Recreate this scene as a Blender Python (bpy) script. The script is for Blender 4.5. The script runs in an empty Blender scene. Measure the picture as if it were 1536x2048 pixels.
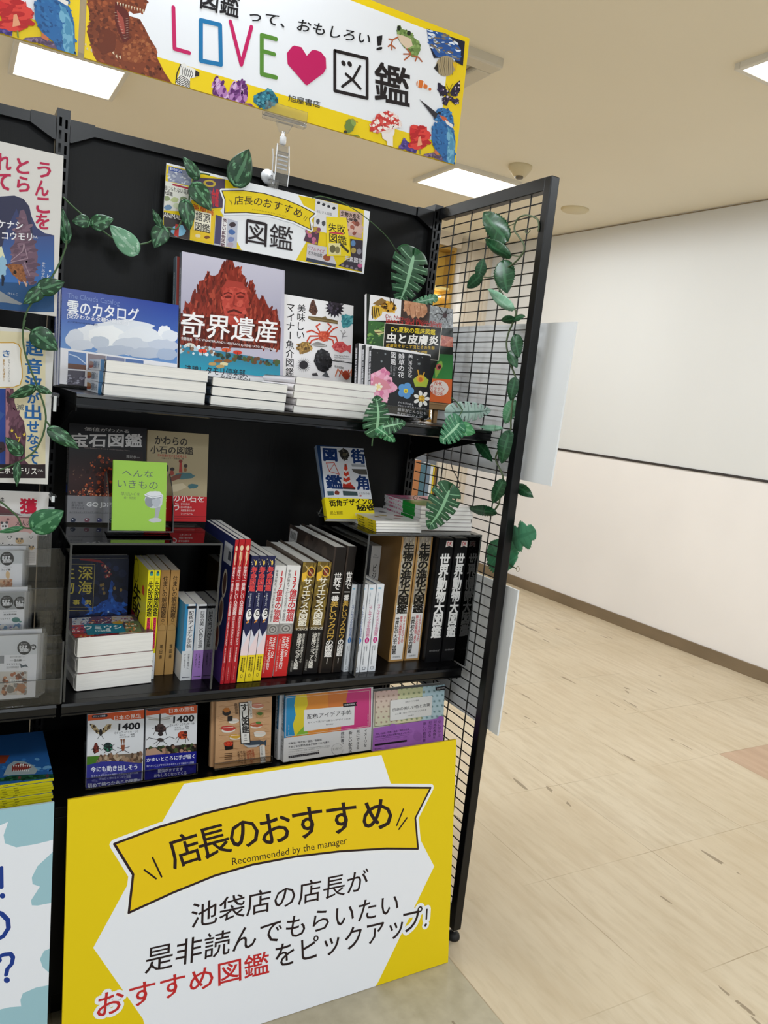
import bpy, math, random
from mathutils import Vector, Matrix
from mathutils.geometry import tessellate_polygon
SC = bpy.context.scene
COL = SC.collection
# ------------------------------------------------------------------ camera, world, lights, exposure
CAM_R = Matrix(((0.873352, -0.022997, -0.486547), (-0.475501, 0.176342, -0.86186), (0.105619, 0.98406, 0.143073)))
CAM_C = Vector((-0.16813, -1.79593, 1.27468))
CAM_F = 1555.4                                  # focal length in pixels of the 1536 x 2048 photograph
cam = bpy.data.cameras.new('camera'); camo = bpy.data.objects.new('camera', cam); COL.objects.link(camo)
camo.matrix_world = Matrix.Translation(CAM_C) @ CAM_R.to_4x4()
cam.sensor_fit = 'VERTICAL'; cam.sensor_height = 36.0; cam.lens = CAM_F / 2048 * 36.0; cam.clip_start = 0.05
SC.camera = camo
SC.view_settings.view_transform = 'Standard'; SC.view_settings.look = 'None'
SC.view_settings.gamma = 1; SC.view_settings.use_curve_mapping = False
SC.view_settings.exposure = 0.32
WORLD_STRENGTH, LAMP_W, FILL_W, PANEL_GLOW = 0.68, 7.5, 20.0, 9.0
w = bpy.data.worlds.new('shop'); SC.world = w; w.use_nodes = True
w.node_tree.nodes['Background'].inputs[0].default_value = (0.87, 0.94, 1.0, 1)
w.node_tree.nodes['Background'].inputs[1].default_value = WORLD_STRENGTH
CEIL = 2.553
LAMP_X = (-1.905, 0.235, 2.36); LAMP_Y = (2.14, 0.005, -2.13, -4.26)
for lx in LAMP_X:                               # the shop's square ceiling lamps stand on a 2.13 m grid
    for ly in LAMP_Y:
        ld = bpy.data.lights.new('lamp_light', 'AREA'); ld.shape = 'SQUARE'; ld.size = 0.4; ld.energy = LAMP_W
        ld.color = (0.87, 0.94, 1.0)
        lo = bpy.data.objects.new('lamp_light', ld); COL.objects.link(lo); lo.location = (lx, ly, CEIL - 0.03)
        ld = bpy.data.lights.new('fill_light', 'SPOT'); ld.spot_size = math.pi; ld.spot_blend = 0.05; ld.shadow_soft_size = 0.18   # fill spot added under each lamp to brighten the upper walls
        ld.energy = FILL_W; ld.color = (0.87, 0.94, 1.0)
        lo = bpy.data.objects.new('fill_light', ld); COL.objects.link(lo); lo.location = (lx, ly, CEIL - 0.05)

# ------------------------------------------------------------------ helpers
def ray(x, y): return CAM_R @ Vector(((x - 768) / CAM_F, -(y - 1024) / CAM_F, -1))
def U(x, y, ax, v):
    r = ray(x, y); i = 'xyz'.index(ax); return CAM_C + r * ((v - CAM_C[i]) / r[i])
def UPL(x, y, P, N):
    r = ray(x, y); return CAM_C + r * ((P - CAM_C).dot(N) / r.dot(N))
def lin(c): return c / 12.92 if c <= 0.04045 else ((c + 0.055) / 1.055) ** 2.4
CC = {}
def K(c):
    if c in CC: return CC[c]
    h = c.lstrip('#')
    if len(h) == 3: h = ''.join(a * 2 for a in h)
    r = tuple(lin(int(h[i:i + 2], 16) / 255) for i in (0, 2, 4)) + (1.0,)
    CC[c] = r; return r
def mixc(a, b, t):
    a = a if isinstance(a, tuple) else K(a); b = b if isinstance(b, tuple) else K(b)
    return tuple(a[i] + (b[i] - a[i]) * t for i in range(4))

MATS = {}
def mat(name, base=None, rough=0.5, metal=0, spec=0.5, noise=None, bump=None, vcol=False, emit=None, coat=0):
    if name in MATS: return MATS[name]
    m = bpy.data.materials.new(name); m.use_nodes = True; nt = m.node_tree; b = nt.nodes['Principled BSDF']
    b.inputs['Roughness'].default_value = rough; b.inputs['Metallic'].default_value = metal
    b.inputs['Specular IOR Level'].default_value = spec; b.inputs['Coat Weight'].default_value = coat; b.inputs['Coat Roughness'].default_value = 0.08
    src = None
    if vcol:
        a = nt.nodes.new('ShaderNodeVertexColor'); a.layer_name = 'Col'; src = a.outputs[0]
    elif base: b.inputs['Base Color'].default_value = K(base)
    if noise:
        sc, amt, st = noise
        tc = nt.nodes.new('ShaderNodeTexCoord'); mp = nt.nodes.new('ShaderNodeMapping'); mp.inputs['Scale'].default_value = st
        nz = nt.nodes.new('ShaderNodeTexNoise'); nz.inputs['Scale'].default_value = sc; nz.inputs['Detail'].default_value = 3
        nt.links.new(tc.outputs['Object'], mp.inputs[0]); nt.links.new(mp.outputs[0], nz.inputs[0])
        mr = nt.nodes.new('ShaderNodeMapRange'); mr.inputs[1].default_value = 0.3; mr.inputs[2].default_value = 0.7
        mr.inputs[3].default_value = 1 - amt; mr.inputs[4].default_value = 1.0
        nt.links.new(nz.outputs[0], mr.inputs[0])
        mx = nt.nodes.new('ShaderNodeMix'); mx.data_type = 'RGBA'; mx.blend_type = 'MULTIPLY'; mx.inputs[0].default_value = 1
        if src: nt.links.new(src, mx.inputs[6])
        else: mx.inputs[6].default_value = K(base)
        nt.links.new(mr.outputs[0], mx.inputs[7]); src = mx.outputs[2]
        if bump:
            bp = nt.nodes.new('ShaderNodeBump'); bp.inputs['Strength'].default_value = bump; bp.inputs['Distance'].default_value = 0.002
            nt.links.new(nz.outputs[0], bp.inputs['Height']); nt.links.new(bp.outputs[0], b.inputs['Normal'])
    if src: nt.links.new(src, b.inputs['Base Color'])
    if emit:
        b.inputs['Emission Color'].default_value = K(emit[0]); b.inputs['Emission Strength'].default_value = emit[1]
    MATS[name] = m; return m
def clear(name, tint=0.97, rough=0.02, milky=0.0, ior=1.49):
    if name in MATS: return MATS[name]
    m = bpy.data.materials.new(name); m.use_nodes = True; nt = m.node_tree; nt.nodes.clear()
    o = nt.nodes.new('ShaderNodeOutputMaterial'); t = nt.nodes.new('ShaderNodeBsdfTransparent'); t.inputs[0].default_value = (tint, tint, tint, 1)
    g = nt.nodes.new('ShaderNodeBsdfGlossy'); g.inputs['Roughness'].default_value = rough
    fr = nt.nodes.new('ShaderNodeFresnel'); fr.inputs[0].default_value = ior
    mx = nt.nodes.new('ShaderNodeMixShader'); nt.links.new(fr.outputs[0], mx.inputs[0]); nt.links.new(t.outputs[0], mx.inputs[1]); nt.links.new(g.outputs[0], mx.inputs[2])
    last = mx
    if milky:
        d = nt.nodes.new('ShaderNodeBsdfDiffuse'); d.inputs[0].default_value = (.9, .92, .93, 1)
        m2 = nt.nodes.new('ShaderNodeMixShader'); m2.inputs[0].default_value = milky
        nt.links.new(mx.outputs[0], m2.inputs[1]); nt.links.new(d.outputs[0], m2.inputs[2]); last = m2
    nt.links.new(last.outputs[0], o.inputs[0]); MATS[name] = m; return m

PRINT = mat('print_satin', vcol=True, rough=0.42, spec=0.25)
GLOSS = mat('print_gloss', vcol=True, rough=0.28, spec=0.22)
MATTE = mat('print_matte', vcol=True, rough=0.75, spec=0.2)
PAGES = mat('paper_pages', '#f4f2ee', rough=0.9, spec=0.1, noise=(1.0, 0.16, (6, 900, 6)))
BLACK = mat('black_powder_coat', '#09090b', rough=0.33, spec=0.32, noise=(60, 0.25, (1, 1, 1)))
PANEL = mat('black_panel', '#08090b', rough=0.5, spec=0.25, noise=(1.0, 0.3, (420, 1, 3)), bump=0.15)
ACRYL = clear('clear_acrylic', 0.975, 0.015)
EDGE = clear('acrylic_edge', 0.62, 0.10, 0.05)
FILM = clear('clear_film', 0.985, 0.05, 0.03)
CHROME = mat('chrome_steel', '#c9ccd0', rough=0.22, metal=1)
LEAFM = mat('silk_leaf', vcol=True, rough=0.38, spec=0.45)
STEMM = mat('vine_stem', '#3d5a34', rough=0.6)

class MB:
    "collects faces with a colour each and links them as one mesh object"
    def __init__(s): s.v = []; s.f = []; s.c = []; s.m = []
    def face(s, pts, c=(.5, .5, .5, 1), mi=0, cols=None):
        n = len(s.v); s.v += [tuple(p) for p in pts]; s.f.append(tuple(range(n, n + len(pts))))
        if isinstance(c, str): c = K(c)
        s.c.append(cols or [c] * len(pts)); s.m.append(mi)
    def box(s, a, b, c='#888', mi=0, M=None):
        x0, y0, z0 = a; x1, y1, z1 = b
        p = [Vector(q) for q in ((x0, y0, z0), (x1, y0, z0), (x1, y1, z0), (x0, y1, z0), (x0, y0, z1), (x1, y0, z1), (x1, y1, z1), (x0, y1, z1))]
        if M: p = [M @ q for q in p]
        n = len(s.v); s.v += [tuple(q) for q in p]
        if isinstance(c, str): c = K(c)
        for f in ((0, 3, 2, 1), (4, 5, 6, 7), (0, 1, 5, 4), (1, 2, 6, 5), (2, 3, 7, 6), (3, 0, 4, 7)):
            s.f.append(tuple(n + i for i in f)); s.c.append([c] * 4); s.m.append(mi)
    def tube(s, pts, r, c='#888', mi=0, n=7, cap=True):
        pts = [Vector(p) for p in pts]; rings = []
        if not isinstance(r, (list, tuple)): r = [r] * len(pts)
        if isinstance(c, str): c = K(c)
        up = Vector((0.31, 0.23, 0.92)).normalized()
        for i, p in enumerate(pts):
            d = (pts[min(i + 1, len(pts) - 1)] - pts[max(i - 1, 0)]).normalized()
            a = d.cross(up)
            if a.length < 1e-3: a = d.cross(Vector((1, 0, 0)))
            a.normalize(); b = d.cross(a).normalized(); base = len(s.v)
            for k in range(n):
                t = 2 * math.pi * k / n; s.v.append(tuple(p + (a * math.cos(t) + b * math.sin(t)) * r[i]))
            rings.append(base)
        for i in range(len(pts) - 1):
            for k in range(n):
                s.f.append((rings[i] + k, rings[i] + (k + 1) % n, rings[i + 1] + (k + 1) % n, rings[i + 1] + k)); s.c.append([c] * 4); s.m.append(mi)
        if cap:
            s.f.append(tuple(rings[0] + k for k in range(n))[::-1]); s.c.append([c] * n); s.m.append(mi)
            s.f.append(tuple(rings[-1] + k for k in range(n))); s.c.append([c] * n); s.m.append(mi)
    def lathe(s, prof, c='#888', mi=0, n=24, M=None):
        M = M or Matrix(); rings = []
        if isinstance(c, str): c = K(c)
        for r, z in prof:
            rings.append(len(s.v)); s.v += [tuple(M @ Vector((r * math.cos(2 * math.pi * k / n), r * math.sin(2 * math.pi * k / n), z))) for k in range(n)]
        for i in range(len(prof) - 1):
            for k in range(n):
                s.f.append((rings[i] + k, rings[i] + (k + 1) % n, rings[i + 1] + (k + 1) % n, rings[i + 1] + k)); s.c.append([c] * 4); s.m.append(mi)
        s.f.append(tuple(rings[-1] + k for k in range(n))); s.c.append([c] * n); s.m.append(mi)
        s.f.append(tuple(rings[0] + k for k in range(n))[::-1]); s.c.append([c] * n); s.m.append(mi)
    def build(s, name, mats, parent=None, smooth=False, bevel=0, loc=None):
        me = bpy.data.meshes.new(name); me.from_pydata(s.v, [], s.f)
        if not isinstance(mats, (list, tuple)): mats = [mats]
        for m in mats: me.materials.append(m)
        me.polygons.foreach_set('material_index', s.m)
        if smooth: me.polygons.foreach_set('use_smooth', [True] * len(s.f))
        ca = me.color_attributes.new('Col', 'FLOAT_COLOR', 'CORNER')
        ca.data.foreach_set('color', [x for f in s.c for c in f for x in c])
        me.update()
        o = bpy.data.objects.new(name, me); COL.objects.link(o)
        if parent: o.parent = parent
        if loc: o.location = loc
        if bevel:
            b = o.modifiers.new('bevel', 'BEVEL'); b.width = bevel; b.segments = 2; b.limit_method = 'ANGLE'; b.harden_normals = False
        return o
def tag(o, label, cat, group=None, kind=None):
    o['label'] = label; o['category'] = cat
    if group: o['group'] = group
    if kind: o['kind'] = kind
    return o
def empty(name, M=None, label=None, cat=None, group=None):
    o = bpy.data.objects.new(name, None); COL.objects.link(o); o.empty_display_size = 0.02
    if M is not None: o.matrix_world = M if isinstance(M, Matrix) else Matrix.Translation(Vector(M))
    if label: tag(o, label, cat, group)
    return o
def struct(o): o['kind'] = 'structure'; return o
def T(x, y=None, z=None): return Matrix.Translation(Vector(x) if y is None else Vector((x, y, z)))
def Rx(d): return Matrix.Rotation(math.radians(d), 4, 'X')
def Ry(d): return Matrix.Rotation(math.radians(d), 4, 'Y')
def Rz(d): return Matrix.Rotation(math.radians(d), 4, 'Z')
def copy_tree(o, parent=None):
    c = o.copy(); COL.objects.link(c)
    if parent: c.parent = parent
    for ch in list(o.children): copy_tree(ch, c)
    return c

GL = {}
def glyphs(s, bold=0.0):
    k = (s, bold)
    if k in GL: return GL[k]
    c = bpy.data.curves.new('t', 'FONT'); c.body = s; c.size = 1; c.resolution_u = 2; c.offset = bold
    o = bpy.data.objects.new('t', c); COL.objects.link(o)
    dg = bpy.context.evaluated_depsgraph_get(); dg.update()
    me = bpy.data.meshes.new_from_object(o.evaluated_get(dg))
    vs = [(v.co.x, v.co.y) for v in me.vertices]; fs = [tuple(p.vertices) for p in me.polygons]
    bpy.data.objects.remove(o); bpy.data.curves.remove(c); bpy.data.meshes.remove(me)
    if not vs: GL[k] = ([], [], 0, 1); return GL[k]
    x0 = min(a for a, b in vs); x1 = max(a for a, b in vs); y0 = min(b for a, b in vs); y1 = max(b for a, b in vs)
    vs = [((a - x0) / max(x1 - x0, 1e-6), (y1 - b) / max(y1 - y0, 1e-6)) for a, b in vs]
    GL[k] = (vs, fs, x1 - x0, y1 - y0); return GL[k]

class Art:
    """flat printing on one face. Points are given in pixels of a photo crop (s.cr = x0, y0, scale), met with the real face's plane, or,
    with s.nm True, in 0..1 across and down the face."""
    LAY = 0.00002
    def __init__(s, M, O, Ud, Vd, w, h, cr=None, nm=False):
        s.O, s.Ud, s.Vd, s.w, s.h, s.nm, s.cr = Vector(O), Vector(Ud), Vector(Vd), w, h, nm, cr or (0, 0, 1)
        s.N = s.Ud.cross(s.Vd) * -1
        s.wO = M @ s.O; s.wU = (M.to_3x3() @ s.Ud); s.wV = (M.to_3x3() @ s.Vd); s.wN = s.wU.cross(s.wV)
        s.out = []; s.z = 1; s.j = 0; s.hold = False
        s.rng = random.Random(7)
    def mp(s, p):
        if s.nm: return (p[0] * s.w, p[1] * s.h)
        x = s.cr[0] + p[0] / s.cr[2]; y = s.cr[1] + p[1] / s.cr[2]
        q = UPL(x, y, s.wO, s.wN) - s.wO
        return (q.dot(s.wU), q.dot(s.wV))
    def k(s, p):
        if s.nm: return s.w
        a = s.mp(p); b = s.mp((p[0], p[1] + 1)); return math.hypot(a[0] - b[0], a[1] - b[1])
    def emitpoly(s, pts, c, cols=None):
        P = [(p, (cols[i] if cols else c)) for i, p in enumerate(pts)]
        for ax, lim, sg in ((0, 0, 1), (0, s.w, -1), (1, 0, 1), (1, s.h, -1)):
            Q = []
            for i in range(len(P)):
                (a, ca), (b, cb) = P[i - 1], P[i]
                da, db = (a[ax] - lim) * sg, (b[ax] - lim) * sg
                if (da >= 0) != (db >= 0):
                    t = da / (da - db); Q.append(((a[0] + (b[0] - a[0]) * t, a[1] + (b[1] - a[1]) * t), mixc(ca, cb, t)))
                if db >= 0: Q.append((b, cb))
            P = Q
            if len(P) < 3: return
        ar = sum(P[i - 1][0][0] * P[i][0][1] - P[i][0][0] * P[i - 1][0][1] for i in range(len(P)))
        if abs(ar) < 1e-12: return
        if ar > 0: P = P[::-1]
        s.j = s.j if s.hold else (s.j + 1) % 8; s.out.append(([p for p, _ in P], [q for _, q in P], s.z + s.j * .11))
    def layer(s): s.z += 1
    def polyuv(s, uv, c, lay=True):
        if isinstance(c, str): c = K(c)
        if lay: s.layer()
        if len(uv) <= 3: return s.emitpoly(uv, c)
        s.j = (s.j + 1) % 8; s.hold = True
        for t in tessellate_polygon([[Vector((a, b, 0)) for a, b in uv]]): s.emitpoly([uv[i] for i in t], c)
        s.hold = False
    def poly(s, pts, c, lay=True): s.polyuv([s.mp(p) for p in pts], c, lay)
    def rect(s, x0, y0, x1, y1, c): s.poly([(x0, y0), (x1, y0), (x1, y1), (x0, y1)], c)
    def fill(s, c): s.polyuv([(0, 0), (s.w, 0), (s.w, s.h), (0, s.h)], c)
    def norm(s, x0, y0, x1, y1, c): s.polyuv([(x0 * s.w, y0 * s.h), (x1 * s.w, y0 * s.h), (x1 * s.w, y1 * s.h), (x0 * s.w, y1 * s.h)], c)
    def grad(s, pts, c0, c1, n=1):
        s.layer(); q = [s.mp(p) for p in pts]; a, b = K(c0), K(c1); s.emitpoly(q, a, [a, a, b, b])
    def ell(s, x, y, rx, ry, c, rot=0, n=20, lay=True):
        r = math.radians(rot)
        s.poly([(x + rx * math.cos(t) * math.cos(r) - ry * math.sin(t) * math.sin(r), y + rx * math.cos(t) * math.sin(r) + ry * math.sin(t) * math.cos(r)) for t in (2 * math.pi * i / n for i in range(n))], c, lay)
    def star(s, x, y, r, c, n=5, q=.42, rot=-90):
        s.poly([(x + (r if i % 2 == 0 else r * q) * math.cos(math.radians(rot + 180 * i / n)), y + (r if i % 2 == 0 else r * q) * math.sin(math.radians(rot + 180 * i / n))) for i in range(2 * n)], c)
    def blob(s, x, y, rx, ry, c, seed=0, rough=.25, n=18, lay=True):
        g = random.Random(seed); s.poly([(x + rx * f * math.cos(t), y + ry * f * math.sin(t)) for f, t in ((1 - rough * g.random(), 2 * math.pi * i / n) for i in range(n))], c, lay)
    def line(s, pts, wd, c, closed=False, rnd=True, lay=True):
        if isinstance(c, str): c = K(c)
        if lay: s.layer()
        r = wd * s.k(pts[0]) / 2; q = [s.mp(p) for p in pts]
        if closed: q = q + [q[0]]
        for a, b in zip(q, q[1:]):
            d = math.hypot(b[0] - a[0], b[1] - a[1])
            if d < 1e-9: continue
            nx, ny = -(b[1] - a[1]) / d * r, (b[0] - a[0]) / d * r
            s.emitpoly([(a[0] + nx, a[1] + ny), (b[0] + nx, b[1] + ny), (b[0] - nx, b[1] - ny), (a[0] - nx, a[1] - ny)], c)
        if rnd:
            for a in q: s.emitpoly([(a[0] + r * math.cos(i * math.pi / 5), a[1] + r * math.sin(i * math.pi / 5)) for i in range(10)], c)
    def inside(s, pts, p):
        r = False; j = len(pts) - 1
        for i in range(len(pts)):
            (xi, yi), (xj, yj) = pts[i], pts[j]
            if (yi > p[1]) != (yj > p[1]) and p[0] < (xj - xi) * (p[1] - yi) / (yj - yi) + xi: r = not r
            j = i
        return r
    def spk(s, pts, cols, n, r, seed=1, ar=1.0, rot=0, layers=3):
        "scatter small blots of several colours inside an outline (feathers, scales, rock, bark)"
        g = random.Random(seed); xs = [p[0] for p in pts]; ys = [p[1] for p in pts]; k = 0; t = 0
        while k < n and t < n * 12:
            t += 1; p = (g.uniform(min(xs), max(xs)), g.uniform(min(ys), max(ys)))
            if not s.inside(pts, p): continue
            if k % max(1, n // layers) == 0: s.layer()
            q = r * g.uniform(.5, 1.2); s.ell(p[0], p[1], q, q * ar, cols[g.randrange(len(cols))], rot + g.uniform(-25, 25), 7, False); k += 1
    def glyphquad(s, st, tl, tr, bl, c, b=0, lay=True):
        vs, fs, gw, gh = glyphs(st)
        if not gw: return
        if lay: s.layer()
        if isinstance(c, str): c = K(c)
        a, e, d = s.mp(tl), s.mp(tr), s.mp(bl); r = b
        q = [(a[0] + u * (e[0] - a[0]) + v * (d[0] - a[0]), a[1] + u * (e[1] - a[1]) + v * (d[1] - a[1])) for u, v in vs]
        n = 0 if r < .003 else 4 if r < .05 else 14
        sh = [(0, 0)] + [(r * math.cos(2 * math.pi * (i + .5) / n), r * math.sin(2 * math.pi * (i + .5) / n)) for i in range(n)]
        s.hold = True
        for k, (du, dv) in enumerate(sh):
            s.j = (s.j + 1) % 8; du /= gw; dv /= gh
            ox = du * (e[0] - a[0]) + dv * (d[0] - a[0]); oy = du * (e[1] - a[1]) + dv * (d[1] - a[1])
            for f in fs: s.emitpoly([(q[i][0] + ox, q[i][1] + oy) for i in f], c)
        s.hold = False
    def t(s, st, tl, tr, bl, c='#111', b=0.0, halo=None, hb=.09):
        "one line of text whose outline box has these three corners"
        if halo: s.glyphquad(st, tl, tr, bl, halo, hb)
        s.glyphquad(st, tl, tr, bl, c, b)
    def tx(s, st, x, y, x1, y1, c='#111', b=0.0, halo=None, hb=.09): s.t(st, (x, y), (x1, y), (x, y1), c, b, halo, hb)
    def tv(s, st, tl, tr, bl, c='#111', b=0.0, fill=.92, halo=None, hb=.09):
        "a column of text, top to bottom"
        n = len(st); s.layer()
        tl, tr, bl = Vector(tl), Vector(tr), Vector(bl); W, H = tr - tl, (bl - tl) / n
        for hl in ((halo, hb), (c, b)) if halo else ((c, b),):
            s.layer()
            for i, ch in enumerate(st):
                if ch == ' ': continue
                vs, fs, gw, gh = glyphs(ch); m = max(gw, gh, .88); gw, gh = gw / m * fill, gh / m * fill
                if ch in 'ー―': gw, gh = .12, .8
                o = tl + H * (i + .5) + W * .5 - W * gw / 2 - H * gh / 2
                if ch in '、。っょゃュ': o += W * .2 - H * .15
                if ch in 'ー―': s.poly([tuple(o), tuple(o + W * gw), tuple(o + W * gw + H * gh), tuple(o + H * gh)], hl[0], False)
                else: s.glyphquad(ch, tuple(o), tuple(o + W * gw), tuple(o + H * gh), hl[0], hl[1], False)
    def arc(s, st, p0, p1, p2, h, c='#111', b=0.0, fill=.95):
        "characters set along a curve from p0 by p1 to p2 (the middle line of the row)"
        s.layer(); p0, p1, p2 = Vector(p0), Vector(p1), Vector(p2); n = len(st)
        f = lambda t: p0 * (1 - t) ** 2 + p1 * 2 * t * (1 - t) + p2 * t * t
        for i, ch in enumerate(st):
            if ch == ' ': continue
            t = (i + .5) / n; m = f(t); d = (f(t + .01) - f(t - .01)).normalized(); e = Vector((-d.y, d.x))
            vs, fs, gw, gh = glyphs(ch); q = max(gw, gh, .88)
            W, H = d * h * gw / q * fill, e * h * gh / q * fill; o = m - W / 2 - H / 2
            s.glyphquad(ch, tuple(o), tuple(o + W), tuple(o + H), c, b, False)
    def put(s, mb, mi=0):
        for pts, cols, z in s.out:
            mb.face([s.O + s.Ud * a + s.Vd * b + s.N * (z * s.LAY) for a, b in pts], mi=mi, cols=cols)
# ------------------------------------------------------------------ the setting
def floor_mat():
    m = bpy.data.materials.new('vinyl_floor'); m.use_nodes = True; nt = m.node_tree; N = nt.nodes; L = nt.links; b = N['Principled BSDF']
    geo = N.new('ShaderNodeNewGeometry'); sep = N.new('ShaderNodeSeparateXYZ'); L.new(geo.outputs['Position'], sep.inputs[0])
    def math_(op, a, v=None, v2=None):
        n = N.new('ShaderNodeMath'); n.operation = op
        for i, q in enumerate((a, v, v2)):
            if q is None: continue
            if isinstance(q, (int, float)): n.inputs[i].default_value = q
            else: L.new(q, n.inputs[i])
        return n.outputs[0]
    P = 0.425
    tx = math_('DIVIDE', math_('SUBTRACT', sep.outputs[0], 0.878), P); ty = math_('DIVIDE', math_('ADD', sep.outputs[1], 0.319), P)
    fx = math_('FRACT', math_('ADD', tx, 100)); fy = math_('FRACT', math_('ADD', ty, 100))
    ix = math_('FLOOR', tx); iy = math_('FLOOR', ty)
    cmb = N.new('ShaderNodeCombineXYZ'); L.new(ix, cmb.inputs[0]); L.new(iy, cmb.inputs[1])
    wn = N.new('ShaderNodeTexWhiteNoise'); wn.noise_dimensions = '2D'; L.new(cmb.outputs[0], wn.inputs[0])
    def noise(scale, st, rot=0, detail=4):
        mp = N.new('ShaderNodeMapping'); mp.inputs['Scale'].default_value = st; mp.inputs['Rotation'].default_value = (0, 0, rot)
        L.new(geo.outputs['Position'], mp.inputs[0]); n = N.new('ShaderNodeTexNoise'); n.inputs['Scale'].default_value = scale; n.inputs['Detail'].default_value = detail
        L.new(mp.outputs[0], n.inputs[0]); return n.outputs[0]
    def mix(fac, a, c, mode='MIX'):
        n = N.new('ShaderNodeMix'); n.data_type = 'RGBA'; n.blend_type = mode
        if isinstance(fac, (int, float)): n.inputs[0].default_value = fac
        else: L.new(fac, n.inputs[0])
        for i, q in ((6, a), (7, c)):
            if isinstance(q, str): n.inputs[i].default_value = K(q)
            else: L.new(q, n.inputs[i])
        return n.outputs[2]
    def band(v, lo, hi, a=0.0, c=1.0):
        n = N.new('ShaderNodeMapRange'); n.inputs[1].default_value = lo; n.inputs[2].default_value = hi; n.inputs[3].default_value = a; n.inputs[4].default_value = c
        L.new(v, n.inputs[0]); return n.outputs[0]
    streak = noise(5.0, (6, 0.7, 1), 0.05); cloud = noise(1.3, (1, 1, 1)); fine = noise(60, (1, .25, 1), 0.1); grain = noise(28, (1, 1, 1))
    col = mix(band(cloud, .35, .7), '#d0c2aa', '#c2b399')
    col = mix(band(streak, .42, .66, 0, .45), col, '#b09c7e')
    col = mix(band(fine, .5, .75, 0, .25), col, '#9a8869')
    col = mix(math_('MULTIPLY', wn.outputs[0], .22), col, '#c8b393')
    grey = mix(band(grain, .35, .7), '#aca38d', '#989079'); grey = mix(band(cloud, .4, .65, 0, .5), grey, '#b3a992')
    pick = math_('MULTIPLY', math_('LESS_THAN', sep.outputs[0], 0.878), math_('LESS_THAN', sep.outputs[1], -0.2))
    col = mix(pick, col, grey)
    inset = math_('MULTIPLY', math_('GREATER_THAN', sep.outputs[0], 2.577), math_('MULTIPLY', math_('LESS_THAN', sep.outputs[1], 0.106), math_('GREATER_THAN', sep.outputs[1], -0.319)))
    inset = math_('MULTIPLY', inset, math_('LESS_THAN', sep.outputs[0], 3.003))
    col = mix(inset, col, mix(band(streak, .3, .7), '#bfa289', '#b2957b'))
    edge = math_('MINIMUM', math_('MINIMUM', fx, math_('SUBTRACT', 1, fx)), math_('MINIMUM', fy, math_('SUBTRACT', 1, fy)))
    seam = math_('MULTIPLY', math_('LESS_THAN', edge, 0.0035), band(noise(3.1, (1, 1, 1)), .40, .62, 0, .6))
    col = mix(seam, col, '#85704f')
    scuff = math_('MULTIPLY', math_('GREATER_THAN', noise(22, (1.0, .12, 1), 0.35, 2), .69), math_('GREATER_THAN', noise(9, (1, 1, 1)), .5))
    col = mix(math_('MULTIPLY', scuff, .65), col, '#6a5840')
    L.new(col, b.inputs['Base Color'])
    b.inputs['Roughness'].default_value = 0.42; L.new(band(cloud, .3, .7, .36, .52), b.inputs['Roughness']); b.inputs['Specular IOR Level'].default_value = 0.4
    return m
f = MB(); f.face([(-4, -5, 0), (4.6, -5, 0), (4.6, 4.6, 0), (-4, 4.6, 0)], '#ccc'); struct(f.build('floor', floor_mat()))
f = MB(); f.box((-4, -5, CEIL), (4.6, 4.6, CEIL + .06)); struct(f.build('ceiling', mat('ceiling_paint', '#efe7d4', rough=0.9, spec=0.1, noise=(0.6, 0.06, (1, 1, 1)))))
WX, WA = 3.6886, -0.0519                                   # the aisle wall, turned three degrees
WM = T(WX, 0, 0) @ Rz(math.degrees(-WA))
WEND = 3.47
f = MB(); f.box((0, -5, 1.062), (.12, WEND, CEIL), '#fff'); f.M = WM
o = struct(f.build('wall_right', mat('wall_paint', '#dddddc', rough=0.62, spec=0.3, noise=(0.9, 0.04, (1, 1, 1))))); o.matrix_world = WM
f = MB(); f.box((0, -5, 0), (.12, WEND, 1.05), '#fff')
o = struct(f.build('wall_right_dado', mat('dado_paint', '#f0ebe8', rough=0.6, spec=0.3, noise=(1.3, 0.07, (1, 1, 1))))); o.matrix_world = WM
f = MB(); f.box((-.006, -5, 1.05), (.11, WEND, 1.064)); o = struct(f.build('trim_1', mat('dado_strip', '#3a3433', rough=0.35, noise=(14, .5, (1, .2, 1))))); o.matrix_world = WM
f = MB(); f.box((-.012, -5, 0), (.11, WEND, .07)); o = struct(f.build('baseboard_right', mat('baseboard_vinyl', '#86735a', rough=0.35, noise=(5, .3, (1, .4, 1))))); o.matrix_world = WM
f = MB(); f.box((-.004, -5, CEIL - .009), (.11, WEND, CEIL - .004)); o = struct(f.build('trim_2', mat('ceiling_bead', '#8d7d61', rough=.7))); o.matrix_world = WM
# the far end behind the wire panel: a boxed pillar, its return, a beam and the wall beyond
cream = mat('far_paint', '#d6cab8', rough=0.7, spec=.2, noise=(1, .05, (1, 1, 1)))
f = MB(); f.box((3.30, 3.42, 0), (3.62, 3.75, CEIL)); f.box((3.30, 3.405, 0), (3.325, 3.42, CEIL)); f.box((3.455, 3.405, 0), (3.48, 3.42, CEIL)); struct(f.build('wall_far_pillar', cream))
f = MB()
prof = [(3.30 - .14 * math.sin(t), 3.56 - .14 * math.cos(t)) for t in (i * math.pi / 2 / 6 for i in range(7))]
for (xa, ya), (xb, yb) in zip(prof, prof[1:]): f.face([(xa, ya, 0), (xb, yb, 0), (xb, yb, CEIL), (xa, ya, CEIL)])
struct(f.build('wall_far_return', mat('far_lacquer', '#d6ccbb', rough=.16, spec=.6), smooth=True))
f = MB(); f.box((1.2, 3.34, 2.455), (3.155, 3.9, CEIL)); struct(f.build('trim_3', cream))
f = MB(); f.box((-4, 4.4, 0), (4.4, 4.5, CEIL)); struct(f.build('wall_back', cream))

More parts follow.
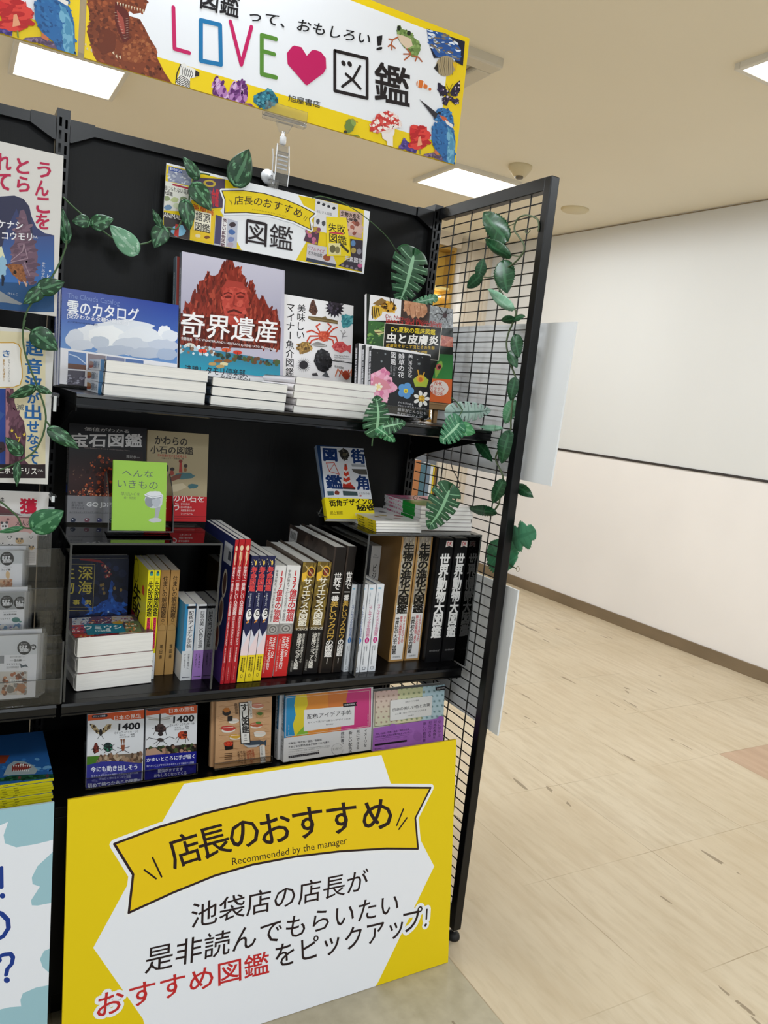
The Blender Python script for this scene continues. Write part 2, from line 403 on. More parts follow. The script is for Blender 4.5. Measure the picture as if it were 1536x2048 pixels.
# ------------------------------------------------------------------ things on the ceiling
frame_w = mat('lamp_frame', '#d9d4c8', rough=.5)
glow = mat('lamp_diffuser', '#ffffff', rough=.5, emit=('#fffaf0', PANEL_GLOW))
def ceiling_light(x, y, label):
    r = empty('ceiling_light', (x, y, CEIL), label, 'ceiling light', 'square ceiling lamps')
    f = MB(); a, b = .225, .203
    for q in ((-a, -a, a, -b), (-a, b, a, a), (-a, -b, -b, b), (b, -b, a, b)): f.box((q[0], q[1], -.022), (q[2], q[3], .01))
    f.build('frame', frame_w, r, bevel=.003)
    f = MB(); f.box((-b, -b, -.016), (b, b, .004)); f.build('diffuser', glow, r)
ceiling_light(.235, 2.14, 'square ceiling lamp glowing behind the gap between the two hanging signs')
ceiling_light(2.36, 2.14, 'square ceiling lamp glowing above the black wire panel')
ceiling_light(2.408, .01, 'square ceiling lamp cut off by the right edge of the photo')
r = empty('air_vent', (1.27, 1.06, CEIL), 'square pale air vent on the ceiling behind the end of the hanging sign', 'air vent')
f = MB(); a, b = .305, .235
for q in ((-a, -a, a, -b), (-a, b, a, a), (-a, -b, -b, b), (b, -b, a, b)): f.box((q[0], q[1], -.035), (q[2], q[3], .01))
f.build('frame', mat('vent_plastic', '#cfc8b8', rough=.5), r, bevel=.008)
f = MB(); f.box((-.225, -.225, -.02), (.225, .225, .01)); f.build('grille', mat('vent_inner', '#a89f8c', rough=.6), r, bevel=.004)
r = empty('smoke_detector', (2.40, 1.70, CEIL), 'small cream domed smoke detector on the ceiling', 'smoke detector')
f = MB(); f.lathe([(.062, .01), (.062, -.012), (.05, -.03), (.034, -.052), (.0, -.056)], n=28); f.build('housing', mat('detector_plastic', '#cdbf9c', rough=.5), r, smooth=True)
f = MB(); f.lathe([(.022, -.05), (.022, -.062), (.012, -.066), (0, -.066)], n=18); f.build('sensor', mat('detector_dark', '#6e6350', rough=.4), r, smooth=True)
f = MB(); f.lathe([(.085, .01), (.085, -.006), (.075, -.014), (.0, -.016)], n=32)
o = f.build('ceiling_cover', mat('cover_plastic', '#d6c8a4', rough=.55), smooth=True, loc=(3.154, 2.111, CEIL)); tag(o, 'flat round cream cover on the ceiling near the wall', 'ceiling cover')

# ------------------------------------------------------------------ the shelving
HT, W = 1.780, 0.90
Z1, Z2, Z3 = 1.2290, 0.662, 0.456
SD = 0.348
def upright(root, x):
    f = MB(); y0, y1, t = 0.0, .055, .0022
    # a slotted channel: the front face is ribs between two rows of slots
    xs = [0, .0045, .0095, .0155, .0205, .025]
    f.box((0, y0 + t, .02), (t, y1, HT)); f.box((.025 - t, y0 + t, .02), (.025, y1, HT))
    f.box((0, y1 - t, .02), (.025, y1, HT)); f.box((t, y0 + t, HT - .004), (.025 - t, y1, HT - .001))
    for i in (0, 2, 4): f.box((xs[i], y0, .02), (xs[i + 1], y0 + t, HT))
    z = HT - .010; prev = HT
    while z > .3:
        for i in (1, 3):
            o = .003 if i == 3 else 0
            f.box((xs[i], y0, z - .006 - o), (xs[i + 1], y0 + t, prev - o if prev < HT else HT))
        prev = z - .006 - .0175 + .0; z = prev - .0075 + .006
        prev = prev
    o = f.build('upright', BLACK, root, loc=(x, 0, 0)); return o
def bracket(parent, x, z, d):
    f = MB(); t = .0016
    prof = [(-.004, z - .004), (-d + .012, z - .004), (-d + .012, z - .032), (-d + .06, z - .034), (-.07, z - .085), (-.03, z - .10), (-.004, z - .105)]
    for xx in (x, x + t): f.face([(xx, a, b) for a, b in prof])
    for (a, b), (c, e) in zip(prof, prof[1:] + prof[:1]): f.face([(x, a, b), (x + t, a, b), (x + t, c, e), (x, c, e)])
    f.build('bracket', BLACK, parent)
def shelf(root, x0, x1, z, d, brackets=True):
    f = MB()
    f.box((x0, -d + .014, z - .022), (x1, -.002, z)); o = f.build('shelf_board', BLACK, root, bevel=.0015)
    f = MB()                                               # the front lip with a ticket groove and a bright lower bead
    prof = [(-d + .013, z + .0005), (-d, z - .001), (-d - .002, z - .006), (-d + .001, z - .008), (-d + .001, z - .0195), (-d - .002, z - .0205), (-d - .002, z - .0235), (-d + .002, z - .0245), (-d + .013, z - .026)]
    for (a, b), (c, e) in zip(prof, prof[1:]): f.face([(x0, a, b), (x1, a, b), (x1, c, e), (x0, c, e)])
    for xx in (x0, x1): f.face([(xx, a, b) for a, b in prof])
    f.build('ticket_rail', mat('ticket_rail', '#08080a', rough=.2, spec=.4), o)
    if brackets:
        bracket(o, x0 + .001, z, d); bracket(o, x1 - .003, z, d)
def unit(x0, uprights, shelves, label):
    r = empty('shelving_unit', (0, 0, 0), label, 'shelving unit', 'black shelving bays')
    for x in uprights: upright(r, x)
    x1 = x0 + W
    f = MB(); f.box((x0 + .026, .022, .05), (x1 - .001, .027, HT - .024)); f.build('back_panel', PANEL, r)
    f = MB(); f.box((x0 + .07, .006, HT - .037), (x1 - .045, .03, HT - .017))
    for a, b, c in ((x0 + .026, x0 + .030, x0 + .073), (x1 - .001, x1 - .005, x1 - .048)):
        P = [(a, HT - .0155), (c, HT - .0155), (c, HT - .038), (b, HT - .06), (a, HT - .06)]
        for yy in (.002, .03): f.face([(q[0], yy, q[1]) for q in P])
        for p, q in zip(P, P[1:] + P[:1]): f.face([(p[0], .002, p[1]), (q[0], .002, q[1]), (q[0], .03, q[1]), (p[0], .03, p[1])])
    f.build('top_rail', BLACK, r)
    for z, d in shelves: shelf(r, x0 + .0175, x1 + .0085, z, d)
    f = MB(); f.box((x0 + .014, -.346, Z3 - .02), (x1 + .008, -.002, Z3)); f.box((x0 + .014, -.346, .06), (x1 + .008, -.336, Z3 - .02)); f.build('base_deck', BLACK, r, bevel=.0015)
    f = MB(); f.box((x0 + .028, -.32, 0), (x1 - .002, -.003, .06)); f.build('plinth', BLACK, r)
    return r
unit(0.0, (0.0, .90), ((Z1, SD), (Z2, SD)), 'black slotted shelving bay full of picture books above the yellow board')
unit(-.90, (), ((Z1 - .01, .18), (1.0, .18), (Z2, SD)), 'black shelving bay cut off by the left edge behind the posters')
# ------------------------------------------------------------------ the wire end panel
r = empty('wire_panel', (.9205, 0, 0), 'black wire grid end panel standing on a round screw foot', 'wire panel')
PX, PD, PT, HT = .915, .4355, .0225, 1.7815
f = MB(); f.box((-.0055, -PD, .026), (PT - .0055, -PD + PT, HT - .008)); f.build('front_post', BLACK, r, bevel=.002)
f = MB(); f.box((-.0045, -PD + PT, HT - .036), (PT - .0065, -.001, HT - .0075)); f.build('top_bar', BLACK, r, bevel=.0015)
f = MB(); f.box((-.0045, -PD + PT, .04), (PT - .0065, -.001, .066)); f.build('bottom_bar', BLACK, r, bevel=.0015)
f = MB(); g = .0045
for i in range(1, 6): f.tube([(g, .0143 - .0753 * i, .05), (g, .0143 - .0753 * i, HT - .02)], .0017, n=6)
z = 1.7500
while z > .07:
    f.tube([(g + .003, -.001, z), (g + .003, -PD + PT, z)], .0015, n=6); z -= .0244
f.build('wire_grid', mat('black_wire', '#0e0d0d', rough=.4), r)
f = MB(); f.lathe([(.005, .03), (.005, .010)], n=12, M=T(.005, -PD + .011, 0)); f.build('screw', CHROME, r, smooth=True)
f = MB(); f.lathe([(.016, 0), (.0165, .004), (.014, .012), (.008, .016), (0, .016)], n=14, M=T(.005, -PD + .011, 0)); f.build('foot', mat('black_rubber', '#0b0b0b', rough=.6), r, smooth=True)
# ------------------------------------------------------------------ printed boards
A1, A2, A3, A4 = (0, 0, 3), (460, 0, 3), (300, 280, 3.339), (0, 280, 4.518)
B1, B2, B3, B4, B5 = (100, 560, 3.84), (480, 560, 3.072), (820, 330, 4.518), (0, 640, 4.094), (100, 830, 4.518)
C1, C2, C3, C4, C5, C6, C7 = (0, 1060, 4.8), (240, 1020, 5.389), (440, 1020, 5.389), (660, 1020, 5.12), (580, 860, 4.042), (100, 1360, 3.339), (520, 1340, 3.657)
D1, D2, D3, D4 = (100, 1480, 1.8286), (0, 1380, 3.066), (860, 640, 4.267), (880, 1000, 4.096)
def board(name, label, cat, M, w, h, t, art, body='#e6e6ea', m=PRINT, cr=None, group=None):
    f = MB(); f.box((0, 0, 0), (w, t, h), body)
    a = Art(M, (0, 0, h), (1, 0, 0), (0, 0, -1), w, h, cr); art(a); a.put(f)
    o = f.build(name, m); o.matrix_world = M; return tag(o, label, cat, group)
def teeth(a, pts, dx, dy, c='#e6d9bd', wd=8):
    for (x, y) in pts: a.poly([(x - wd / 2, y), (x + wd / 2, y), (x + dx, y + dy)], c, False)
def love(a):
    Y, PK = '#efcf12', '#c41a60'
    a.fill(Y); a.norm(.055, .055, .938, .86, '#eceef4')
    a.cr = A1                                              # the dinosaur at the left
    body = [(515, -40), (560, -105), (650, -140), (780, -120), (850, -75), (882, -30), (880, 28), (866, 74), (800, 84), (768, 60), (775, 95), (840, 115), (880, 190), (905, 240), (938, 290), (945, 350), (985, 430), (1052, 530), (1000, 512), (905, 486), (800, 462), (700, 432), (600, 400), (560, 330), (545, 270), (520, 190), (545, 130)]
    a.poly(body, '#7d3a1c'); a.spk(body, ['#8f4624', '#6b2f15', '#a0532c', '#5a2611'], 330, 15, 3, .6, 40)
    a.poly([(690, 10), (762, 62), (775, 95), (776, 235), (745, 265), (712, 200), (688, 120)], '#5d1d14')
    a.poly([(700, 60), (740, 110), (752, 200), (735, 205), (712, 150)], '#a34a3e')
    a.poly([(800, 250), (880, 215), (905, 280), (900, 350), (830, 380), (740, 365), (725, 310)], '#8a4522'); a.spk([(740, 250), (900, 220), (905, 350), (820, 378), (735, 340)], ['#9b552e', '#74361a', '#a9643a'], 80, 10, 5)
    a.poly([(600, 180), (650, 170), (700, 210), (690, 300), (620, 330), (580, 280)], '#6a2d14')
    a.layer(); teeth(a, [(705 + 17 * i, 12 + 5 * i) for i in range(10)], 0, 22)
    a.layer(); teeth(a, [(686 + 6.5 * i, 75 + 17 * i) for i in range(10)], 16, 3, wd=10)
    a.layer(); teeth(a, [(768, 110 + 14 * i) for i in range(9)], -16, 3, wd=9)
    for x, y in ((672, 315), (690, 335), (712, 340), (505, 265), (515, 290), (540, 300)): a.poly([(x, y), (x + 12, y - 8), (x + 14, y + 16)], '#d9c6a6', False)
    neck = [(545, 60), (600, 40), (640, 120), (610, 260), (560, 300), (530, 200)]; a.spk(neck, ['#5e2812', '#7a3a1d'], 60, 12, 9)
    zeb = [(1057, 540), (1055, 490), (1075, 445), (1085, 385), (1108, 378), (1125, 398), (1160, 410), (1195, 435), (1195, 455), (1165, 465), (1140, 470), (1138, 552), (1090, 548)]
    a.poly(zeb, '#e9e6e2'); a.layer()
    for i in range(8): a.line([(1058 + i * 2, 480 + i * 9), (1085 + i * 2, 455 + i * 11), (1118, 470 + i * 10), (1140, 492 + i * 8)], 4.5, '#241f20', rnd=False, lay=False)
    for i in range(6): a.line([(1088 + i * 12, 396 + i * 5), (1096 + i * 12, 425 + i * 5), (1092 + i * 11, 452 + i * 3)], 4, '#241f20', rnd=False, lay=False)
    a.line([(1085, 385), (1062, 440), (1054, 500)], 7, '#2a2422', rnd=False, lay=False)
    a.poly([(1172, 420), (1196, 436), (1195, 456), (1168, 462)], '#29201f')
    for cr, pts in (((1300, 530), [(1275, 505), (1297, 468), (1330, 490), (1345, 530), (1378, 600), (1350, 622), (1300, 595), (1280, 560)]), ((1440, 570), [(1395, 500), (1452, 482), (1480, 520), (1472, 600), (1440, 640), (1385, 622), (1378, 560)])):
        a.poly(pts, '#8a4f93'); a.spk(pts, ['#b57fbb', '#6d3278', '#d7b4da', '#5c2768'], 60, 12, 2, 1.8, 20)
        a.line([pts[1], (cr[0], cr[1] + 20), pts[-3]], 3, '#c79bcc'); a.line([pts[2], (cr[0], cr[1] - 10), pts[-1]], 3, '#a06aa8')
    a.blob(1480, 640, 50, 22, '#7b4284', 3); a.blob(1350, 610, 70, 16, '#93589b', 5)
    # lettering
    a.line([(1040, 45), (1047, 293), (1135, 318)], 25, PK)
    a.line([(1205, 122), (1320, 150), (1325, 388), (1205, 365)], 27, '#1a74ac', closed=True)
    a.line([(1382, 130), (1447, 388), (1508, 162)], 25, PK)
    a.cr = A2
    a.line([(275, 235), (190, 212), (190, 445), (275, 465)], 27, '#588a34'); a.line([(190, 305), (265, 326)], 25, '#588a34')
    a.poly([(340, 320), (372, 280), (385, 274), (428, 284), (460, 336), (490, 302), (510, 300), (545, 312), (574, 350), (576, 410), (560, 440), (462, 512), (452, 508), (345, 385)], '#c1185e')
    BK = '#1e1618'
    a.line([(628, 305), (822, 352), (822, 590), (628, 545)], 21, BK, closed=True)
    a.line([(780, 398), (740, 470), (672, 520)], 17, BK); a.line([(695, 445), (735, 480), (782, 532)], 17, BK); a.ell(680, 380, 12, 18, BK, -30); a.ell(717, 385, 12, 18, BK, -30)
    a.t('鑑', (870, 368), (1078, 416), (868, 598), BK, .02)
    a.cr = (380, -60, 3)
    a.t('図鑑', (72, 85), (300, 150), (60, 230), '#17151a', .018)
    a.cr = A2
    a.t('って、おもしろい', (125, 55), (848, 205), (110, 125), '#17151a', .012)
    a.t('！', (882, 220), (912, 214), (880, 303), '#17151a', .02)
    a.t('旭屋書店', (350, 567), (542, 610), (348, 608), '#2b2b30', .01)
    rk = [(140, 590), (165, 560), (205, 548), (225, 528), (255, 545), (285, 590), (288, 612), (250, 640), (215, 658), (165, 635), (140, 612)]; a.poly(rk, '#2f7488'); a.spk(rk, ['#3f8ea2', '#1f5468', '#5aa4b4', '#2a4a5a'], 70, 9, 4)
    # frog, earth, fish
    fr = [(1003, 155), (1022, 153), (1030, 175), (1065, 185), (1090, 200), (1100, 225), (1135, 250), (1142, 300), (1120, 345), (1090, 345), (1075, 300), (1045, 290), (1010, 240), (1000, 200)]
    a.poly(fr, '#6f8a4a'); a.spk(fr, ['#7f9a56', '#566f38', '#8fa866'], 60, 9, 4)
    a.poly([(1000, 205), (1040, 215), (1085, 235), (1095, 275), (1060, 295), (1020, 255)], '#dcc6ad'); a.ell(1012, 170, 11, 15, '#20251c'); a.ell(1072, 200, 12, 15, '#20251c')
    for p in ([(1005, 225), (975, 240), (965, 268), (990, 290)], [(965, 268), (948, 280)], [(968, 272), (970, 300)], [(975, 240), (952, 235)], [(1060, 295), (1085, 325), (1065, 345), (1045, 360)], [(1085, 325), (1040, 325)], [(1095, 335), (1130, 345), (1150, 370)], [(1120, 343), (1110, 368)]): a.line(p, 9, '#b0603c', lay=False)
    ea = [(1178, 172), (1408, 250), (1396, 385), (1345, 360), (1290, 340), (1240, 345), (1200, 290), (1185, 240)]
    a.poly([(1178, 172), (1408, 250), (1396, 395), (1300, 345), (1222, 350), (1200, 290)], '#1d1f33')
    gl = [(1180, 180), (1290, 200), (1352, 250), (1385, 300), (1380, 370), (1300, 350), (1235, 340), (1205, 290), (1188, 240)]; a.poly(gl, '#29549a'); a.spk(gl, ['#e8eef6', '#c9d8ea', '#3a68ad', '#7a6a58', '#8a8a80'], 70, 15, 8, .4, 20)
    a.ell(1292, 397, 58, 62, '#a99877', 10); a.poly([(1330, 370), (1362, 385), (1350, 430)], '#e0b51e'); a.layer()
    for i in range(7): a.line([(1262 + i * 12, 345 + i), (1255 + i * 13, 400), (1268 + i * 11, 452)], 4, ['#4a4032', '#8b7a58'][i % 2], rnd=False, lay=False)
    a.poly([(1222, 410), (1245, 375), (1250, 440)], '#2a251f')
    for x, y, q in ((1142, 505, 26), (1172, 520, 14), (1198, 536, 9)): a.ell(x, y, q, q * .9, '#d9722c', 25)
    a.layer(); a.line([(1128, 482), (1125, 520)], 6, '#f2efe8', lay=False); a.line([(1160, 495), (1152, 535)], 6, '#f2efe8', lay=False); a.line([(1186, 515), (1182, 545)], 5, '#f2efe8', lay=False)
    for sg, pts in ((1, [(1308, 555), (1285, 520), (1245, 495), (1245, 540), (1262, 575), (1300, 572)]), (2, [(1318, 555), (1345, 510), (1378, 482), (1378, 545), (1355, 580), (1322, 575)]), (3, [(1306, 572), (1270, 590), (1280, 630), (1300, 635), (1312, 600)]), (4, [(1318, 575), (1350, 600), (1368, 590), (1370, 625), (1345, 628), (1322, 600)])):
        a.poly(pts, '#241b33'); a.spk(pts, ['#d8c8d8', '#4a3a66', '#1c1526', '#382a4e', '#1c1526'], 22, 6, sg)
    a.line([(1312, 540), (1312, 590)], 8, '#17121c'); a.line([(1312, 545), (1296, 505)], 3, '#17121c'); a.line([(1313, 545), (1332, 505)], 3, '#17121c')
    # mantis, mushroom, iris, tulip, kingfisher
    a.blob(715, 755, 32, 48, '#6d8444', 3); a.ell(738, 735, 14, 24, '#8aa256', -20); a.ell(690, 800, 12, 18, '#3c3a30'); a.poly([(715, 805), (770, 815), (805, 850), (690, 822)], '#55783a'); a.line([(728, 715), (765, 735)], 4, '#b78a3c')
    cap = [(835, 790), (845, 735), (885, 685), (945, 665), (995, 690), (1025, 740), (1025, 760), (975, 775), (900, 795)]
    a.poly([(905, 785), (985, 770), (985, 800), (975, 820), (975, 900), (940, 890), (940, 850), (912, 830)], '#ece4e0'); a.poly(cap, '#c93a35'); a.spk(cap, ['#f2e9e4', '#ecd9d4', '#d8544e'], 95, 9, 6); a.poly([(850, 790), (900, 793), (1025, 758), (990, 775), (940, 800)], '#e9d9d2')
    ir = [(992, 900), (1010, 885), (1022, 868), (1040, 826), (1062, 850), (1090, 868), (1118, 905), (1112, 932), (1085, 910), (1070, 925), (1050, 895), (1020, 902)]; a.poly(ir, '#4a3a86'); a.spk(ir, ['#6a58a6', '#382a6c'], 25, 8, 2)
    tu = [(1078, 760), (1092, 752), (1112, 764), (1140, 752), (1165, 770), (1178, 760), (1182, 830), (1172, 880), (1140, 900), (1105, 890), (1085, 860), (1075, 800)]; a.poly(tu, '#cf2a2c'); a.spk(tu, ['#dd4038', '#b81e22'], 30, 14, 3, 2.2, 80); a.poly([(1120, 880), (1128, 825), (1140, 820), (1150, 870)], '#e6a07a'); a.line([(1137, 897), (1137, 925)], 7, '#7a8a42')
    a.poly([(1140, 940), (1165, 925), (1225, 915), (1275, 945), (1290, 980), (1255, 965), (1215, 945)], '#6b5570'); a.spk([(1150, 935), (1225, 918), (1270, 950), (1215, 945)], ['#8a7390', '#544058'], 25, 7, 2)
    a.poly([(1230, 870), (1255, 905), (1245, 935), (1222, 920)], '#c8704a')
    kb = [(1208, 790), (1220, 745), (1262, 730), (1310, 735), (1338, 775), (1350, 850), (1342, 990), (1285, 985), (1265, 935), (1225, 895), (1206, 840)]
    a.poly(kb, '#2a68a6'); a.spk(kb, ['#3272ae', '#1f5086', '#2a66a4'], 110, 13, 4, .5, 60); a.poly([(1300, 760), (1330, 800), (1345, 860), (1335, 985), (1305, 985), (1318, 880)], '#5d9cbc'); a.spk([(1305, 780), (1340, 830), (1335, 985), (1310, 985)], ['#74aecb', '#4d8db3'], 30, 10, 6, 2.5)
    hd = [(1222, 700), (1240, 655), (1275, 648), (1315, 665), (1336, 705), (1340, 762), (1300, 745), (1255, 728), (1225, 725)]; a.poly(hd, '#2c6fae'); a.spk(hd, ['#4a90c8', '#1f4f84'], 45, 7, 3)
    a.poly([(1250, 690), (1290, 705), (1310, 735), (1275, 725)], '#c9603a'); a.poly([(1285, 720), (1335, 750), (1330, 770), (1295, 745)], '#e8e2dc'); a.poly([(1133, 597), (1244, 684), (1228, 716)], '#2f2c33'); a.ell(1252, 680, 9, 9, '#14131a')
SW, SH = .893, .302
MS = T(.0435, -.0145, 1.8815)
s0 = board('hanging_sign', 'long white hanging sign with a yellow border, pink LOVE lettering, a red heart and animals', 'sign', MS, SW, SH, .006, love, '#d9b81a', group='hanging signs above the shelves')
s1 = copy_tree(s0); s1.matrix_world = MS @ T(-SW - .0125, 0, .0); tag(s1, 'hanging sign cut off at the upper left corner, only its tulip and kingfisher showing', 'sign', 'hanging signs above the shelves')

def banner(a, S, x, y, sub=True):
    "the yellow ribbon with the shop manager's words; S maps the big board's crop to this one"
    g = S; P = lambda *q: [g(*p) for p in q]
    top = [(235, 380), (400, 318), (560, 270), (740, 225), (900, 197), (1060, 181), (1220, 174), (1392, 175)]
    bot = [(1346, 398), (1230, 397), (1060, 407), (900, 426), (740, 456), (600, 497), (450, 558), (288, 632)]
    poly = top + [(1336, 285)] + bot + [(304, 492)]
    a.line([g(*p) for p in poly], x, '#eef0f5', closed=True); a.poly([g(*p) for p in poly], '#ecc812'); a.line([g(*p) for p in poly], y, '#2c1a1c', closed=True)
def head_collage(a):
    "the small book covers printed left and right on the header"
    a.cr = A3
    def card(pts, c): a.poly(pts, c)
    card([(125, 175), (282, 215), (275, 310), (120, 275)], '#8f95ad'); a.spk([(125, 205), (278, 240), (275, 305), (122, 270)], ['#b5bac8', '#7d84a0', '#d5d8e0'], 26, 12, 2, .6); a.poly([(127, 175), (215, 198), (213, 222), (126, 203)], '#2c4c9c'); a.t('雲のカタログ', (132, 180), (212, 202), (131, 198), '#e8ecf6', .02)
    card([(92, 270), (285, 320), (280, 480), (90, 470)], '#dddcd4'); a.poly([(150, 290), (285, 325), (284, 338), (150, 303)], '#a4283c'); a.t('信じられない現実の', (93, 300), (284, 340), (92, 332), '#2a2626', .012); a.t('大図鑑', (93, 335), (152, 350), (92, 362), '#2a2626', .02)
    for i, (x, y, c) in enumerate(((110, 390, '#8d9a70'), (165, 400, '#b6c08a'), (225, 395, '#7a8a66'), (120, 450, '#6f8fb0'), (180, 440, '#c8d2b0'), (240, 440, '#9bb0a0'))): a.blob(x, y, 30, 20, c, i)
    card([(90, 480), (270, 520), (265, 668), (95, 650)], '#3c3536'); a.t('ANIMAL', (92, 482), (205, 505), (90, 512), '#e8e4e0', .01); a.blob(190, 605, 55, 45, '#7fb6d6', 3); a.poly([(170, 560), (195, 565), (190, 650), (160, 640)], '#b8362e')
    card([(290, 250), (500, 262), (500, 450), (285, 470)], '#4d3f55'); a.ell(398, 290, 42, 24, '#c2a83c', 8); a.ell(398, 290, 26, 13, '#4d3f55', 8); a.t('命鑑', (412, 320), (460, 330), (408, 440), '#c92f3a', .03); a.spk([(300, 300), (400, 320), (400, 420), (300, 420)], ['#7a5a6a', '#8c7a50', '#3b4a72', '#6b3a44'], 34, 12, 4)
    card([(275, 400), (432, 480), (425, 692), (268, 655)], '#e6c12a'); a.t('英単語', (285, 425), (425, 470), (283, 462), '#c24428', .02)
    a.poly([(300, 470), (408, 492), (402, 618), (292, 598)], '#f0ead6'); a.t('語源', (305, 475), (402, 498), (303, 535), '#1e1a1c', .01); a.t('図鑑', (300, 545), (400, 566), (298, 605), '#1e1a1c', .01); a.blob(320, 640, 22, 14, '#e8d9b0', 2); a.blob(380, 650, 22, 12, '#7a4b2a', 3)
    card([(438, 500), (585, 545), (578, 725), (425, 700)], '#b9bccb'); a.poly([(440, 500), (480, 512), (470, 700), (428, 690)], '#4c4668'); a.poly([(480, 512), (518, 522), (505, 715), (470, 704)], '#e7e4e6'); a.tv('楽しい鉱物図鑑', (486, 520), (514, 526), (470, 712), '#53263c', .03)
    for i, (x, y, c) in enumerate(((550, 565, '#3d3036'), (545, 615, '#4a6ca8'), (540, 665, '#7a88b8'), (535, 700, '#b0a2b4'))): a.blob(x, y, 26, 20, c, i + 3)
    # right
    card([(1105, 392), (1255, 430), (1250, 640), (1090, 600)], '#dedde0'); a.layer()
    for i in range(4): a.blob(1125 + i * 34, 420 + i * 12, 13, 11, '#2b2a30', i, lay=False)
    for i in range(3): a.blob(1120 + i * 38, 545 + i * 12, 14, 20, '#4d4c52', i + 8, lay=False)
    a.t('おじさん図鑑', (1112, 465), (1215, 488), (1111, 484), '#4a484e')
    card([(1060, 570), (1135, 592), (1118, 705), (1025, 672)], '#54374a'); a.spk([(1060, 575), (1130, 595), (1112, 695), (1030, 668)], ['#c06a8a', '#b9963a', '#7a86b0', '#8a4a60'], 16, 15, 5)
    card([(1050, 690), (1200, 720), (1245, 830), (1040, 810)], '#cdc9cf'); a.t('リアルサイズ', (1060, 705), (1165, 735), (1055, 730), '#a0325a', .01); a.t('古生物図鑑', (1055, 738), (1150, 762), (1052, 762), '#4b4b52', .01); a.blob(1180, 785, 30, 26, '#9a5030', 6); a.poly([(1045, 785), (1240, 830), (1238, 850), (1040, 808)], '#3c4254')
    card([(1265, 465), (1420, 490), (1412, 660), (1262, 620)], '#c7a9a0'); a.t('生物の進化', (1275, 472), (1400, 500), (1273, 505), '#332424', .04); a.t('大図鑑', (1300, 515), (1385, 530), (1298, 548), '#332424', .04); a.spk([(1320, 545), (1412, 560), (1405, 640), (1318, 620)], ['#a8604e', '#d6b3a6', '#8a4a3c'], 24, 16, 3)
    card([(1175, 512), (1310, 520), (1340, 775), (1180, 775)], '#ecd322'); a.t('失敗', (1190, 552), (1300, 572), (1192, 608), '#1c1a14', .012); a.poly([(1195, 612), (1290, 622), (1290, 634), (1195, 622)], '#c0304c'); a.t('図鑑', (1195, 620), (1310, 645), (1197, 680), '#1c1a14', .012)
    a.poly([(1190, 690), (1270, 690), (1272, 768), (1192, 765)], '#e3d9a0'); a.ell(1218, 728, 20, 26, '#6a6440'); a.ell(1250, 735, 16, 24, '#857c50')
    for i in range(6): a.blob(1275 + i * 9, 700 + i * 9, 8, 12, '#3a3424', i, lay=False)
    card([(1335, 660), (1420, 672), (1415, 880), (1255, 840), (1340, 780)], '#39313c'); a.ell(1355, 690, 16, 20, '#5f88b8'); a.ell(1357, 738, 17, 20, '#b09a50'); a.ell(1395, 745, 16, 20, '#8a8894'); a.ell(1400, 840, 16, 14, '#c0628c'); a.t('元素図鑑', (1300, 770), (1418, 795), (1298, 805), '#e2dfe6', .01)
    for i in range(4): a.blob(1285 + i * 30, 835 + i * 9, 12, 10, '#857a88', i)
def header(a):
    Y = '#e6ca10'; a.cr = A3
    a.fill('#eef0f5'); a.poly([(90, 160), (610, 290), (590, 330), (470, 470), (560, 640), (615, 742), (85, 670)], Y); a.poly([(990, 370), (1430, 455), (1415, 885), (975, 802), (1060, 650), (1090, 560)], Y)
    head_collage(a)
    pts = [(478, 340), (620, 338), (760, 358), (900, 398), (1000, 440), (1100, 492), (1062, 525), (1074, 600), (960, 545), (800, 500), (640, 485), (495, 488), (500, 400)]
    a.line(pts, 30, '#eef0f5', closed=True); a.poly(pts, Y); a.line(pts, 6, '#2c1a1c', closed=True)
    a.arc('店長のおすすめ', (560, 405), (780, 395), (1022, 502), 62, '#2c1a1c', .006); a.arc('Recommendedbythemanager', (680, 465), (800, 480), (918, 515), 15, '#2c1a1c', .0, .7)
    for p in ([(525, 398), (548, 430)], [(538, 405), (548, 440)], [(1040, 505), (1022, 530)], [(1050, 515), (1032, 540)]): a.line(p, 3, '#2c1a1c')
    a.t('図鑑', (642, 525), (955, 585), (636, 690), '#241a1e', .004)
    a.line([(648, 532), (768, 556), (764, 696), (645, 668)], 7, '#241a1e', closed=True)
MH = T(.2150, -.024, 1.5715)
board('header_sign', 'narrow header sign with yellow ribbon and tiny book covers on the black back panel', 'sign', MH, .489, .1475, .004, header)

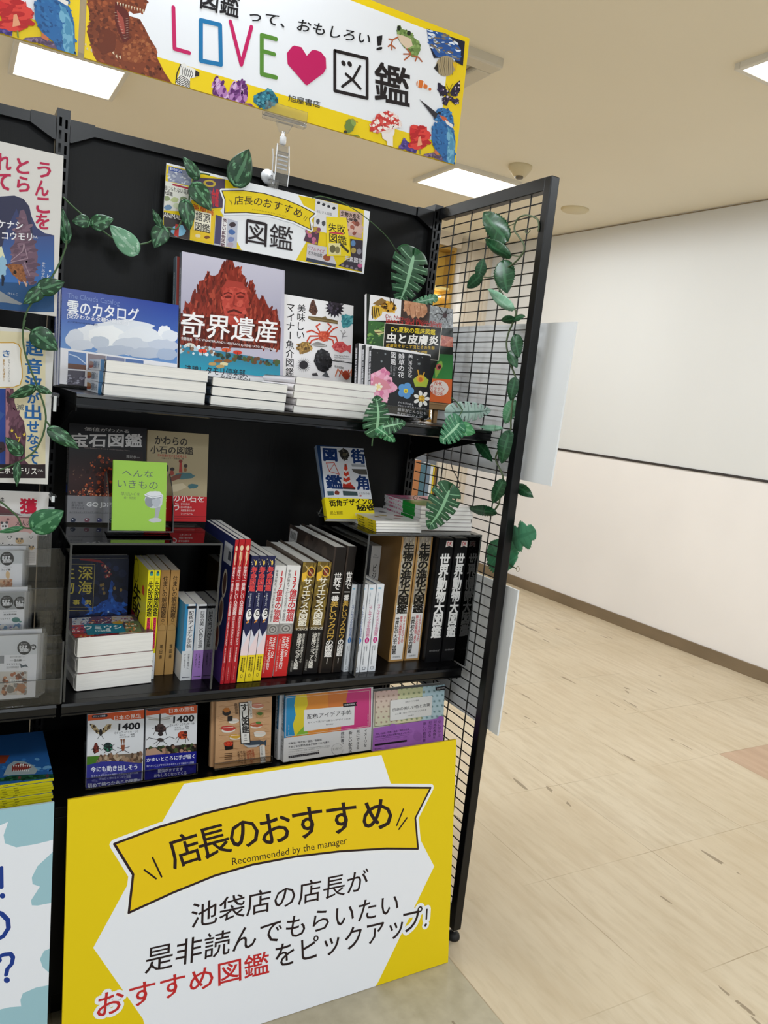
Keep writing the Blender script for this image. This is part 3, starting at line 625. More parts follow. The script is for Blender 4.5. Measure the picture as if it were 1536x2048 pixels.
def big(a):
    Y, BK, RD = '#e6ca0c', '#241517', '#c22a2c'; a.cr = D1
    a.fill(Y); a.poly([(490, 160), (1212, 55), (1245, 155), (1405, 462), (1200, 885), (1120, 1010), (380, 1180), (340, 1020), (158, 760), (275, 545), (410, 300)], '#eceff7')
    banner(a, lambda x, y: (x, y), 34, 9)
    a.arc('店長のおすすめ', (440, 418), (800, 300), (1262, 268), 122, BK, .012)
    a.t('Recommended by the manager', (665, 432), (1085, 355), (667, 466), BK, .0)
    for p in ([(345, 475), (388, 507)], [(375, 430), (408, 500)], [(1292, 253), (1268, 312)], [(1305, 285), (1276, 326)]): a.line(p, 6, BK)
    a.t('池袋店の店長が', (518, 598), (1165, 468), (515, 690), BK, .004)
    a.t('是非読んでもらいたい', (352, 758), (1277, 552), (346, 856), BK, .004)
    for h in (1, 0):
        k = dict(c='#eceff7', b=.13) if h else {}
        a.t('お', (178, 930), (272, 908), (170, 1014), **({'c': '#eceff7', 'b': .13} if h else {'c': RD, 'b': .012}))
        if not h:
            a.t('すすめ図鑑', (290, 892), (800, 770), (292, 982), RD, .010); a.t('をピックアッ', (822, 750), (1290, 640), (826, 836), BK, .006)
        a.t('プ', (1292, 622), (1362, 606), (1290, 706), **({'c': '#eceff7', 'b': .13} if h else {'c': BK, 'b': .006}))
        a.line([(1378, 620), (1376, 654)], 34 if h else 7, '#eceff7' if h else BK); a.line([(1374, 675), (1373, 677)], 30 if h else 10, '#eceff7' if h else BK)
bl, br, tl = U(127.0, 2040, 'y', -.508), U(894.7, 1921.7, 'z', 0), None
BX0, BX1, BY0, BYA, BLN, BHT = .026, .8663, -.508, .0187, .1422, .5165
yaw = math.atan(.0187); lean = math.atan(BLN)
MBIG = T(BX0, BY0, 0.001) @ Rz(math.degrees(yaw)) @ Rx(-math.degrees(lean))
board('sign_board', 'big yellow and white board with ribbon leaning against the shelf base', 'sign board', MBIG, (BX1 - BX0) / math.cos(yaw), BHT / math.cos(lean), .006, big, '#d8b60e')
def blue(a):
    LB, DB = '#9cc3cf', '#1c3a8c'; a.cr = D2; a.fill(LB)
    a.poly([(-300, 900), (0, 830), (50, 808), (22, 890), (30, 940), (100, 965), (220, 945), (352, 912), (348, 970), (230, 1080), (195, 1150), (200, 1190), (245, 1205), (190, 1290), (195, 1320), (230, 1322), (342, 1300), (322, 1340), (325, 1370), (332, 1380), (330, 1575), (270, 1600), (245, 1650), (262, 1700), (326, 1755), (324, 1805), (220, 1825), (140, 1860), (125, 1900), (130, 1940), (60, 1945), (-300, 2030)], '#e9ecf4')
    a.line([(8, 1090), (10, 1210)], 22, DB); a.ell(15, 1262, 17, 17, DB)
    a.line([(-30, 1360), (10, 1372), (48, 1410), (52, 1460), (20, 1510), (-20, 1530)], 26, DB)
    a.line([(-5, 1635), (25, 1622), (65, 1618), (80, 1640), (72, 1680), (45, 1710), (38, 1745)], 24, DB); a.ell(42, 1778, 19, 18, DB)
    a.line([(-5, 1650), (-2, 1660)], 24, DB)
pb = U(104, 2048, 'y', -.46); pt = U(116, 1598, 'y', -.435)
MBL = T(-.87, -.5, .001) @ Rx(-math.degrees(math.atan(.065 / .53)))
board('sign_board', 'pale blue and white board with dark blue marks, cut off at the lower left', 'sign board', MBL, .872, .521, .006, blue, '#b9cfd6')
# posters hung in front of the left bay
def poster1(a):
    a.cr = A4; a.fill('#d8d5d2'); PK = '#b81f4a'
    a.norm(0, 0, 1, 1, '#d8d5d2')
    a.poly([(-900, 1560), (-900, 700), (-300, 560), (0, 510), (130, 502), (210, 530), (265, 600), (285, 690), (330, 790), (400, 840), (490, 862), (488, 1555)], '#39406a')
    a.grad([(-900, 900), (490, 870), (488, 1300), (-900, 1260)], '#3f5288', '#3c6fb4'); a.poly([(-900, 1255), (488, 1300), (488, 1555), (-900, 1500)], '#29507f')
    a.blob(-40, 1060, 90, 200, '#d9d8b8', 4); a.blob(10, 1150, 60, 110, '#8fb6cf', 8); a.poly([(-50, 520), (130, 504), (215, 535), (262, 600), (280, 690), (300, 900), (250, 900), (200, 760), (150, 620), (60, 800), (20, 960), (-50, 980)], '#33344f')
    bat = [(180, 640), (215, 628), (235, 670), (262, 780), (305, 920), (342, 1050), (330, 1150), (300, 1310), (265, 1312), (205, 1150), (140, 1120), (95, 1100), (110, 1050), (92, 985), (130, 930), (150, 800)]
    a.poly(bat, '#6f5566'); a.spk(bat, ['#7d6272', '#5f4858'], 60, 16, 3, 2.5, 85); a.line([(215, 935), (205, 1005), (100, 1090)], 6, '#a38a96'); a.line([(215, 935), (250, 1070), (100, 1105)], 6, '#a38a96'); a.line([(215, 1100), (270, 1225)], 5, '#a38a96')
    hd = [(48, 1125), (120, 1118), (200, 1130), (235, 1240), (240, 1300), (180, 1270), (110, 1215), (80, 1160)]; a.poly(hd, '#8f5a36'); a.spk(hd, ['#a56a42', '#74452a'], 45, 9, 2); a.ell(136, 1195, 15, 17, '#1d1512'); a.ell(65, 1130, 15, 8, '#5b3a3a', 10); a.poly([(160, 1265), (185, 1280), (175, 1315)], '#b98a72'); a.poly([(205, 1265), (250, 1300), (238, 1330)], '#c9a796')
    a.poly([(-900, 1300), (0, 1365), (110, 1430), (205, 1480), (180, 1490), (60, 1470), (-900, 1400)], '#8b8f93'); a.layer(); a.poly([(12, 1220), (30, 1215), (42, 1250), (30, 1320), (15, 1318)], '#1c2434')
    for st, x, y in (('う', 340, 200), ('ん', 320, 365), ('こ', 330, 520), ('を', 325, 665)): a.t(st, (x, y), (x + 118, y + 8), (x, y + 135), PK, .03)
    for st, x, y in (('と', 150, 165), ('ら', 155, 330)): a.t(st, (x, y), (x + 112, y + 8), (x, y + 135), PK, .03)
    for st, x, y in (('れ', -40, 120), ('て', -45, 300)): a.t(st, (x, y), (x + 140, y + 12), (x, y + 145), PK, .03)
    a.t('ケナシ', (-20, 725), (205, 742), (-20, 790), '#e6e4ea', .03); a.t('コウモリ', (20, 828), (288, 845), (18, 895), '#e6e4ea', .03); a.t('さん', (292, 862), (342, 868), (292, 886), '#e6e4ea', .02)
    a.tv('あたしのすみか', (378, 1100), (412, 1105), (370, 1270), '#d8dde8'); a.t('作うんこ', (70, 1375), (160, 1385), (68, 1395), '#cfd6e2')
    a.line([(430, 1215), (425, 1250), (445, 1225)], 5, '#cfd6e2'); a.ell(452, 1185, 10, 10, '#cfd6e2')
def poster2(a):
    a.cr = B4; a.fill('#d4d2ce'); a.poly([(-900, 40), (372, 110), (372, 1292), (-900, 1290)], '#d9cfae')
    a.poly([(-900, 560), (45, 560), (44, 1290), (-900, 1290)], '#27418c'); a.poly([(45, 560), (110, 560), (120, 680), (150, 760), (195, 830), (215, 940), (205, 1090), (205, 1150), (240, 1185), (372, 1180), (372, 1296), (44, 1290)], '#5b3a48'); a.poly([(48, 555), (82, 555), (75, 1180), (44, 1200)], '#a0707c')
    a.poly([(-900, 1185), (200, 1180), (372, 1184), (372, 1296), (-900, 1290)], '#2a1f22'); a.spk([(60, 600), (110, 600), (200, 900), (195, 1150), (60, 1190)], ['#6b4756', '#4c303c'], 50, 14, 2, 3)
    bub = [(-900, 190), (110, 185), (150, 200), (172, 240), (168, 300), (180, 400), (182, 470), (165, 530), (110, 550), (-900, 552)]; a.poly(bub, '#e6e3df'); a.line(bub, 8, '#c99a2e')
    BL = '#235f9c'
    for st, x, y, s in (('超', 212, 160, 140), ('音', 208, 312, 135), ('波', 205, 455, 135), ('が', 225, 590, 95), ('出', 205, 690, 130), ('せ', 222, 825, 95), ('な', 225, 930, 90), ('く', 240, 1020, 70), ('て', 232, 1100, 80)): a.t(st, (x, y), (x + s, y + 8), (x, y + s * .92), BL, .035)
    a.t('滅', (135, 688), (195, 692), (135, 735), '#3a4a5c'); a.t('き', (22, 245), (82, 250), (22, 300), BL, .02); a.tv('ぎゃーいつだーいつ', (64, 320), (82, 322), (64, 510), '#555'); a.tv('あたしのばかー', (22, 318), (42, 320), (22, 505), '#b38418', .02)
    a.star(98, 905, 18, '#e2c24a'); a.star(198, 938, 18, '#e2c24a'); a.line([(125, 930), (140, 965), (165, 960), (150, 1000), (175, 1025), (150, 1040)], 7, '#e2c24a')
    a.t('二ホンテリス', (-20, 1205), (300, 1212), (-20, 1258), '#e9e6e2', .02); a.t('さん', (308, 1220), (352, 1222), (308, 1242), '#e9e6e2')
    a.blob(10, 1040, 40, 50, '#3a2c34', 3); a.ell(8, 1055, 8, 8, '#0d0a0c'); a.poly([(-60, 720), (40, 770), (-60, 900)], '#35508f')
def poster3(a):
    a.cr = B4; a.fill('#dedad8'); a.poly([(-900, 1480), (0, 1520), (180, 1600), (380, 1610), (380, 1660), (0, 1640), (-900, 1600)], '#6a4046')
    a.t('獲', (165, 1460), (302, 1468), (165, 1582), '#c21f3c', .045); a.t('先', (0, 1450), (35, 1452), (0, 1510), '#333', .01)
M1 = T(-.42, -.300, 1.3555); board('poster', 'tall grey bordered poster with pink lettering and a brown bat hanging upside down', 'poster', M1, .4045, .2662, .005, poster1, '#cfcdca', group='posters on the left bay')
M2 = T(-.42, -.300, 1.0605); board('poster', 'cream poster with blue vertical lettering and a yellow edged speech bubble', 'poster', M2, .4025, .266, .005, poster2, '#cfcdca', group='posters on the left bay')
q3 = U(98, 985, 'y', -.24)
M3 = T(-.44, -.240, .955); board('poster', 'white poster with a big red character, lowest of the left bay posters', 'poster', M3, q3.x + .44, q3.z - .955, .005, poster3, '#cfcdca', group='posters on the left bay')
# ------------------------------------------------------------------ books
def book(name, label, cat, group, M, w, t, h, front=None, spine=None, back=None, fc='#eeeeee', sc='#eeeeee', bc='#eeeeee', obi=None, hard=False, m=GLOSS, cr=None, page='p', scr=None, bcr=None, round_=.003):
    """local frame: x across the front cover from the spine, y through the thickness (front cover at y = 0), z up"""
    r = empty(name, M, label, cat, group)
    c = .0022 if hard else .0005; g = .003 if hard else .0006
    f = MB(); q = min(round_, t * .42)
    out = [(w, 0), (q, 0), (q * .3, q * .3), (0, q), (0, t - q), (q * .3, t - q * .3), (q, t), (w, t)]
    inn = [(w, c), (max(q, c), c), (max(q * .3, c), max(q * .3, c)), (c, max(q, c)), (c, min(t - q, t - c)), (max(q * .3, c), min(t - q * .3, t - c)), (max(q, c), t - c), (w, t - c)]
    cols = [fc, sc, sc, sc, sc, sc, bc]
    for i in range(7):
        a, b, e, d = out[i], out[i + 1], inn[i], inn[i + 1]
        f.face([(a[0], a[1], 0), (b[0], b[1], 0), (b[0], b[1], h), (a[0], a[1], h)], cols[i]); f.face([(e[0], e[1], 0), (d[0], d[1], 0), (d[0], d[1], h), (e[0], e[1], h)], '#e8e6e2')
        for z in (0, h): f.face([(a[0], a[1], z), (b[0], b[1], z), (d[0], d[1], z), (e[0], e[1], z)], cols[i])
    for a, e, k in ((out[0], inn[0], fc), (out[-1], inn[-1], bc)): f.face([(a[0], a[1], 0), (e[0], e[1], 0), (e[0], e[1], h), (a[0], a[1], h)], k)
    arts = []
    if front: a = Art(M, (0, 0, h), (1, 0, 0), (0, 0, -1), w, h, cr); front(a); a.put(f)
    if spine: a = Art(M, (0, t, h), (0, -1, 0), (0, 0, -1), t, h, scr or cr); spine(a); a.put(f)
    if back: a = Art(M, (w, t, h), (-1, 0, 0), (0, 0, -1), w, h, bcr or cr); back(a); a.put(f)
    f.build('cover', m, r)
    f = MB(); f.box((max(c, q * .6) + .0003, c + .0002, g), (w - g - .0004, t - c - .0002, h - g)); f.build('page_block', PAGES, r)
    if obi:
        oh, ofn, oc, osp = obi[:4]; e = .0006; f = MB(); z0 = 0
        pr = [(w - .001, -e), (q, -e), (q * .2 - e, q * .2 - e), (-e, q), (-e, t - q), (q * .2 - e, t - q * .2 + e), (q, t + e), (w - .001, t + e)]
        for i in range(7): f.face([(pr[i][0], pr[i][1], z0), (pr[i + 1][0], pr[i + 1][1], z0), (pr[i + 1][0], pr[i + 1][1], oh), (pr[i][0], pr[i][1], oh)], oc)
        if ofn: a = Art(M, (0, -e, oh), (1, 0, 0), (0, 0, -1), w, oh, cr); ofn(a); a.put(f)
        if osp: a = Art(M, (-e, t, oh), (0, -1, 0), (0, 0, -1), t, oh, scr or cr); osp(a); a.put(f)
        f.build('paper_band', m, r)
    return r
def stand(P, lean=0, yaw=0): return T(P) @ Rz(yaw) @ Rx(-lean)       # a book facing us, leaning back
def facing(bl, br, tl, y, lean=0, z=None, yaw=0, t=.02):
    "matrix, width and height of a front-facing book from its corners met with the plane it stands in"
    A = U(bl[0], bl[1], 'y', y); B = U(br[0], br[1], 'y', y)
    N = (Rz(yaw) @ Rx(-lean)).to_3x3() @ Vector((0, -1, 0))
    if yaw: B = UPL(br[0], br[1], A, N)
    h = (UPL(tl[0], tl[1], A, N) - A).length; wd = (B - A).length
    if z is not None:
        h += (A.z - z) / math.cos(math.radians(lean)); A.z = z
    A.z += t * math.sin(math.radians(lean)) + .0006; h -= t * math.sin(math.radians(lean))
    return stand(A, lean, yaw), wd, h
def flat(x, y, z, t, w, h, yaw=0): return T(x, y, z + t) @ Rz(yaw) @ Rx(-90)    # a book lying with its foot towards us
def on_shelf(x, y, z, lean=0): return T(x, y, z) @ Ry(lean) @ Rz(90)              # a book with its spine towards us
def pileup(fn, n):
    for i in range(n): fn(i)
# ---- the top shelf: front-facing books
def clouds(a):
    a.cr = B1; a.fill('#e9e9ee'); a.grad([(80, 50), (990, 175), (975, 640), (80, 525)], '#223c98', '#4f78c0')
    a.grad([(82, 300), (980, 430), (975, 645), (82, 525)], '#3f66b6', '#6a96d0')
    for i, (x, y, rx, ry, c) in enumerate(((560, 370, 260, 75, '#dfe4ee'), (300, 420, 120, 80, '#e6e9f0'), (190, 450, 80, 75, '#d5dae6'), (430, 430, 150, 90, '#eef0f4'), (700, 440, 180, 90, '#e2e6ee'), (880, 400, 55, 55, '#eceef3'), (920, 430, 70, 50, '#dde2ec'), (850, 510, 140, 60, '#c3cbdc'), (620, 510, 150, 75, '#c9d0de'), (380, 480, 80, 55, '#bfc8d8'), (240, 500, 110, 45, '#cfd5e2'), (500, 540, 160, 40, '#b5bfd2'), (740, 560, 160, 45, '#b9c2d4'), (900, 570, 90, 50, '#a9b8d2'))): a.blob(x, y, rx, ry, c, i, .18, 26)
    a.poly([(80, 520), (970, 645), (960, 900), (60, 900)], '#ecebf0')
    for x0, c in ((140, '#5c80b8'), (290, '#8a7f86'), (435, '#7d86a8'), (580, '#5a78b0')): a.poly([(x0, 545 + (x0 - 140) * .13), (x0 + 138, 563 + (x0 - 140) * .13), (x0 + 136, 690 + (x0 - 140) * .1), (x0 - 3, 682 + (x0 - 140) * .1)], c)
    a.poly([(138, 640), (278, 655), (276, 690), (137, 680)], '#6a4636'); a.line([(150, 570), (210, 590), (270, 640)], 8, '#c3d2e8')
    a.poly([(137, 692), (270, 700), (262, 832), (130, 815)], '#4e4a58'); a.spk([(137, 700), (268, 705), (262, 800), (132, 790)], ['#7a7888', '#3a3644', '#9a9aaa'], 20, 14, 1, .5)
    a.t('The Clouds Catalog', (135, 98), (535, 158), (132, 150), '#6f86c4'); a.t('雲のカタログ', (134, 150), (682, 222), (130, 258), '#eef0f8', .022); a.t('[空がわかる全種分類図鑑]', (132, 255), (602, 312), (130, 296), '#eef0f8', .014)
    a.t('文と写真村井昭夫鵜山義晃', (134, 312), (366, 338), (133, 326), '#24386e')
def clouds_sp(a):
    a.nm = True; a.norm(0, 0, 1, .62, '#2a479f'); a.norm(0, .62, 1, 1, '#e6e6ec'); a.tv('雲のカタログ', (.15, .06), (.85, .06), (.15, .5), '#e8ecf6', .02)
MC, wc, hc = facing((119, 777), (352, 806), (131, 577), -.125, 10, Z1, t=.04)
for i in range(3):
    book('book', ['blue landscape book of clouds standing in front on the top shelf', 'middle blue cloud book, only its spine edge showing behind the front copy', 'rearmost blue cloud book, a thin spine edge against the back panel'][i], 'book', 'blue cloud books', MC @ T(-.004 * i, .0135 * i, 0), wc, .013, hc, clouds if i == 0 else None, clouds_sp, fc='#2b4aa4', sc='#e6e6ec', bc='#e6e6ec')
def kikai(a):
    a.cr = B1; a.fill('#b9b6c6')
    a.cr = (340, 490, 6.144)                               # drawn in whole-photo pixels below
    a.cr = (0, 0, 1)
    sky = [(355, 500), (567, 536), (560, 640), (350, 640)]; a.grad(sky, '#c3c0d0', '#a5a2b6')
    rock = [(352, 650), (356, 622), (366, 640), (370, 600), (378, 612), (385, 585), (394, 586), (398, 562), (408, 560), (412, 548), (428, 552), (436, 548), (444, 530), (452, 528), (458, 518), (463, 520), (466, 522), (470, 535), (478, 532), (484, 548), (490, 552), (494, 575), (500, 560), (506, 565), (510, 585), (518, 600), (526, 590), (534, 608), (542, 622), (552, 618), (560, 650), (560, 690), (352, 690)]
    a.poly(rock, '#7d2a20'); a.spk(rock, ['#93372a', '#a84634', '#5a1e18', '#6c2820', '#8a3226'], 520, 2.6, 3, 3.6, 4)
    a.poly([(352, 625), (562, 655), (560, 700), (352, 690)], '#5a2018'); a.spk([(354, 632), (560, 660), (558, 698), (354, 688)], ['#7d3024', '#3f1712', '#8a3c2c'], 160, 2.5, 4, 3, 3)
    fc = [(446, 575), (466, 570), (492, 578), (497, 600), (490, 625), (478, 650), (465, 655), (452, 640), (444, 610)]
    a.poly(fc, '#b8473c'); a.spk(fc, ['#c55648', '#a53c32'], 60, 4, 2); a.poly([(444, 575), (455, 560), (485, 565), (494, 580), (470, 574)], '#a53e34')
    for x in (456, 481): a.ell(x, 594, 7, 3, '#6a211c'); a.line([(x - 8, 588), (x, 585), (x + 8, 588)], 2.5, '#6a211c')
    a.line([(469, 592), (467, 610), (472, 613)], 3, '#8e332b'); a.line([(456, 624), (468, 620), (482, 626)], 4, '#54201c'); a.line([(460, 630), (476, 631)], 2, '#7a2c26')
    a.grad([(352, 688), (560, 722), (560, 756), (350, 735)], '#3a7a96', '#2f9cb8')
    a.spk([(355, 688), (430, 698), (430, 712), (355, 704)], ['#dfe6ea', '#b8cdd6', '#8a6a58'], 40, 4, 4); a.spk([(430, 705), (558, 722), (558, 732), (430, 716)], ['#2a3c3a', '#4a5e3a', '#6a4a34'], 60, 4, 5)
    for x, y, c in ((405, 702, '#d8452e'), (452, 700, '#d8582e'), (475, 705, '#c83a28'), (380, 690, '#dcd8cc')): a.ell(x, y, 9, 4, c, 5); a.line([(x, y), (x, y + 9)], 1.5, '#4a3a30')
    for i, (x, y) in enumerate(((425, 728), (437, 722), (448, 728), (440, 733), (455, 722))): a.blob(x, y, 10, 4, ['#b99a64', '#8a5a34', '#e0d0a0'][i % 3], i)
    a.poly([(350, 735), (560, 760), (560, 820), (350, 820)], '#e6e6ea')
    a.t('奇界遺産', (364, 623), (556, 641), (360, 672), '#f2eeee', .014); a.t('THE WONDERLAND\'S HERITAGE by KENJI SATO', (390, 676), (519, 692), (390, 682), '#e6e2e4', .012); a.t('佐藤健寿', (362, 673), (384, 676), (362, 680), '#e6e2e4', .01); a.t('XKnowledge', (521, 692), (552, 697), (521, 698), '#e6e2e4', .02)
    a.t('沸騰！タモリ倶楽部、', (370, 730), (495, 740), (370, 746), '#2a2a30', .006); a.t('番組で紹介！', (440, 750), (500, 756), (440, 762), '#2a2a30', .006)
def kik_sp(a):
    a.nm = True; a.fill('#59666f'); a.tv('奇界遺産', (.2, .1), (.8, .1), (.2, .5), '#aeb6bc', .02)
MK, wk, hk = facing((358, 790), (566, 800), (362, 503), -.125, 11, Z1, t=.037)
for i in range(2):
    book('book', ['tall art book with a red rock face and white title standing on the top shelf', 'copy of the tall red rock book peeking out behind it at the left'][i], 'book', 'tall red rock books', MK @ T(-.008 * i, .019 * i, .0), wk, .018, hk - .006 * i, kikai if i == 0 else None, kik_sp, fc='#7d2a20', sc='#59666f', bc='#444b52')
def seafood(a):
    a.cr = B2; a.fill('#eceaec')
    a.tv('マイナー魚介図鑑', (285, 140), (338, 147), (278, 590), '#1d1a1e', .012); a.tv('美味しい', (352, 145), (405, 150), (345, 365), '#1d1a1e', .012)
    sh = [(440, 125), (455, 120), (465, 150), (478, 190), (465, 218), (445, 215), (422, 190), (428, 160)]; a.poly(sh, '#5a3a30'); a.spk(sh, ['#7a5442', '#3e2620'], 20, 7, 1, .5, 20)
    a.star(582, 172, 62, '#2b2530', 16, .68); a.spk([(545, 145), (615, 150), (620, 195), (550, 200)], ['#4a4252', '#1c181f'], 24, 9, 2)
    a.poly([(420, 222), (470, 226), (530, 235), (600, 250), (600, 272), (540, 262), (440, 248), (418, 236)], '#6d5a38'); a.line([(425, 232), (595, 262)], 6, '#8e7a50'); a.poly([(500, 232), (525, 222), (535, 240)], '#7a6640')
    a.blob(655, 255, 44, 50, '#4f98a0', 5, .3); a.spk([(625, 220), (690, 225), (690, 290), (630, 290)], ['#6ab2b8', '#3c7c86'], 26, 8, 3)
    a.layer()
    for p in ([(480, 330), (440, 310), (410, 320)], [(478, 345), (430, 345), (412, 375)], [(480, 360), (440, 372), (425, 400)], [(545, 330), (575, 300), (596, 292)], [(550, 345), (590, 350), (598, 378)], [(545, 360), (570, 370), (575, 395)], [(490, 320), (468, 285), (490, 270)], [(535, 318), (560, 285), (540, 268)]): a.line(p, 9, '#c8452f', lay=False)
    a.poly([(478, 330), (495, 315), (535, 315), (552, 332), (540, 372), (515, 380), (488, 370)], '#cf4e36'); a.spk([(485, 325), (545, 325), (535, 372), (492, 370)], ['#dd6a4e', '#b23a28'], 24, 7, 4)
    for p in ([(625, 365), (632, 335), (618, 310)], [(632, 335), (650, 320)], [(628, 350), (660, 345)], [(632, 340), (640, 310)]): a.line(p, 4, '#8a8688')
    a.blob(392, 415, 52, 42, '#8a6a38', 3, .3); a.spk([(350, 395), (430, 385), (440, 435), (370, 450)], ['#c09a50', '#5c4424', '#a9844a'], 40, 8, 3)
    a.poly([(435, 395), (475, 378), (530, 400), (535, 408), (500, 412), (460, 408)], '#8d8a88'); a.line([(440, 400), (525, 404)], 5, '#c9c6c2')
    a.poly([(562, 408), (590, 380), (630, 378), (660, 405), (682, 400), (678, 452), (655, 432), (620, 450), (580, 432)], '#d2585a'); a.spk([(570, 405), (630, 385), (650, 425), (600, 440)], ['#e07a78', '#bb4046'], 24, 8, 1)
    ry = [(500, 420), (540, 440), (565, 490), (560, 530), (520, 570), (480, 555), (452, 500), (465, 450)]; a.poly(ry, '#26262a'); a.spk(ry, ['#3c3c42', '#18181b'], 40, 9, 2); a.line([(560, 495), (690, 512)], 5, '#26262a')
    a.star(390, 522, 50, '#333038', 22, .3); a.ell(390, 522, 26, 25, '#201d24')
    for i in range(3): a.t(['Minor Marine Products', 'Super Minor Marine Products', 'Picture Book'][i], (580, 458 + i * 14), (580 + (90, 105, 60)[i], 465 + i * 15), (580, 468 + i * 14), '#555')
    a.t('椎名誠真実', (580, 522), (635, 535), (580, 538), '#444')
    for i in range(5): a.line([(650, 610), (600 + i * 22, 560 - abs(i - 2) * 6), (585 + i * 24, 590)], 8, ['#c9785a', '#b5553e'][i % 2])
    a.blob(650, 585, 26, 30, '#a8452f', 4); a.poly([(440, 575), (470, 570), (480, 590), (445, 590)], '#4a474c'); a.poly([(500, 590), (530, 560), (550, 600)], '#55575c')
MF, wf, hf = facing((560, 800), (702, 812), (567, 588), -.105, 9, Z1)
book('book', 'white seafood book with a red crab and vertical title on the top shelf', 'book', None, MF, wf, .02, hf, seafood, None, fc='#eceaec', sc='#e4e2e4', bc='#e4e2e4')
def bug(a):
    a.cr = B2; a.fill('#1f2420')
    a.poly([(800, 90), (995, 105), (985, 250), (790, 250)], '#e9e7ea'); a.poly([(993, 105), (1170, 120), (1160, 270), (985, 265)], '#3a2a24'); a.poly([(1172, 122), (1345, 140), (1325, 298), (1160, 290)], '#8f9296'); a.spk([(1172, 125), (1340, 142), (1325, 295), (1165, 288)], ['#b3b6ba', '#7a7d80', '#a3a6aa', '#666'], 130, 6, 3)
    hn = [(860, 140), (905, 128), (945, 140), (965, 175), (945, 200), (905, 200), (865, 175)]; a.poly(hn, '#c9952e'); a.poly([(808, 165), (840, 150), (880, 170), (870, 215), (830, 245), (806, 215)], '#d9b040'); a.layer()
    for i in range(4): a.line([(812 + i * 12, 165 + i * 3), (815 + i * 14, 235 - i * 6)], 7, '#2a1e12', lay=False)
    a.spk(hn, ['#e8b94a', '#6a4416', '#2e2012'], 30, 8, 3); a.ell(925, 165, 16, 20, '#d9a23a', 20); a.ell(945, 175, 8, 12, '#2a1a10', 20); a.line([(925, 150), (920, 100)], 5, '#2a1a10'); a.line([(940, 150), (950, 105)], 5, '#2a1a10'); a.poly([(815, 145), (870, 110), (900, 130), (850, 160)], '#8a6a3a')
    hand = [(1010, 112), (1060, 112), (1120, 118), (1150, 170), (1150, 200), (1125, 232), (1110, 225), (1095, 240), (1080, 222), (1060, 240), (1045, 215), (1030, 222), (1020, 190), (1005, 195), (1008, 150)]; a.poly(hand, '#c08a68'); a.spk(hand, ['#cf9c7a', '#ad7654'], 40, 9, 4); a.layer()
    for x in (1040, 1072, 1105): a.line([(x, 160), (x + 8, 220)], 4, '#8a563c', lay=False)
    for p in ([(1255, 210), (1225, 170), (1215, 140)], [(1255, 215), (1215, 205), (1195, 215)], [(1262, 205), (1280, 160), (1295, 135)], [(1265, 212), (1300, 200)], [(1260, 222), (1275, 260)], [(1250, 220), (1225, 250)]): a.line(p, 5, '#221a1c')
    a.ell(1258, 218, 13, 17, '#3a2226'); a.ell(1262, 200, 8, 9, '#241a1c')
    a.grad([(790, 250), (890, 262), (880, 420), (775, 415)], '#3a6a34', '#244a26'); a.spk([(795, 270), (885, 280), (870, 400), (780, 395)], ['#5a8a44', '#2c5228', '#7aa24e'], 30, 12, 2, .5, -20); a.poly([(820, 310), (850, 305), (890, 325), (850, 340)], '#c9c48a'); a.line([(830, 325), (880, 320)], 6, '#6a4a30')
    a.poly([(1235, 340), (1320, 355), (1312, 415), (1228, 405)], '#b5685a'); a.spk([(1238, 345), (1318, 358), (1310, 408), (1232, 400)], ['#c88070', '#a4544a'], 24, 10, 4); a.grad([(1225, 455), (1310, 460), (1300, 610), (1180, 605)], '#2f6a38', '#3f8a48'); a.poly([(1195, 545), (1225, 500), (1240, 500), (1245, 530), (1200, 610)], '#8ab04e'); a.ell(1220, 535, 18, 20, '#b8605a', 20); a.ell(1224, 535, 9, 12, '#3a1a20', 20)
    a.poly([(890, 265), (1238, 292), (1218, 495), (875, 430)], '#191713'); a.line([(890, 265), (1238, 292), (1218, 495), (875, 470)], 4, '#d9d4c4', closed=True)
    a.t('Dr. Natsuaki\'s Photo Album', (895, 210), (1240, 258), (893, 232), '#b03a3a'); a.t('Insects and Dermatitis', (898, 232), (1240, 265), (896, 262), '#b8302e', .012)
    a.t('Dr.夏秋の臨床図鑑', (930, 283), (1200, 305), (927, 318), '#ead22a', .014); a.t('虫と皮膚炎', (902, 325), (1220, 345), (897, 385), '#f0ece8', .035); a.t('皮膚炎をおこす虫とその生態', (897, 390), (1195, 408), (895, 412), '#d9b32e', .012); a.t('臨床症状・治療と対策', (950, 425), (1150, 438), (948, 442), '#d9b32e', .012)
    a.poly([(1180, 605), (1302, 612), (1295, 770), (1160, 765)], '#e06c38'); a.ell(1222, 665, 58, 48, '#f0e2dc', 8); a.t('NHK', (1195, 622), (1240, 628), (1194, 645), '#d0502e', .012); a.t('ガッテン', (1165, 645), (1255, 660), (1163, 675), '#c9402a', .012); a.t('話題の本', (1168, 675), (1245, 690), (1166, 700), '#d0502e', .012)
ME = T(.66, -.195, Z1)
MI, wi, hi = facing((731, 800), (905, 812), (742, 590), -.195, 12, 1.2755)
book('book', 'medical insect book with a hornet, a hand and a spider propped on a wooden easel', 'book', None, MI, wi, .012, hi, bug, None, fc='#1f2420', sc='#e4e2e4', bc='#ddd')
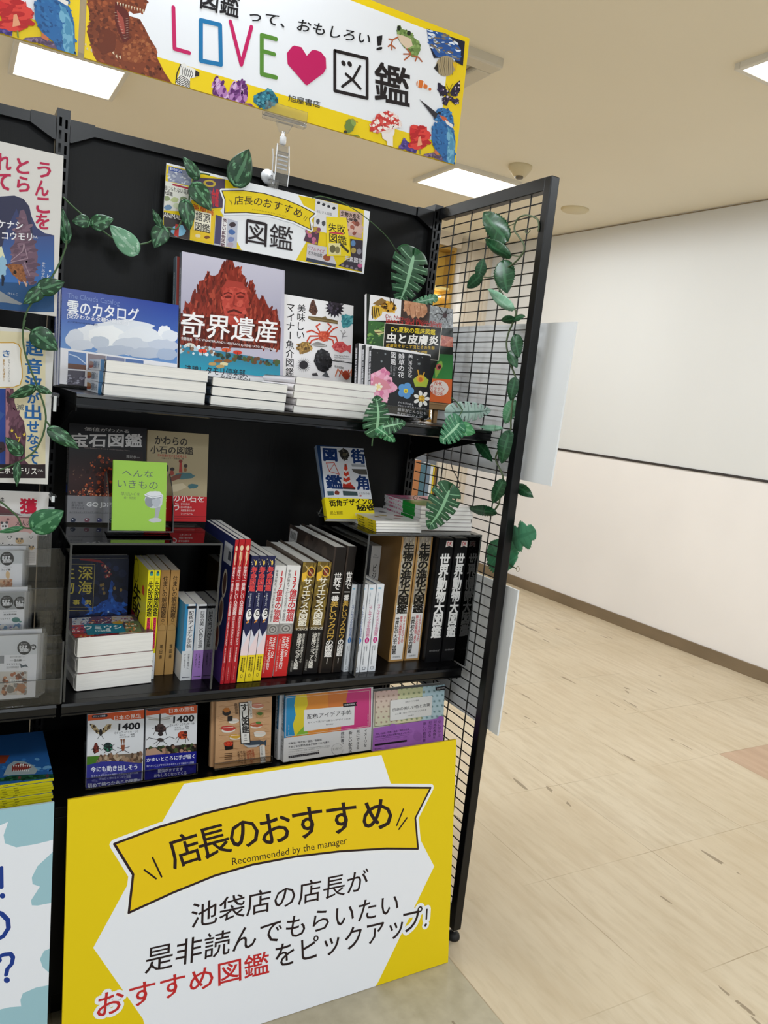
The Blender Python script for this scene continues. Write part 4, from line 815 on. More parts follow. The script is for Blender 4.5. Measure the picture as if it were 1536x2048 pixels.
# the wooden easel under it
wood = mat('easel_wood', '#a8845a', rough=.6, noise=(3, .3, (2, 2, 30)))
P = MI.translation.copy()
r = empty('easel', (P.x + wi / 2, P.y, Z1), 'small wooden easel holding up the insect book at the end of the top shelf', 'easel')
f = MB(); f.box((-wi * .36, -.022, .034), (wi * .5, .014, .0445)); f.box((-wi * .36, -.022, .0445), (wi * .5, -.018, .049)); f.build('ledge', wood, r, bevel=.001)
for s_ in (-1, 1):
    f = MB(); f.box((s_ * .055 - .006, .016, 0), (s_ * .055 + .006, .026, .24), M=T(0, 0, .0065) @ Rx(-12)); f.build('leg', wood, r, bevel=.001)
f = MB(); f.box((-.006, -.02, 0), (.006, -.008, .24), M=T(0, .128, .005) @ Rx(14)); f.build('leg', wood, r, bevel=.001)
f = MB(); f.box((.062, -.012, .001), (.072, -.002, .034)); f.build('leg', wood, r, bevel=.001)
def weed(a):
    a.cr = B2; a.fill('#e9e7ea'); pts = [(815, 420), (1165, 465), (1175, 480), (1160, 845), (1148, 852), (790, 800), (780, 790), (800, 435)]; a.poly(pts, '#17181c')
    for x, y, q in ((893, 455, 8), (845, 448, 4), (1100, 515, 12), (1120, 475, 6), (870, 500, 9), (930, 490, 4), (1090, 490, 6), (960, 540, 6)): a.star(x, y, q, '#8a9296', 6, .4)
    fl = [(785, 585), (845, 560), (888, 535), (915, 575), (920, 610), (962, 650), (950, 685), (905, 700), (905, 755), (860, 745), (785, 700)]; a.poly(fl, '#e79ab8'); a.spk(fl, ['#f0b8ce', '#d97aa2', '#eaa8c2'], 60, 16, 2); a.poly([(825, 590), (900, 620), (930, 665), (860, 680), (810, 660)], '#d9a24a' if 0 else '#d98a9a'); a.ell(850, 660, 20, 20, '#efdc9a'); a.layer()
    for i in range(5): a.ell(850 + 18 * math.cos(i * 1.26), 655 + 18 * math.sin(i * 1.26), 8, 8, '#f4ede0', lay=False)
    for i in range(5): a.ell(1018 + 28 * math.cos(i * 1.257 - 1.2), 680 + 28 * math.sin(i * 1.257 - 1.2), 23, 23, '#5a97d2')
    a.ell(1018, 682, 14, 14, '#e6cf3a'); a.ell(1018, 682, 6, 6, '#8a6a20')
    a.poly([(1062, 610), (1090, 590), (1130, 590), (1158, 615), (1145, 660), (1110, 655), (1075, 655)], '#a8b83e'); a.ell(1108, 606, 26, 24, '#dba42e'); a.ell(1108, 612, 12, 14, '#c8642a'); a.line([(1098, 590), (1092, 555)], 8, '#dba42e'); a.line([(1122, 590), (1132, 568)], 8, '#dba42e')
    for i in range(7): a.ell(1115 + 34 * math.cos(i * .9), 730 + 34 * math.sin(i * .9), 18, 11, '#eceae6', i * 51.4)
    a.ell(1115, 728, 20, 19, '#d9a92e'); a.spk([(1098, 712), (1132, 712), (1132, 745), (1098, 745)], ['#e8c45a', '#a8761e'], 20, 4, 1)
    a.tv('図鑑', (925, 440), (960, 445), (922, 520), '#e6e4e8', .01); a.tv('雑草の花', (972, 448), (1012, 452), (968, 600), '#e6e4e8', .01); a.tv('美しき小さな', (1032, 455), (1062, 458), (1028, 600), '#e6e4e8', .01); a.tv('大作晃一写真', (940, 525), (955, 527), (937, 590), '#a5a5aa'); a.tv('多田多恵子文', (922, 522), (936, 524), (919, 580), '#a5a5aa')
    a.t('すぐそばにある', (970, 745), (1065, 760), (968, 757), '#c9c9cf', .01); a.t('でもはじめて見る雑草の花。', (968, 765), (1145, 790), (966, 777), '#c9c9cf', .01); a.t('雑草がこんなにも', (968, 785), (1145, 812), (966, 805), '#e2e2e6', .01); a.t('きれいだなんて…', (965, 810), (1142, 838), (962, 830), '#e2e2e6', .01)
def weed_sp(a):
    a.nm = True; a.fill('#26272b'); a.tv('雑草の花図鑑', (.1, .06), (.9, .06), (.1, .6), '#d8d8dc', .02); a.norm(0, .68, 1, 1, '#d9a8bc')
MW, ww, hw = facing((738, 838), (858, 847), (737, 692), -.262, 9, Z1 + .008)
for i in range(3):
    book('book', ['black flower book with white border standing front on the top shelf', 'black flower book behind the front copy, its spine showing at the left', 'rearmost copy of the black flower books, white edge peeking out above the stack'][i], 'book', 'black flower books', MW @ T(-.011 * i, .0125 * i, .004 * i), ww - .002, .0115, hw, weed if i == 0 else None, weed_sp, fc='#e9e7ea', sc='#26272b', bc='#ddd')
def display_stand(M, w, h, d, label, group='clear book stands', lip=.02):
    r = empty('book_stand', M, label, 'book stand', group)
    f = MB(); f.box((-.002, -.003, -.0016), (w + .002, d, -.0005)); f.build('base', ACRYL, r)
    f = MB(); f.box((-.002, -.0055, -.0016), (w + .002, -.003, lip)); f.box((-.002, -.0058, lip), (w + .002, -.0027, lip + .0008), mi=1); f.build('lip', [ACRYL, EDGE], r)
    f = MB(); f.box((-.002, d, -.0016), (w + .002, d + .0025, h * .6)); f.build('back_rest', ACRYL, r)
display_stand(MW, ww, hw, .037, 'clear book stand under the black flower books')
# ---- flat stacks along the front of the top shelf
def stack(n, x0, x1, y, z, hs, depth, topfn, mk, labels, group, sc, fc, spine=None, jit=.004, seed=1, cat='book', pos='stack'):
    g = random.Random(seed); zz = z
    for i in range(n):
        t = hs / n; wd = x1 - x0
        dx, dy = (g.uniform(-jit, jit), g.uniform(-jit, 0)) if i else (0, 0)
        M = flat(x0 + dx, y + dy, zz, t, wd, depth, g.uniform(-.6, .6))
        book('book', labels[i], cat, group, M, wd, t * .97, depth, topfn if i == n - 1 else None, spine, None, fc=fc, sc=sc, bc=fc, m=GLOSS, round_=.006 if t > .012 else .003)
        zz += t
def s1_sp(a):
    a.nm = True; a.fill('#dfe3ea'); a.norm(0, .78, 1, 1, '#2f86c4'); a.layer(); a.ell(.4, .06, .25, .25, '#a8502e'); a.ell(.6, .1, .2, .2, '#b8803a'); a.tv('図鑑の本', (.15, .3), (.85, .3), (.15, .7), '#6a7a8a', .02)
stack(3, .0605, .2465, -.332, Z1, .062, .185, lambda a: (a.fill('#e6e2d8'), setattr(a, 'nm', True), a.norm(.05, .08, .5, .4, '#d9b96a'), a.norm(.3, .6, .95, .95, '#9cc0cf')), None,
      ['bottom paperback of the pale stack with blue banded spines on the top shelf', 'middle paperback of the pale stack with blue banded spines on the top shelf', 'topmost paperback of the pale stack with blue banded spines, below the cloud book'], 'pale stack below the cloud book', '#dfe3ea', '#dfe3ea', s1_sp, .005, 3)
stack(3, .2535, .408, -.333, Z1, .053, .18, lambda a: a.fill('#d9dce2'), None,
      ['bottom thin hardback of the white stack below the red rock book', 'middle thin hardback of the white stack below the red rock book', 'topmost thin hardback of the white stack below the red rock book'], 'thin white stack', '#2c3a4a', '#38424e', None, .003, 5)
stack(5, .4235, .6075, -.331, Z1, .071, .19, lambda a: (a.fill('#efe9ea'), setattr(a, 'nm', True), a.norm(.0, .0, .4, .12, '#c23a52'), a.norm(.3, .5, .95, .9, '#d9cfd2')), None,
      [k + ' pink edged book of the stack below the white seafood book' for k in ('bottom', 'second from bottom', 'middle', 'second from top', 'topmost')], 'pink edged stack', '#efeaec', '#efe6e8', None, .004, 8)
# ---- the lower shelf: two clear risers and what stands under and on them
def riser(M, w, d, h, label):
    r = empty('display_riser', M, label, 'acrylic riser', 'clear acrylic risers'); t = .004
    e = .0006
    def slab(name, a, b):
        f = MB(); f.box(a, b)
        for ax in range(3):                                # polished edges catch the light
            pass
        o = f.build(name, [ACRYL, EDGE], r); return o
    def plate(name, a, b, edges):
        f = MB(); f.box(a, b)
        for q in edges: f.box(q[0], q[1], mi=1)
        return f.build(name, [ACRYL, EDGE], r)
    plate('top_plate', (0, 0, h - t), (w, d, h), [((0, -e, h - t), (w, 0, h)), ((-e, 0, h - t), (0, d, h)), ((w, 0, h - t), (w + e, d, h))])
    plate('side_plate', (0, 0, .0012), (t, d, h - t - .0004), [((0, -e, .0012), (t, 0, h - t))])
    plate('side_plate', (w - t, 0, .0012), (w, d, h - t - .0004), [((w - t, -e, .0012), (w, 0, h - t))])
    return r
ZL = .963; RL = dict(x=.0195, y=-.343, w=.2795, d=.205)
riser(T(RL['x'], RL['y'], Z2), RL['w'], RL['d'], ZL - Z2, 'clear acrylic riser at the left end of the lower shelf')
ZR = .985; RR = dict(x=.6205, y=-.342, w=.3015, d=.28)
riser(T(RR['x'], RR['y'], Z2), RR['w'], RR['d'], ZR - Z2, 'clear acrylic riser at the right end of the lower shelf')

def spine_book(name, label, group, bl, br, top, depth, z=None, lean=0, y=None, cat='book', **k):
    "a shelved book from the foot of its spine (two pixels) and the pixel of its top left corner"
    z = Z2 if z is None else z
    if y is None: A = U(bl[0], bl[1], 'z', z); y = A.y
    A = U(bl[0], bl[1], 'y', y); B = U(br[0], br[1], 'y', y)
    A.z = z; t = max(B.x - A.x, .006)
    h = (U(top[0], top[1], 'y', y).z - z) / math.cos(math.radians(lean))
    M = T(A.x + t if lean < 0 else A.x + t, y, z + (t * math.sin(math.radians(lean)) if lean > 0 else 0) + .0004) @ Ry(lean) @ Rz(90)
    k['h'] = h; k['t'] = t * .985
    M = M @ T(0, 0, 0)
    return M, depth, t * .985, h
def put_spine(n, label, cat, group, S, **k):
    M, w, t, h = S; return book('book', label, cat, group, M @ T(0, .0002, 0), w, t, h, **k)
YS = -.322
# three thin red human-body books
def red_sp(a):
    a.nm = True; a.fill('#ab2029'); a.norm(0, 0, 1, .18, '#b41d26')
    a.ell(.55, .06, .3, .018, '#e9cfae'); a.poly([(.35, .08), (.75, .09), (.8, .13), (.55, .16), (.35, .195), (.4, .15), (.25, .12)], '#dba882'); a.line([(.45, .09), (.4, .13), (.6, .17)], .12, '#f0dcc0')
    a.tv('世界で一番美しい人体図鑑', (.2, .185), (.8, .185), (.2, .52), '#f0dada', .02, 1.05); a.t('SEE INSIDE HUMAN BODY', (.68, .53), (.68, .73), (.3, .53), '#eacaca', .02); a.tv('坂井建雄監修', (.35, .745), (.65, .745), (.35, .85), '#eacaca', .02); a.tv('エクスナレッジ', (.4, .88), (.6, .88), (.4, .975), '#eacaca')
def red_back(a):
    a.nm = True; a.fill('#232a58'); a.norm(0, .78, 1, 1, '#4a3470'); a.norm(.7, .05, .95, .19, '#c9ccd4'); a.norm(.84, .1, .92, .16, '#50535e')  # purple foot: the lilac book's reflection in the riser, painted into the cover
    for i, (x, y) in enumerate(((.82, .33), (.8, .53), (.76, .72), (.3, .4), (.3, .62))): a.ell(x, y, .07, .1, '#c9bfae'); a.ell(x, y, .05, .075, ['#5a3f36', '#7a5a48', '#8a4a3a'][i % 3])
for i, (bl, br, tp) in enumerate((((440.5, 1363), (447.5, 1363), (459.5, 1080)), ((448.5, 1363), (459.5, 1363), (476, 1079)), ((460.5, 1361), (471.5, 1361), (490, 1079)))):
    put_spine('book', ['leftmost of the three thin red human body books, blue back cover against the clear riser', 'middle of the three thin red human body books on the lower shelf', 'third thin red human body book from the left, beside the dark blue cat books'][i], 'book', 'thin red human body books', spine_book('', '', '', bl, br, tp, .215, lean=1.6, y=YS), spine=red_sp, back=red_back if i == 0 else None, fc='#283068', sc='#c0242e', bc='#232a58')
def life_sp(a):
    a.nm = True; a.fill('#23264c'); a.poly([(0, .58), (1, .57), (1, 1), (0, 1)], '#dcdce8'); a.poly([(0, .57), (.5, .64), (1, .58), (1, .5), (0, .5)], '#23264c'); a.poly([(0, .74), (1, .6), (1, 1), (0, 1)], '#ecd6da'); a.norm(0, .785, 1, 1, '#e9cf28')
    for i in range(16): a.ell(a.rng.random(), a.rng.random() * .55, .035, .006, '#e9e4d2')
    a.ell(.62, .055, .12, .018, '#e8c45a'); a.line([(.3, .03), (.62, .055)], .06, '#e8c45a')
    a.tv('寿命図鑑', (.12, .085), (.88, .085), (.12, .275), '#d9484a', .04, 1.0); a.tv('いきものくらべ', (.3, .29), (.6, .29), (.3, .4), '#d5d7e2', .02)
    a.blob(.5, .46, .42, .05, '#f0eeee', 3, .15); a.ell(.6, .45, .28, .028, '#2a2a30'); a.ell(.58, .45, .2, .018, '#eceaea'); a.ell(.5, .45, .07, .008, '#222'); a.line([(.35, .525), (.6, .505)], .16, '#d98a3a')
    a.tv('絵やまぐち著いろは出版', (.55, .8), (.8, .8), (.55, .92), '#3a3420', .02); a.tv('寿命図鑑編集', (.25, .8), (.48, .8), (.25, .91), '#3a3420', .02); a.ell(.5, .95, .14, .014, '#3a3420'); a.ell(.5, .95, .1, .01, '#e9cf28')
for i, (bl, br, tp) in enumerate((((473.8, 1363), (488.5, 1363), (501, 1113)), ((489.3, 1363), (504.8, 1363), (520, 1113)), ((505.6, 1363), (520.7, 1363), (536.5, 1113)))):
    put_spine('book', [k + ' of the three dark blue and yellow spined books with a white cat' for k in ('leftmost', 'middle', 'rightmost')][i], 'book', 'dark blue cat books', spine_book('', '', '', bl, br, tp, .18, lean=2.2, y=YS), spine=life_sp, fc='#2a2c52', sc='#23264c', bc='#2a2c52')
def b137_sp(a):
    a.nm = True; a.fill('#e6e4e4'); a.norm(0, .615, 1, 1, '#cf2c2c'); a.norm(0, .52, 1, .615, '#8d8a88')
    for i in range(4): a.ell(.5, .567, .42 - .1 * i, .044 - .011 * i, ['#a8a5a2', '#6f6c6a', '#b4b1ae', '#7b7876'][i])
    a.tv('137億年の物語', (.42, .04), (.95, .04), (.42, .5), '#c62430', .03, 1.0); a.tv('宇宙が始まってから今日までの全歴史', (.12, .04), (.34, .04), (.12, .5), '#4a4648', .01)
    # english title runs down the spine
    for st, x0, x1, y1 in (('WHAT ON', .62, .85, .82), ('EARTH HAPPENED?', .34, .57, .93)): a.t(st, (x1, .64), (x1, y1), (x0, .64), '#f0e4e2', .03)
    a.tv('クリストファー・ロイド野中香方子', (.1, .66), (.24, .66), (.1, .96), '#f0d6d2')
for i, (bl, br, tp) in enumerate((((521.8, 1354), (544.3, 1354), (549.5, 1133)), ((545.5, 1354), (572.7, 1354), (573.6, 1133)))):
    put_spine('book', ['left one of the two red and white history books in clear wrap', 'right one of the two red and white history books, beside the gold science books'][i], 'book', 'red and white history books', spine_book('', '', '', bl, br, tp, .19, lean=2.4, y=YS + .012), spine=b137_sp, fc='#d9d6d4', sc='#e6e4e4', bc='#c9c6c4')
def sci_sp(a):
    a.nm = True; a.fill('#161415'); a.norm(0, 0, 1, .59, '#6a5626'); a.spk([(0, 0), (1, 0), (1, .58), (0, .58)], ['#7d682e', '#544220', '#8e7836', '#3a2d18'], 60, .12, 3, .25)
    a.poly([(.02, .1), (.35, .08), (.42, .16), (.1, .17)], '#e8b93a'); a.ell(.65, .085, .32, .05, '#d9a83a'); a.ell(.65, .085, .25, .038, '#3a2a1a'); a.ell(.65, .09, .16, .03, '#8a3a2a'); a.line([(.2, .03), (.9, .12)], .06, '#c9b48a')
    a.tv('サイエンス大図鑑', (.22, .14), (.82, .14), (.22, .56), '#ece6d8', .03, 1.0); a.t('Eyewitness', (.3, .565), (.98, .565), (.3, .578), '#b8b0a0'); a.t('SCIENCE', (.12, .58), (.98, .58), (.12, .6), '#d9d2c2', .02)
    a.tv('決定版ヴィジュアル図鑑', (.3, .63), (.62, .63), (.3, .95), '#e6e2da', .03, 1.0); a.tv('科学の基本から最先端まですべてを', (.66, .63), (.86, .63), (.66, .89), '#d0ccc4', .02); a.tv('河出書房新社', (.06, .87), (.24, .87), (.06, .97), '#a8a49c')
for i, (bl, br, tp) in enumerate((((576, 1354), (603, 1354), (603.5, 1127)), ((605, 1354), (633, 1354), (633.5, 1126)))):
    put_spine('book', ['left one of the two thick gold and black science books in clear wrap', 'right one of the two thick gold and black science books, beside the owl books'][i], 'book', 'gold and black science books', spine_book('', '', '', bl, br, tp, .225, lean=2.4, y=YS + .012), spine=sci_sp, fc='#2a2620', sc='#161415', bc='#6b5c50', hard=True)
def owl_sp(a):
    a.nm = True; a.fill('#1a1513'); a.norm(0, 0, .14, 1, '#3a302a')
    a.tv('世界で一番', (.28, .2), (.86, .2), (.28, .425), '#ece8e6', .025, 1.05); a.tv('美しいフクロウ', (.28, .425), (.86, .425), (.28, .735), '#c9a24a', .025, 1.05); a.tv('の図鑑', (.28, .735), (.86, .735), (.28, .87), '#ece8e6', .025, 1.05); a.line([(.55, .885), (.55, .925)], .06, '#c9c2bc')
def owl_back(a):
    a.nm = True; a.fill('#3d332e'); a.spk([(0, 0), (1, 0), (1, 1), (0, 1)], ['#4a3e38', '#2f2723', '#56483f'], 60, .08, 2, 1.2); a.norm(.02, .03, .2, .2, '#dcd9d6')
    for i in range(7): a.norm(.04 + .02 * i, .05, .05 + .02 * i, .11, '#222')
for i, (bl, br, tp) in enumerate((((637, 1352), (661, 1352), (666, 1096)), ((662.5, 1352), (680.5, 1352), (690, 1094)))):
    put_spine('book', ['left one of the two tall dark brown owl books, its barcode showing', 'right one of the two tall dark brown owl books, against the right riser'][i], 'book', 'tall dark owl books', spine_book('', '', '', bl, br, tp, .26, lean=1.7, y=YS + .01), spine=owl_sp, back=owl_back, fc='#3d332e', sc='#1a1513', bc='#3d332e', hard=True)
# under the right riser
def foss_sp(col):
    def fn(a):
        a.nm = True; a.fill('#dfe2e8'); a.blob(.4, .045, .3, .012, '#8fc0da', 2); a.tv('古生物のサイズが実感できる', (.2, .09), (.4, .09), (.2, .22), '#5a6a86'); a.tv('リアルサイズ古生物図鑑', (.3, .225), (.78, .225), (.3, .59), '#3f5a96' if col != '#c2187a' else '#b8487e', .01, 1.0)
        a.ell(.52, .635, .3, .034, col); a.tv('古生代', (.42, .612), (.62, .612), (.42, .66), '#e8eaf2', .02); a.tv('土屋健著', (.5, .69), (.68, .69), (.5, .76), '#555b66'); a.tv('群馬県立自然史博物館監修', (.2, .7), (.38, .7), (.2, .92), '#555b66'); a.line([(.3, .945), (.66, .945), (.66, .975), (.3, .975)], .05, '#2a3040', closed=True)
    return fn
for i, (bl, br, tp, c) in enumerate((((688, 1330.5), (699, 1330.5), (702, 1170), '#2f6fb4'), ((706.5, 1328), (720, 1328), (721.5, 1170), '#2f78c4'), ((721.5, 1327), (736, 1327), (734, 1170), '#c2187a'), ((738, 1325.5), (752, 1325.5), (750, 1169), '#c2187a'))):
    put_spine('book', ['thin white fossil book with a blue oval standing just outside the right riser', 'thin white fossil book with a blue oval inside the right riser', 'thin white fossil book with a pink oval next to the blue one', 'rightmost thin white fossil book, pink oval, next to the wooden coloured books'][i], 'book', 'thin white fossil books', spine_book('', '', '', bl, br, tp, .12, lean=0, y=YS + (.0 if i else .01)), spine=foss_sp(c), fc='#2a3550', sc='#dfe2e8', bc='#d3d8e0', hard=True)
S = spine_book('', '', '', (722, 1300), (741, 1300), (731, 1092), .14, y=-.185)
put_spine('book', 'pale grey visual book standing behind the white fossil books', 'book', None, S, spine=lambda a: (setattr(a, 'nm', True), a.fill('#c9c6c4'), a.t('The', (.3, .08), (.6, .08), (.3, .095), '#777'), a.t('Visual', (.2, .1), (.8, .1), (.2, .115), '#777'), a.tv('ビジュアル大図鑑', (.3, .17), (.75, .17), (.3, .8), '#4a4848', .02)), back=lambda a: (setattr(a, 'nm', True), a.fill('#8d8f93'), a.norm(.1, .12, .4, .2, '#3a3a3e'), a.norm(.1, .3, .4, .4, '#3a3a3e')), fc='#bbb', sc='#c9c6c4', bc='#8d8f93')
def evo_sp(a):
    a.nm = True; a.fill('#b08752'); a.norm(.12, 0, .9, .62, '#a59c90'); a.spk([(.12, 0), (.9, 0), (.9, .62), (.12, .62)], ['#b5ada2', '#958c80', '#c2b48e', '#8f8578'], 260, .06, 3, .3)
    a.norm(.12, .545, .9, .985, '#e4e2e2'); a.tv('生物の進化大図鑑', (.2, .05), (.86, .05), (.2, .61), '#16130f', .045, 1.02)
    a.tv('世界初の大迫力図鑑', (.16, .64), (.42, .64), (.16, .94), '#1d1a1a', .03, 1.0); a.tv('膨大な図版で見る', (.46, .63), (.64, .63), (.46, .86), '#c0303a', .02, 1.0); a.tv('3000点以上の', (.68, .63), (.86, .63), (.68, .85), '#c0303a', .02, 1.0); a.t('河出書房新社', (.25, .955), (.75, .955), (.25, .97), '#444')
def evo_back(a):
    a.nm = True; a.fill('#8f6c40'); a.norm(.1, .02, .3, .1, '#3a2c1c'); a.norm(.1, .11, .3, .18, '#3a2c1c')
for i, (bl, br, tp) in enumerate((((777, 1319), (806.5, 1319), (796.7, 1071)), ((808.4, 1318), (837.7, 1318), (828, 1071)))):
    put_spine('book', ['left one of the two thick tan evolution books inside the right riser', 'right one of the two thick tan evolution books inside the right riser'][i], 'book', 'thick tan evolution books', spine_book('', '', '', bl, br, (tp[0], tp[1] + 3), .215, y=-.275), spine=evo_sp, back=evo_back, fc='#a07a4a', sc='#b08752', bc='#8f6c40', hard=True)
def anim_sp(a):
    a.nm = True; a.fill('#131315'); a.poly([(.5, .02), (.95, .02), (.98, .07), (.72, .058), (.47, .07)], '#e6dfdc'); a.t('DK', (.58, .027), (.88, .027), (.58, .056), '#c23040', .03)
    for st in range(9): a.line([(.15 + a.rng.random() * .2, .15 + .07 * st), (.1 + a.rng.random() * .7, .19 + .07 * st)], .02, '#2f3238')
    a.tv('世界動物大図鑑', (.2, .12), (.86, .12), (.2, .8), '#e9e8e8', .045, 1.0); a.t('ネコ・パブリッシング', (.2, .9), (.9, .9), (.2, .915), '#b8b6b8', .01)
for i, (bl, br, tp) in enumerate((((849.8, 1327), (878, 1327), (867, 1073)), ((881, 1327), (906, 1327), (901, 1073)))):
    put_spine('book', ['left one of the two thick black animal books inside the right riser', 'rightmost thick black animal book, against the wire panel end of the riser'][i], 'book', 'thick black animal books', spine_book('', '', '', bl, br, (tp[0], tp[1] + 4), .23, y=-.298), spine=anim_sp, fc='#151517', sc='#131315', bc='#101012', hard=True)
# under the left riser
def fail_sp(a):
    a.nm = True; a.fill('#e2d61e'); a.ell(.55, .03, .25, .022, '#2a4a6a'); a.ell(.55, .04, .3, .012, '#3f9a8a'); a.t('マイナビ', (.25, .068), (.9, .068), (.25, .078), '#444'); a.tv('失敗図鑑', (.18, .1), (.92, .1), (.18, .42), '#17150f', .02, 1.05); a.poly([(.28, .43), (.8, .43), (.8, .72), (.28, .72)], '#d2305a'); a.tv('すごい人ほどダメだった', (.35, .435), (.72, .435), (.35, .715), '#3a0f1a', .02, 1.0); a.norm(0, .76, 1, 1, '#dfe2e8'); a.tv('大野正人', (.3, .78), (.75, .78), (.3, .93), '#333')
def fail_back(a):
    a.nm = True; a.fill('#e2d61e'); a.ell(.18, .12, .2, .11, '#2a281c'); a.ell(.18, .12, .185, .1, '#e2d61e'); a.tv('失敗図鑑', (.08, .24), (.62, .24), (.08, .9), '#17150f', .02, 1.05); a.poly([(0, .52), (.55, .54), (.55, .6), (0, .58)], '#c9264e'); a.blob(.75, .22, .1, .05, '#d2452a', 2); a.blob(.78, .58, .12, .05, '#e8e4d8', 3)
for i, (bl, br, tp) in enumerate((((292, 1331), (308, 1331), (281, 1141)), ((309, 1331), (327, 1331), (300.5, 1141)))):
    S = spine_book('', '', '', (284.5 if i == 0 else 297.5, 1332), (297 if i == 0 else 309, 1332), tp, .135, y=-.262)
    put_spine('book', ['left one of the two bright yellow failure books under the left riser', 'right one of the two bright yellow failure books under the left riser'][i], 'book', 'bright yellow failure books', S, spine=fail_sp, back=fail_back, fc='#e2d61e', sc='#e2d61e', bc='#e2d61e')
def house_sp(a):
    a.nm = True; a.fill('#b58a50'); a.norm(0, .52, 1, 1, '#b89058'); a.tv('住まいの解剖図鑑', (.28, .055), (.82, .055), (.28, .45), '#3a2818', .02, 1.02); a.ell(.55, .475, .16, .016, '#3a2818'); a.ell(.55, .475, .11, .011, '#b58a50'); a.line([(.1, .53), (.5, .5), (.9, .53), (.9, .57), (.1, .57)], .04, '#8a6a3a', closed=True); a.tv('増田奏', (.35, .7), (.75, .7), (.35, .85), '#2f2214', .02, .8)
for i, (bl, br, tp) in enumerate((((310, 1331), (328, 1331), (318.5, 1141)), ((329.5, 1330.5), (347, 1330.5), (339, 1141)))):
    put_spine('book', ['left one of the two tan house books under the left riser', 'right one of the two tan house books under the left riser'][i], 'book', 'tan house books', spine_book('', '', '', bl, br, tp, .145, y=-.245), spine=house_sp, fc='#b08850', sc='#b58a50', bc='#a07a46')
def col_sp(c, title, low, word):
    def fn(a):
        a.nm = True; a.fill(c); a.norm(.3, 0, .95, .62, '#e4e4e8'); a.norm(.2, .025, 1, .06, '#1c1c22'); a.tv(title, (.38, .09), (.85, .09), (.38, .58), '#2a2a32', .015, .95); a.norm(0, .61, 1, 1, low); a.tv('すぐ使える。', (.2, .65), (.4, .65), (.2, .85), '#3a3a48', .01); a.tv('仕事や趣味に', (.55, .65), (.75, .65), (.55, .85), '#3a3a48', .01); a.norm(.15, .955, .9, .965, '#444450')
    return fn
put_spine('book', 'small blue and white colour idea book spine under the left riser', 'book', None, spine_book('', '', '', (361, 1344.5), (382.5, 1344.5), (368.5, 1209), .10, y=-.285), spine=col_sp('#2f86b8', '配色アイデア手帖', '#d9dbde', ''), back=lambda a: (setattr(a, 'nm', True), a.fill('#3a8fc0'), a.norm(.1, .06, .5, .4, '#dfe1e4'), a.norm(0, .66, 1, 1, '#d5d8dc'), [a.norm(.14, .1 + .14 * i, .42, .18 + .14 * i, '#333') for i in range(2)]), fc='#c0c4cc', sc='#2f86b8', bc='#d5d8dc')
put_spine('book', 'small lilac colour word book spine under the left riser', 'book', None, spine_book('', '', '', (384, 1344), (404, 1344), (394, 1209), .10, y=-.285), spine=col_sp('#cfd2d8', '日本の美しい色と言葉', '#a57cc4', ''), fc='#c9b9d9', sc='#cfd2d8', bc='#c9b9d9')
def deep(a):
    a.cr = C1; a.fill('#141a34'); a.spk([(540, 320), (1240, 320), (1240, 830), (540, 830)], ['#1b2444', '#101428', '#1f2a50'], 60, 40, 2)
    oc = [(900, 760), (960, 700), (1040, 660), (1050, 560), (1070, 480), (1085, 500), (1075, 620), (1110, 690), (1200, 700), (1235, 720), (1180, 740), (1230, 790), (1120, 770), (1180, 830), (1060, 790), (960, 830), (1000, 780), (800, 820), (880, 780), (780, 700), (790, 640), (860, 730)]; a.poly(oc, '#1d4fa8'); a.spk(oc, ['#2a66c4', '#163c86'], 50, 16, 3); a.ell(1040, 785, 9, 7, '#a8c8ea')
    a.poly([(760, 265), (860, 275), (960, 290), (1000, 320), (880, 300), (770, 290)], '#8a2226'); a.spk([(960, 300), (1000, 310), (1060, 380), (1070, 440), (1030, 480), (990, 400)], ['#9a3a3a', '#6a2a30', '#c9a08a'], 26, 11, 5)
    for x, y in ((970, 530), (990, 565), (1000, 605), (990, 525), (1100, 560), (1160, 575)): a.ell(x, y, 13, 17, '#8a7240')
    a.line([(558, 325), (910, 330), (890, 775), (565, 770)], 4, '#b8a85a', closed=True); a.t('深', (752, 345), (890, 348), (750, 475), '#c2b347', .01); a.t('海', (752, 488), (885, 490), (748, 612), '#c2b347', .01); a.t('生', (592, 345), (720, 348), (588, 465), '#c2b347', .01); a.t('物', (575, 488), (715, 490), (572, 612), '#c2b347', .01)
    a.t('大', (572, 665), (640, 667), (570, 720), '#c2b347', .02); a.t('事', (700, 667), (768, 668), (698, 718), '#c2b347', .02); a.t('典', (815, 668), (880, 670), (812, 716), '#c2b347', .02); a.line([(570, 740), (895, 742)], 3, '#b8a85a')
MD, wd_, hd_ = facing((112, 1262), (254, 1252), (117, 1118), -.155, 8, None, t=.03)
hd2 = hd_ + (MD.translation.z - Z2 - .005) ; MD2 = MD.copy(); MD2.translation.z = Z2 + .005; MD2.translation.y = -.165; MD2.translation.x = .0246
for i in range(2): book('book', ['dark blue deep sea book with a blue octopus standing under the left riser', 'copy of the dark blue deep sea book behind it, only its top edge showing'][i], 'book', 'dark blue deep sea books', MD2 @ T(.002 * i, .0155 * i, 0), wd_, .015, hd2 + .006 * i, deep if i == 0 else None, None, fc='#141a34', sc='#121834', bc='#141a34')
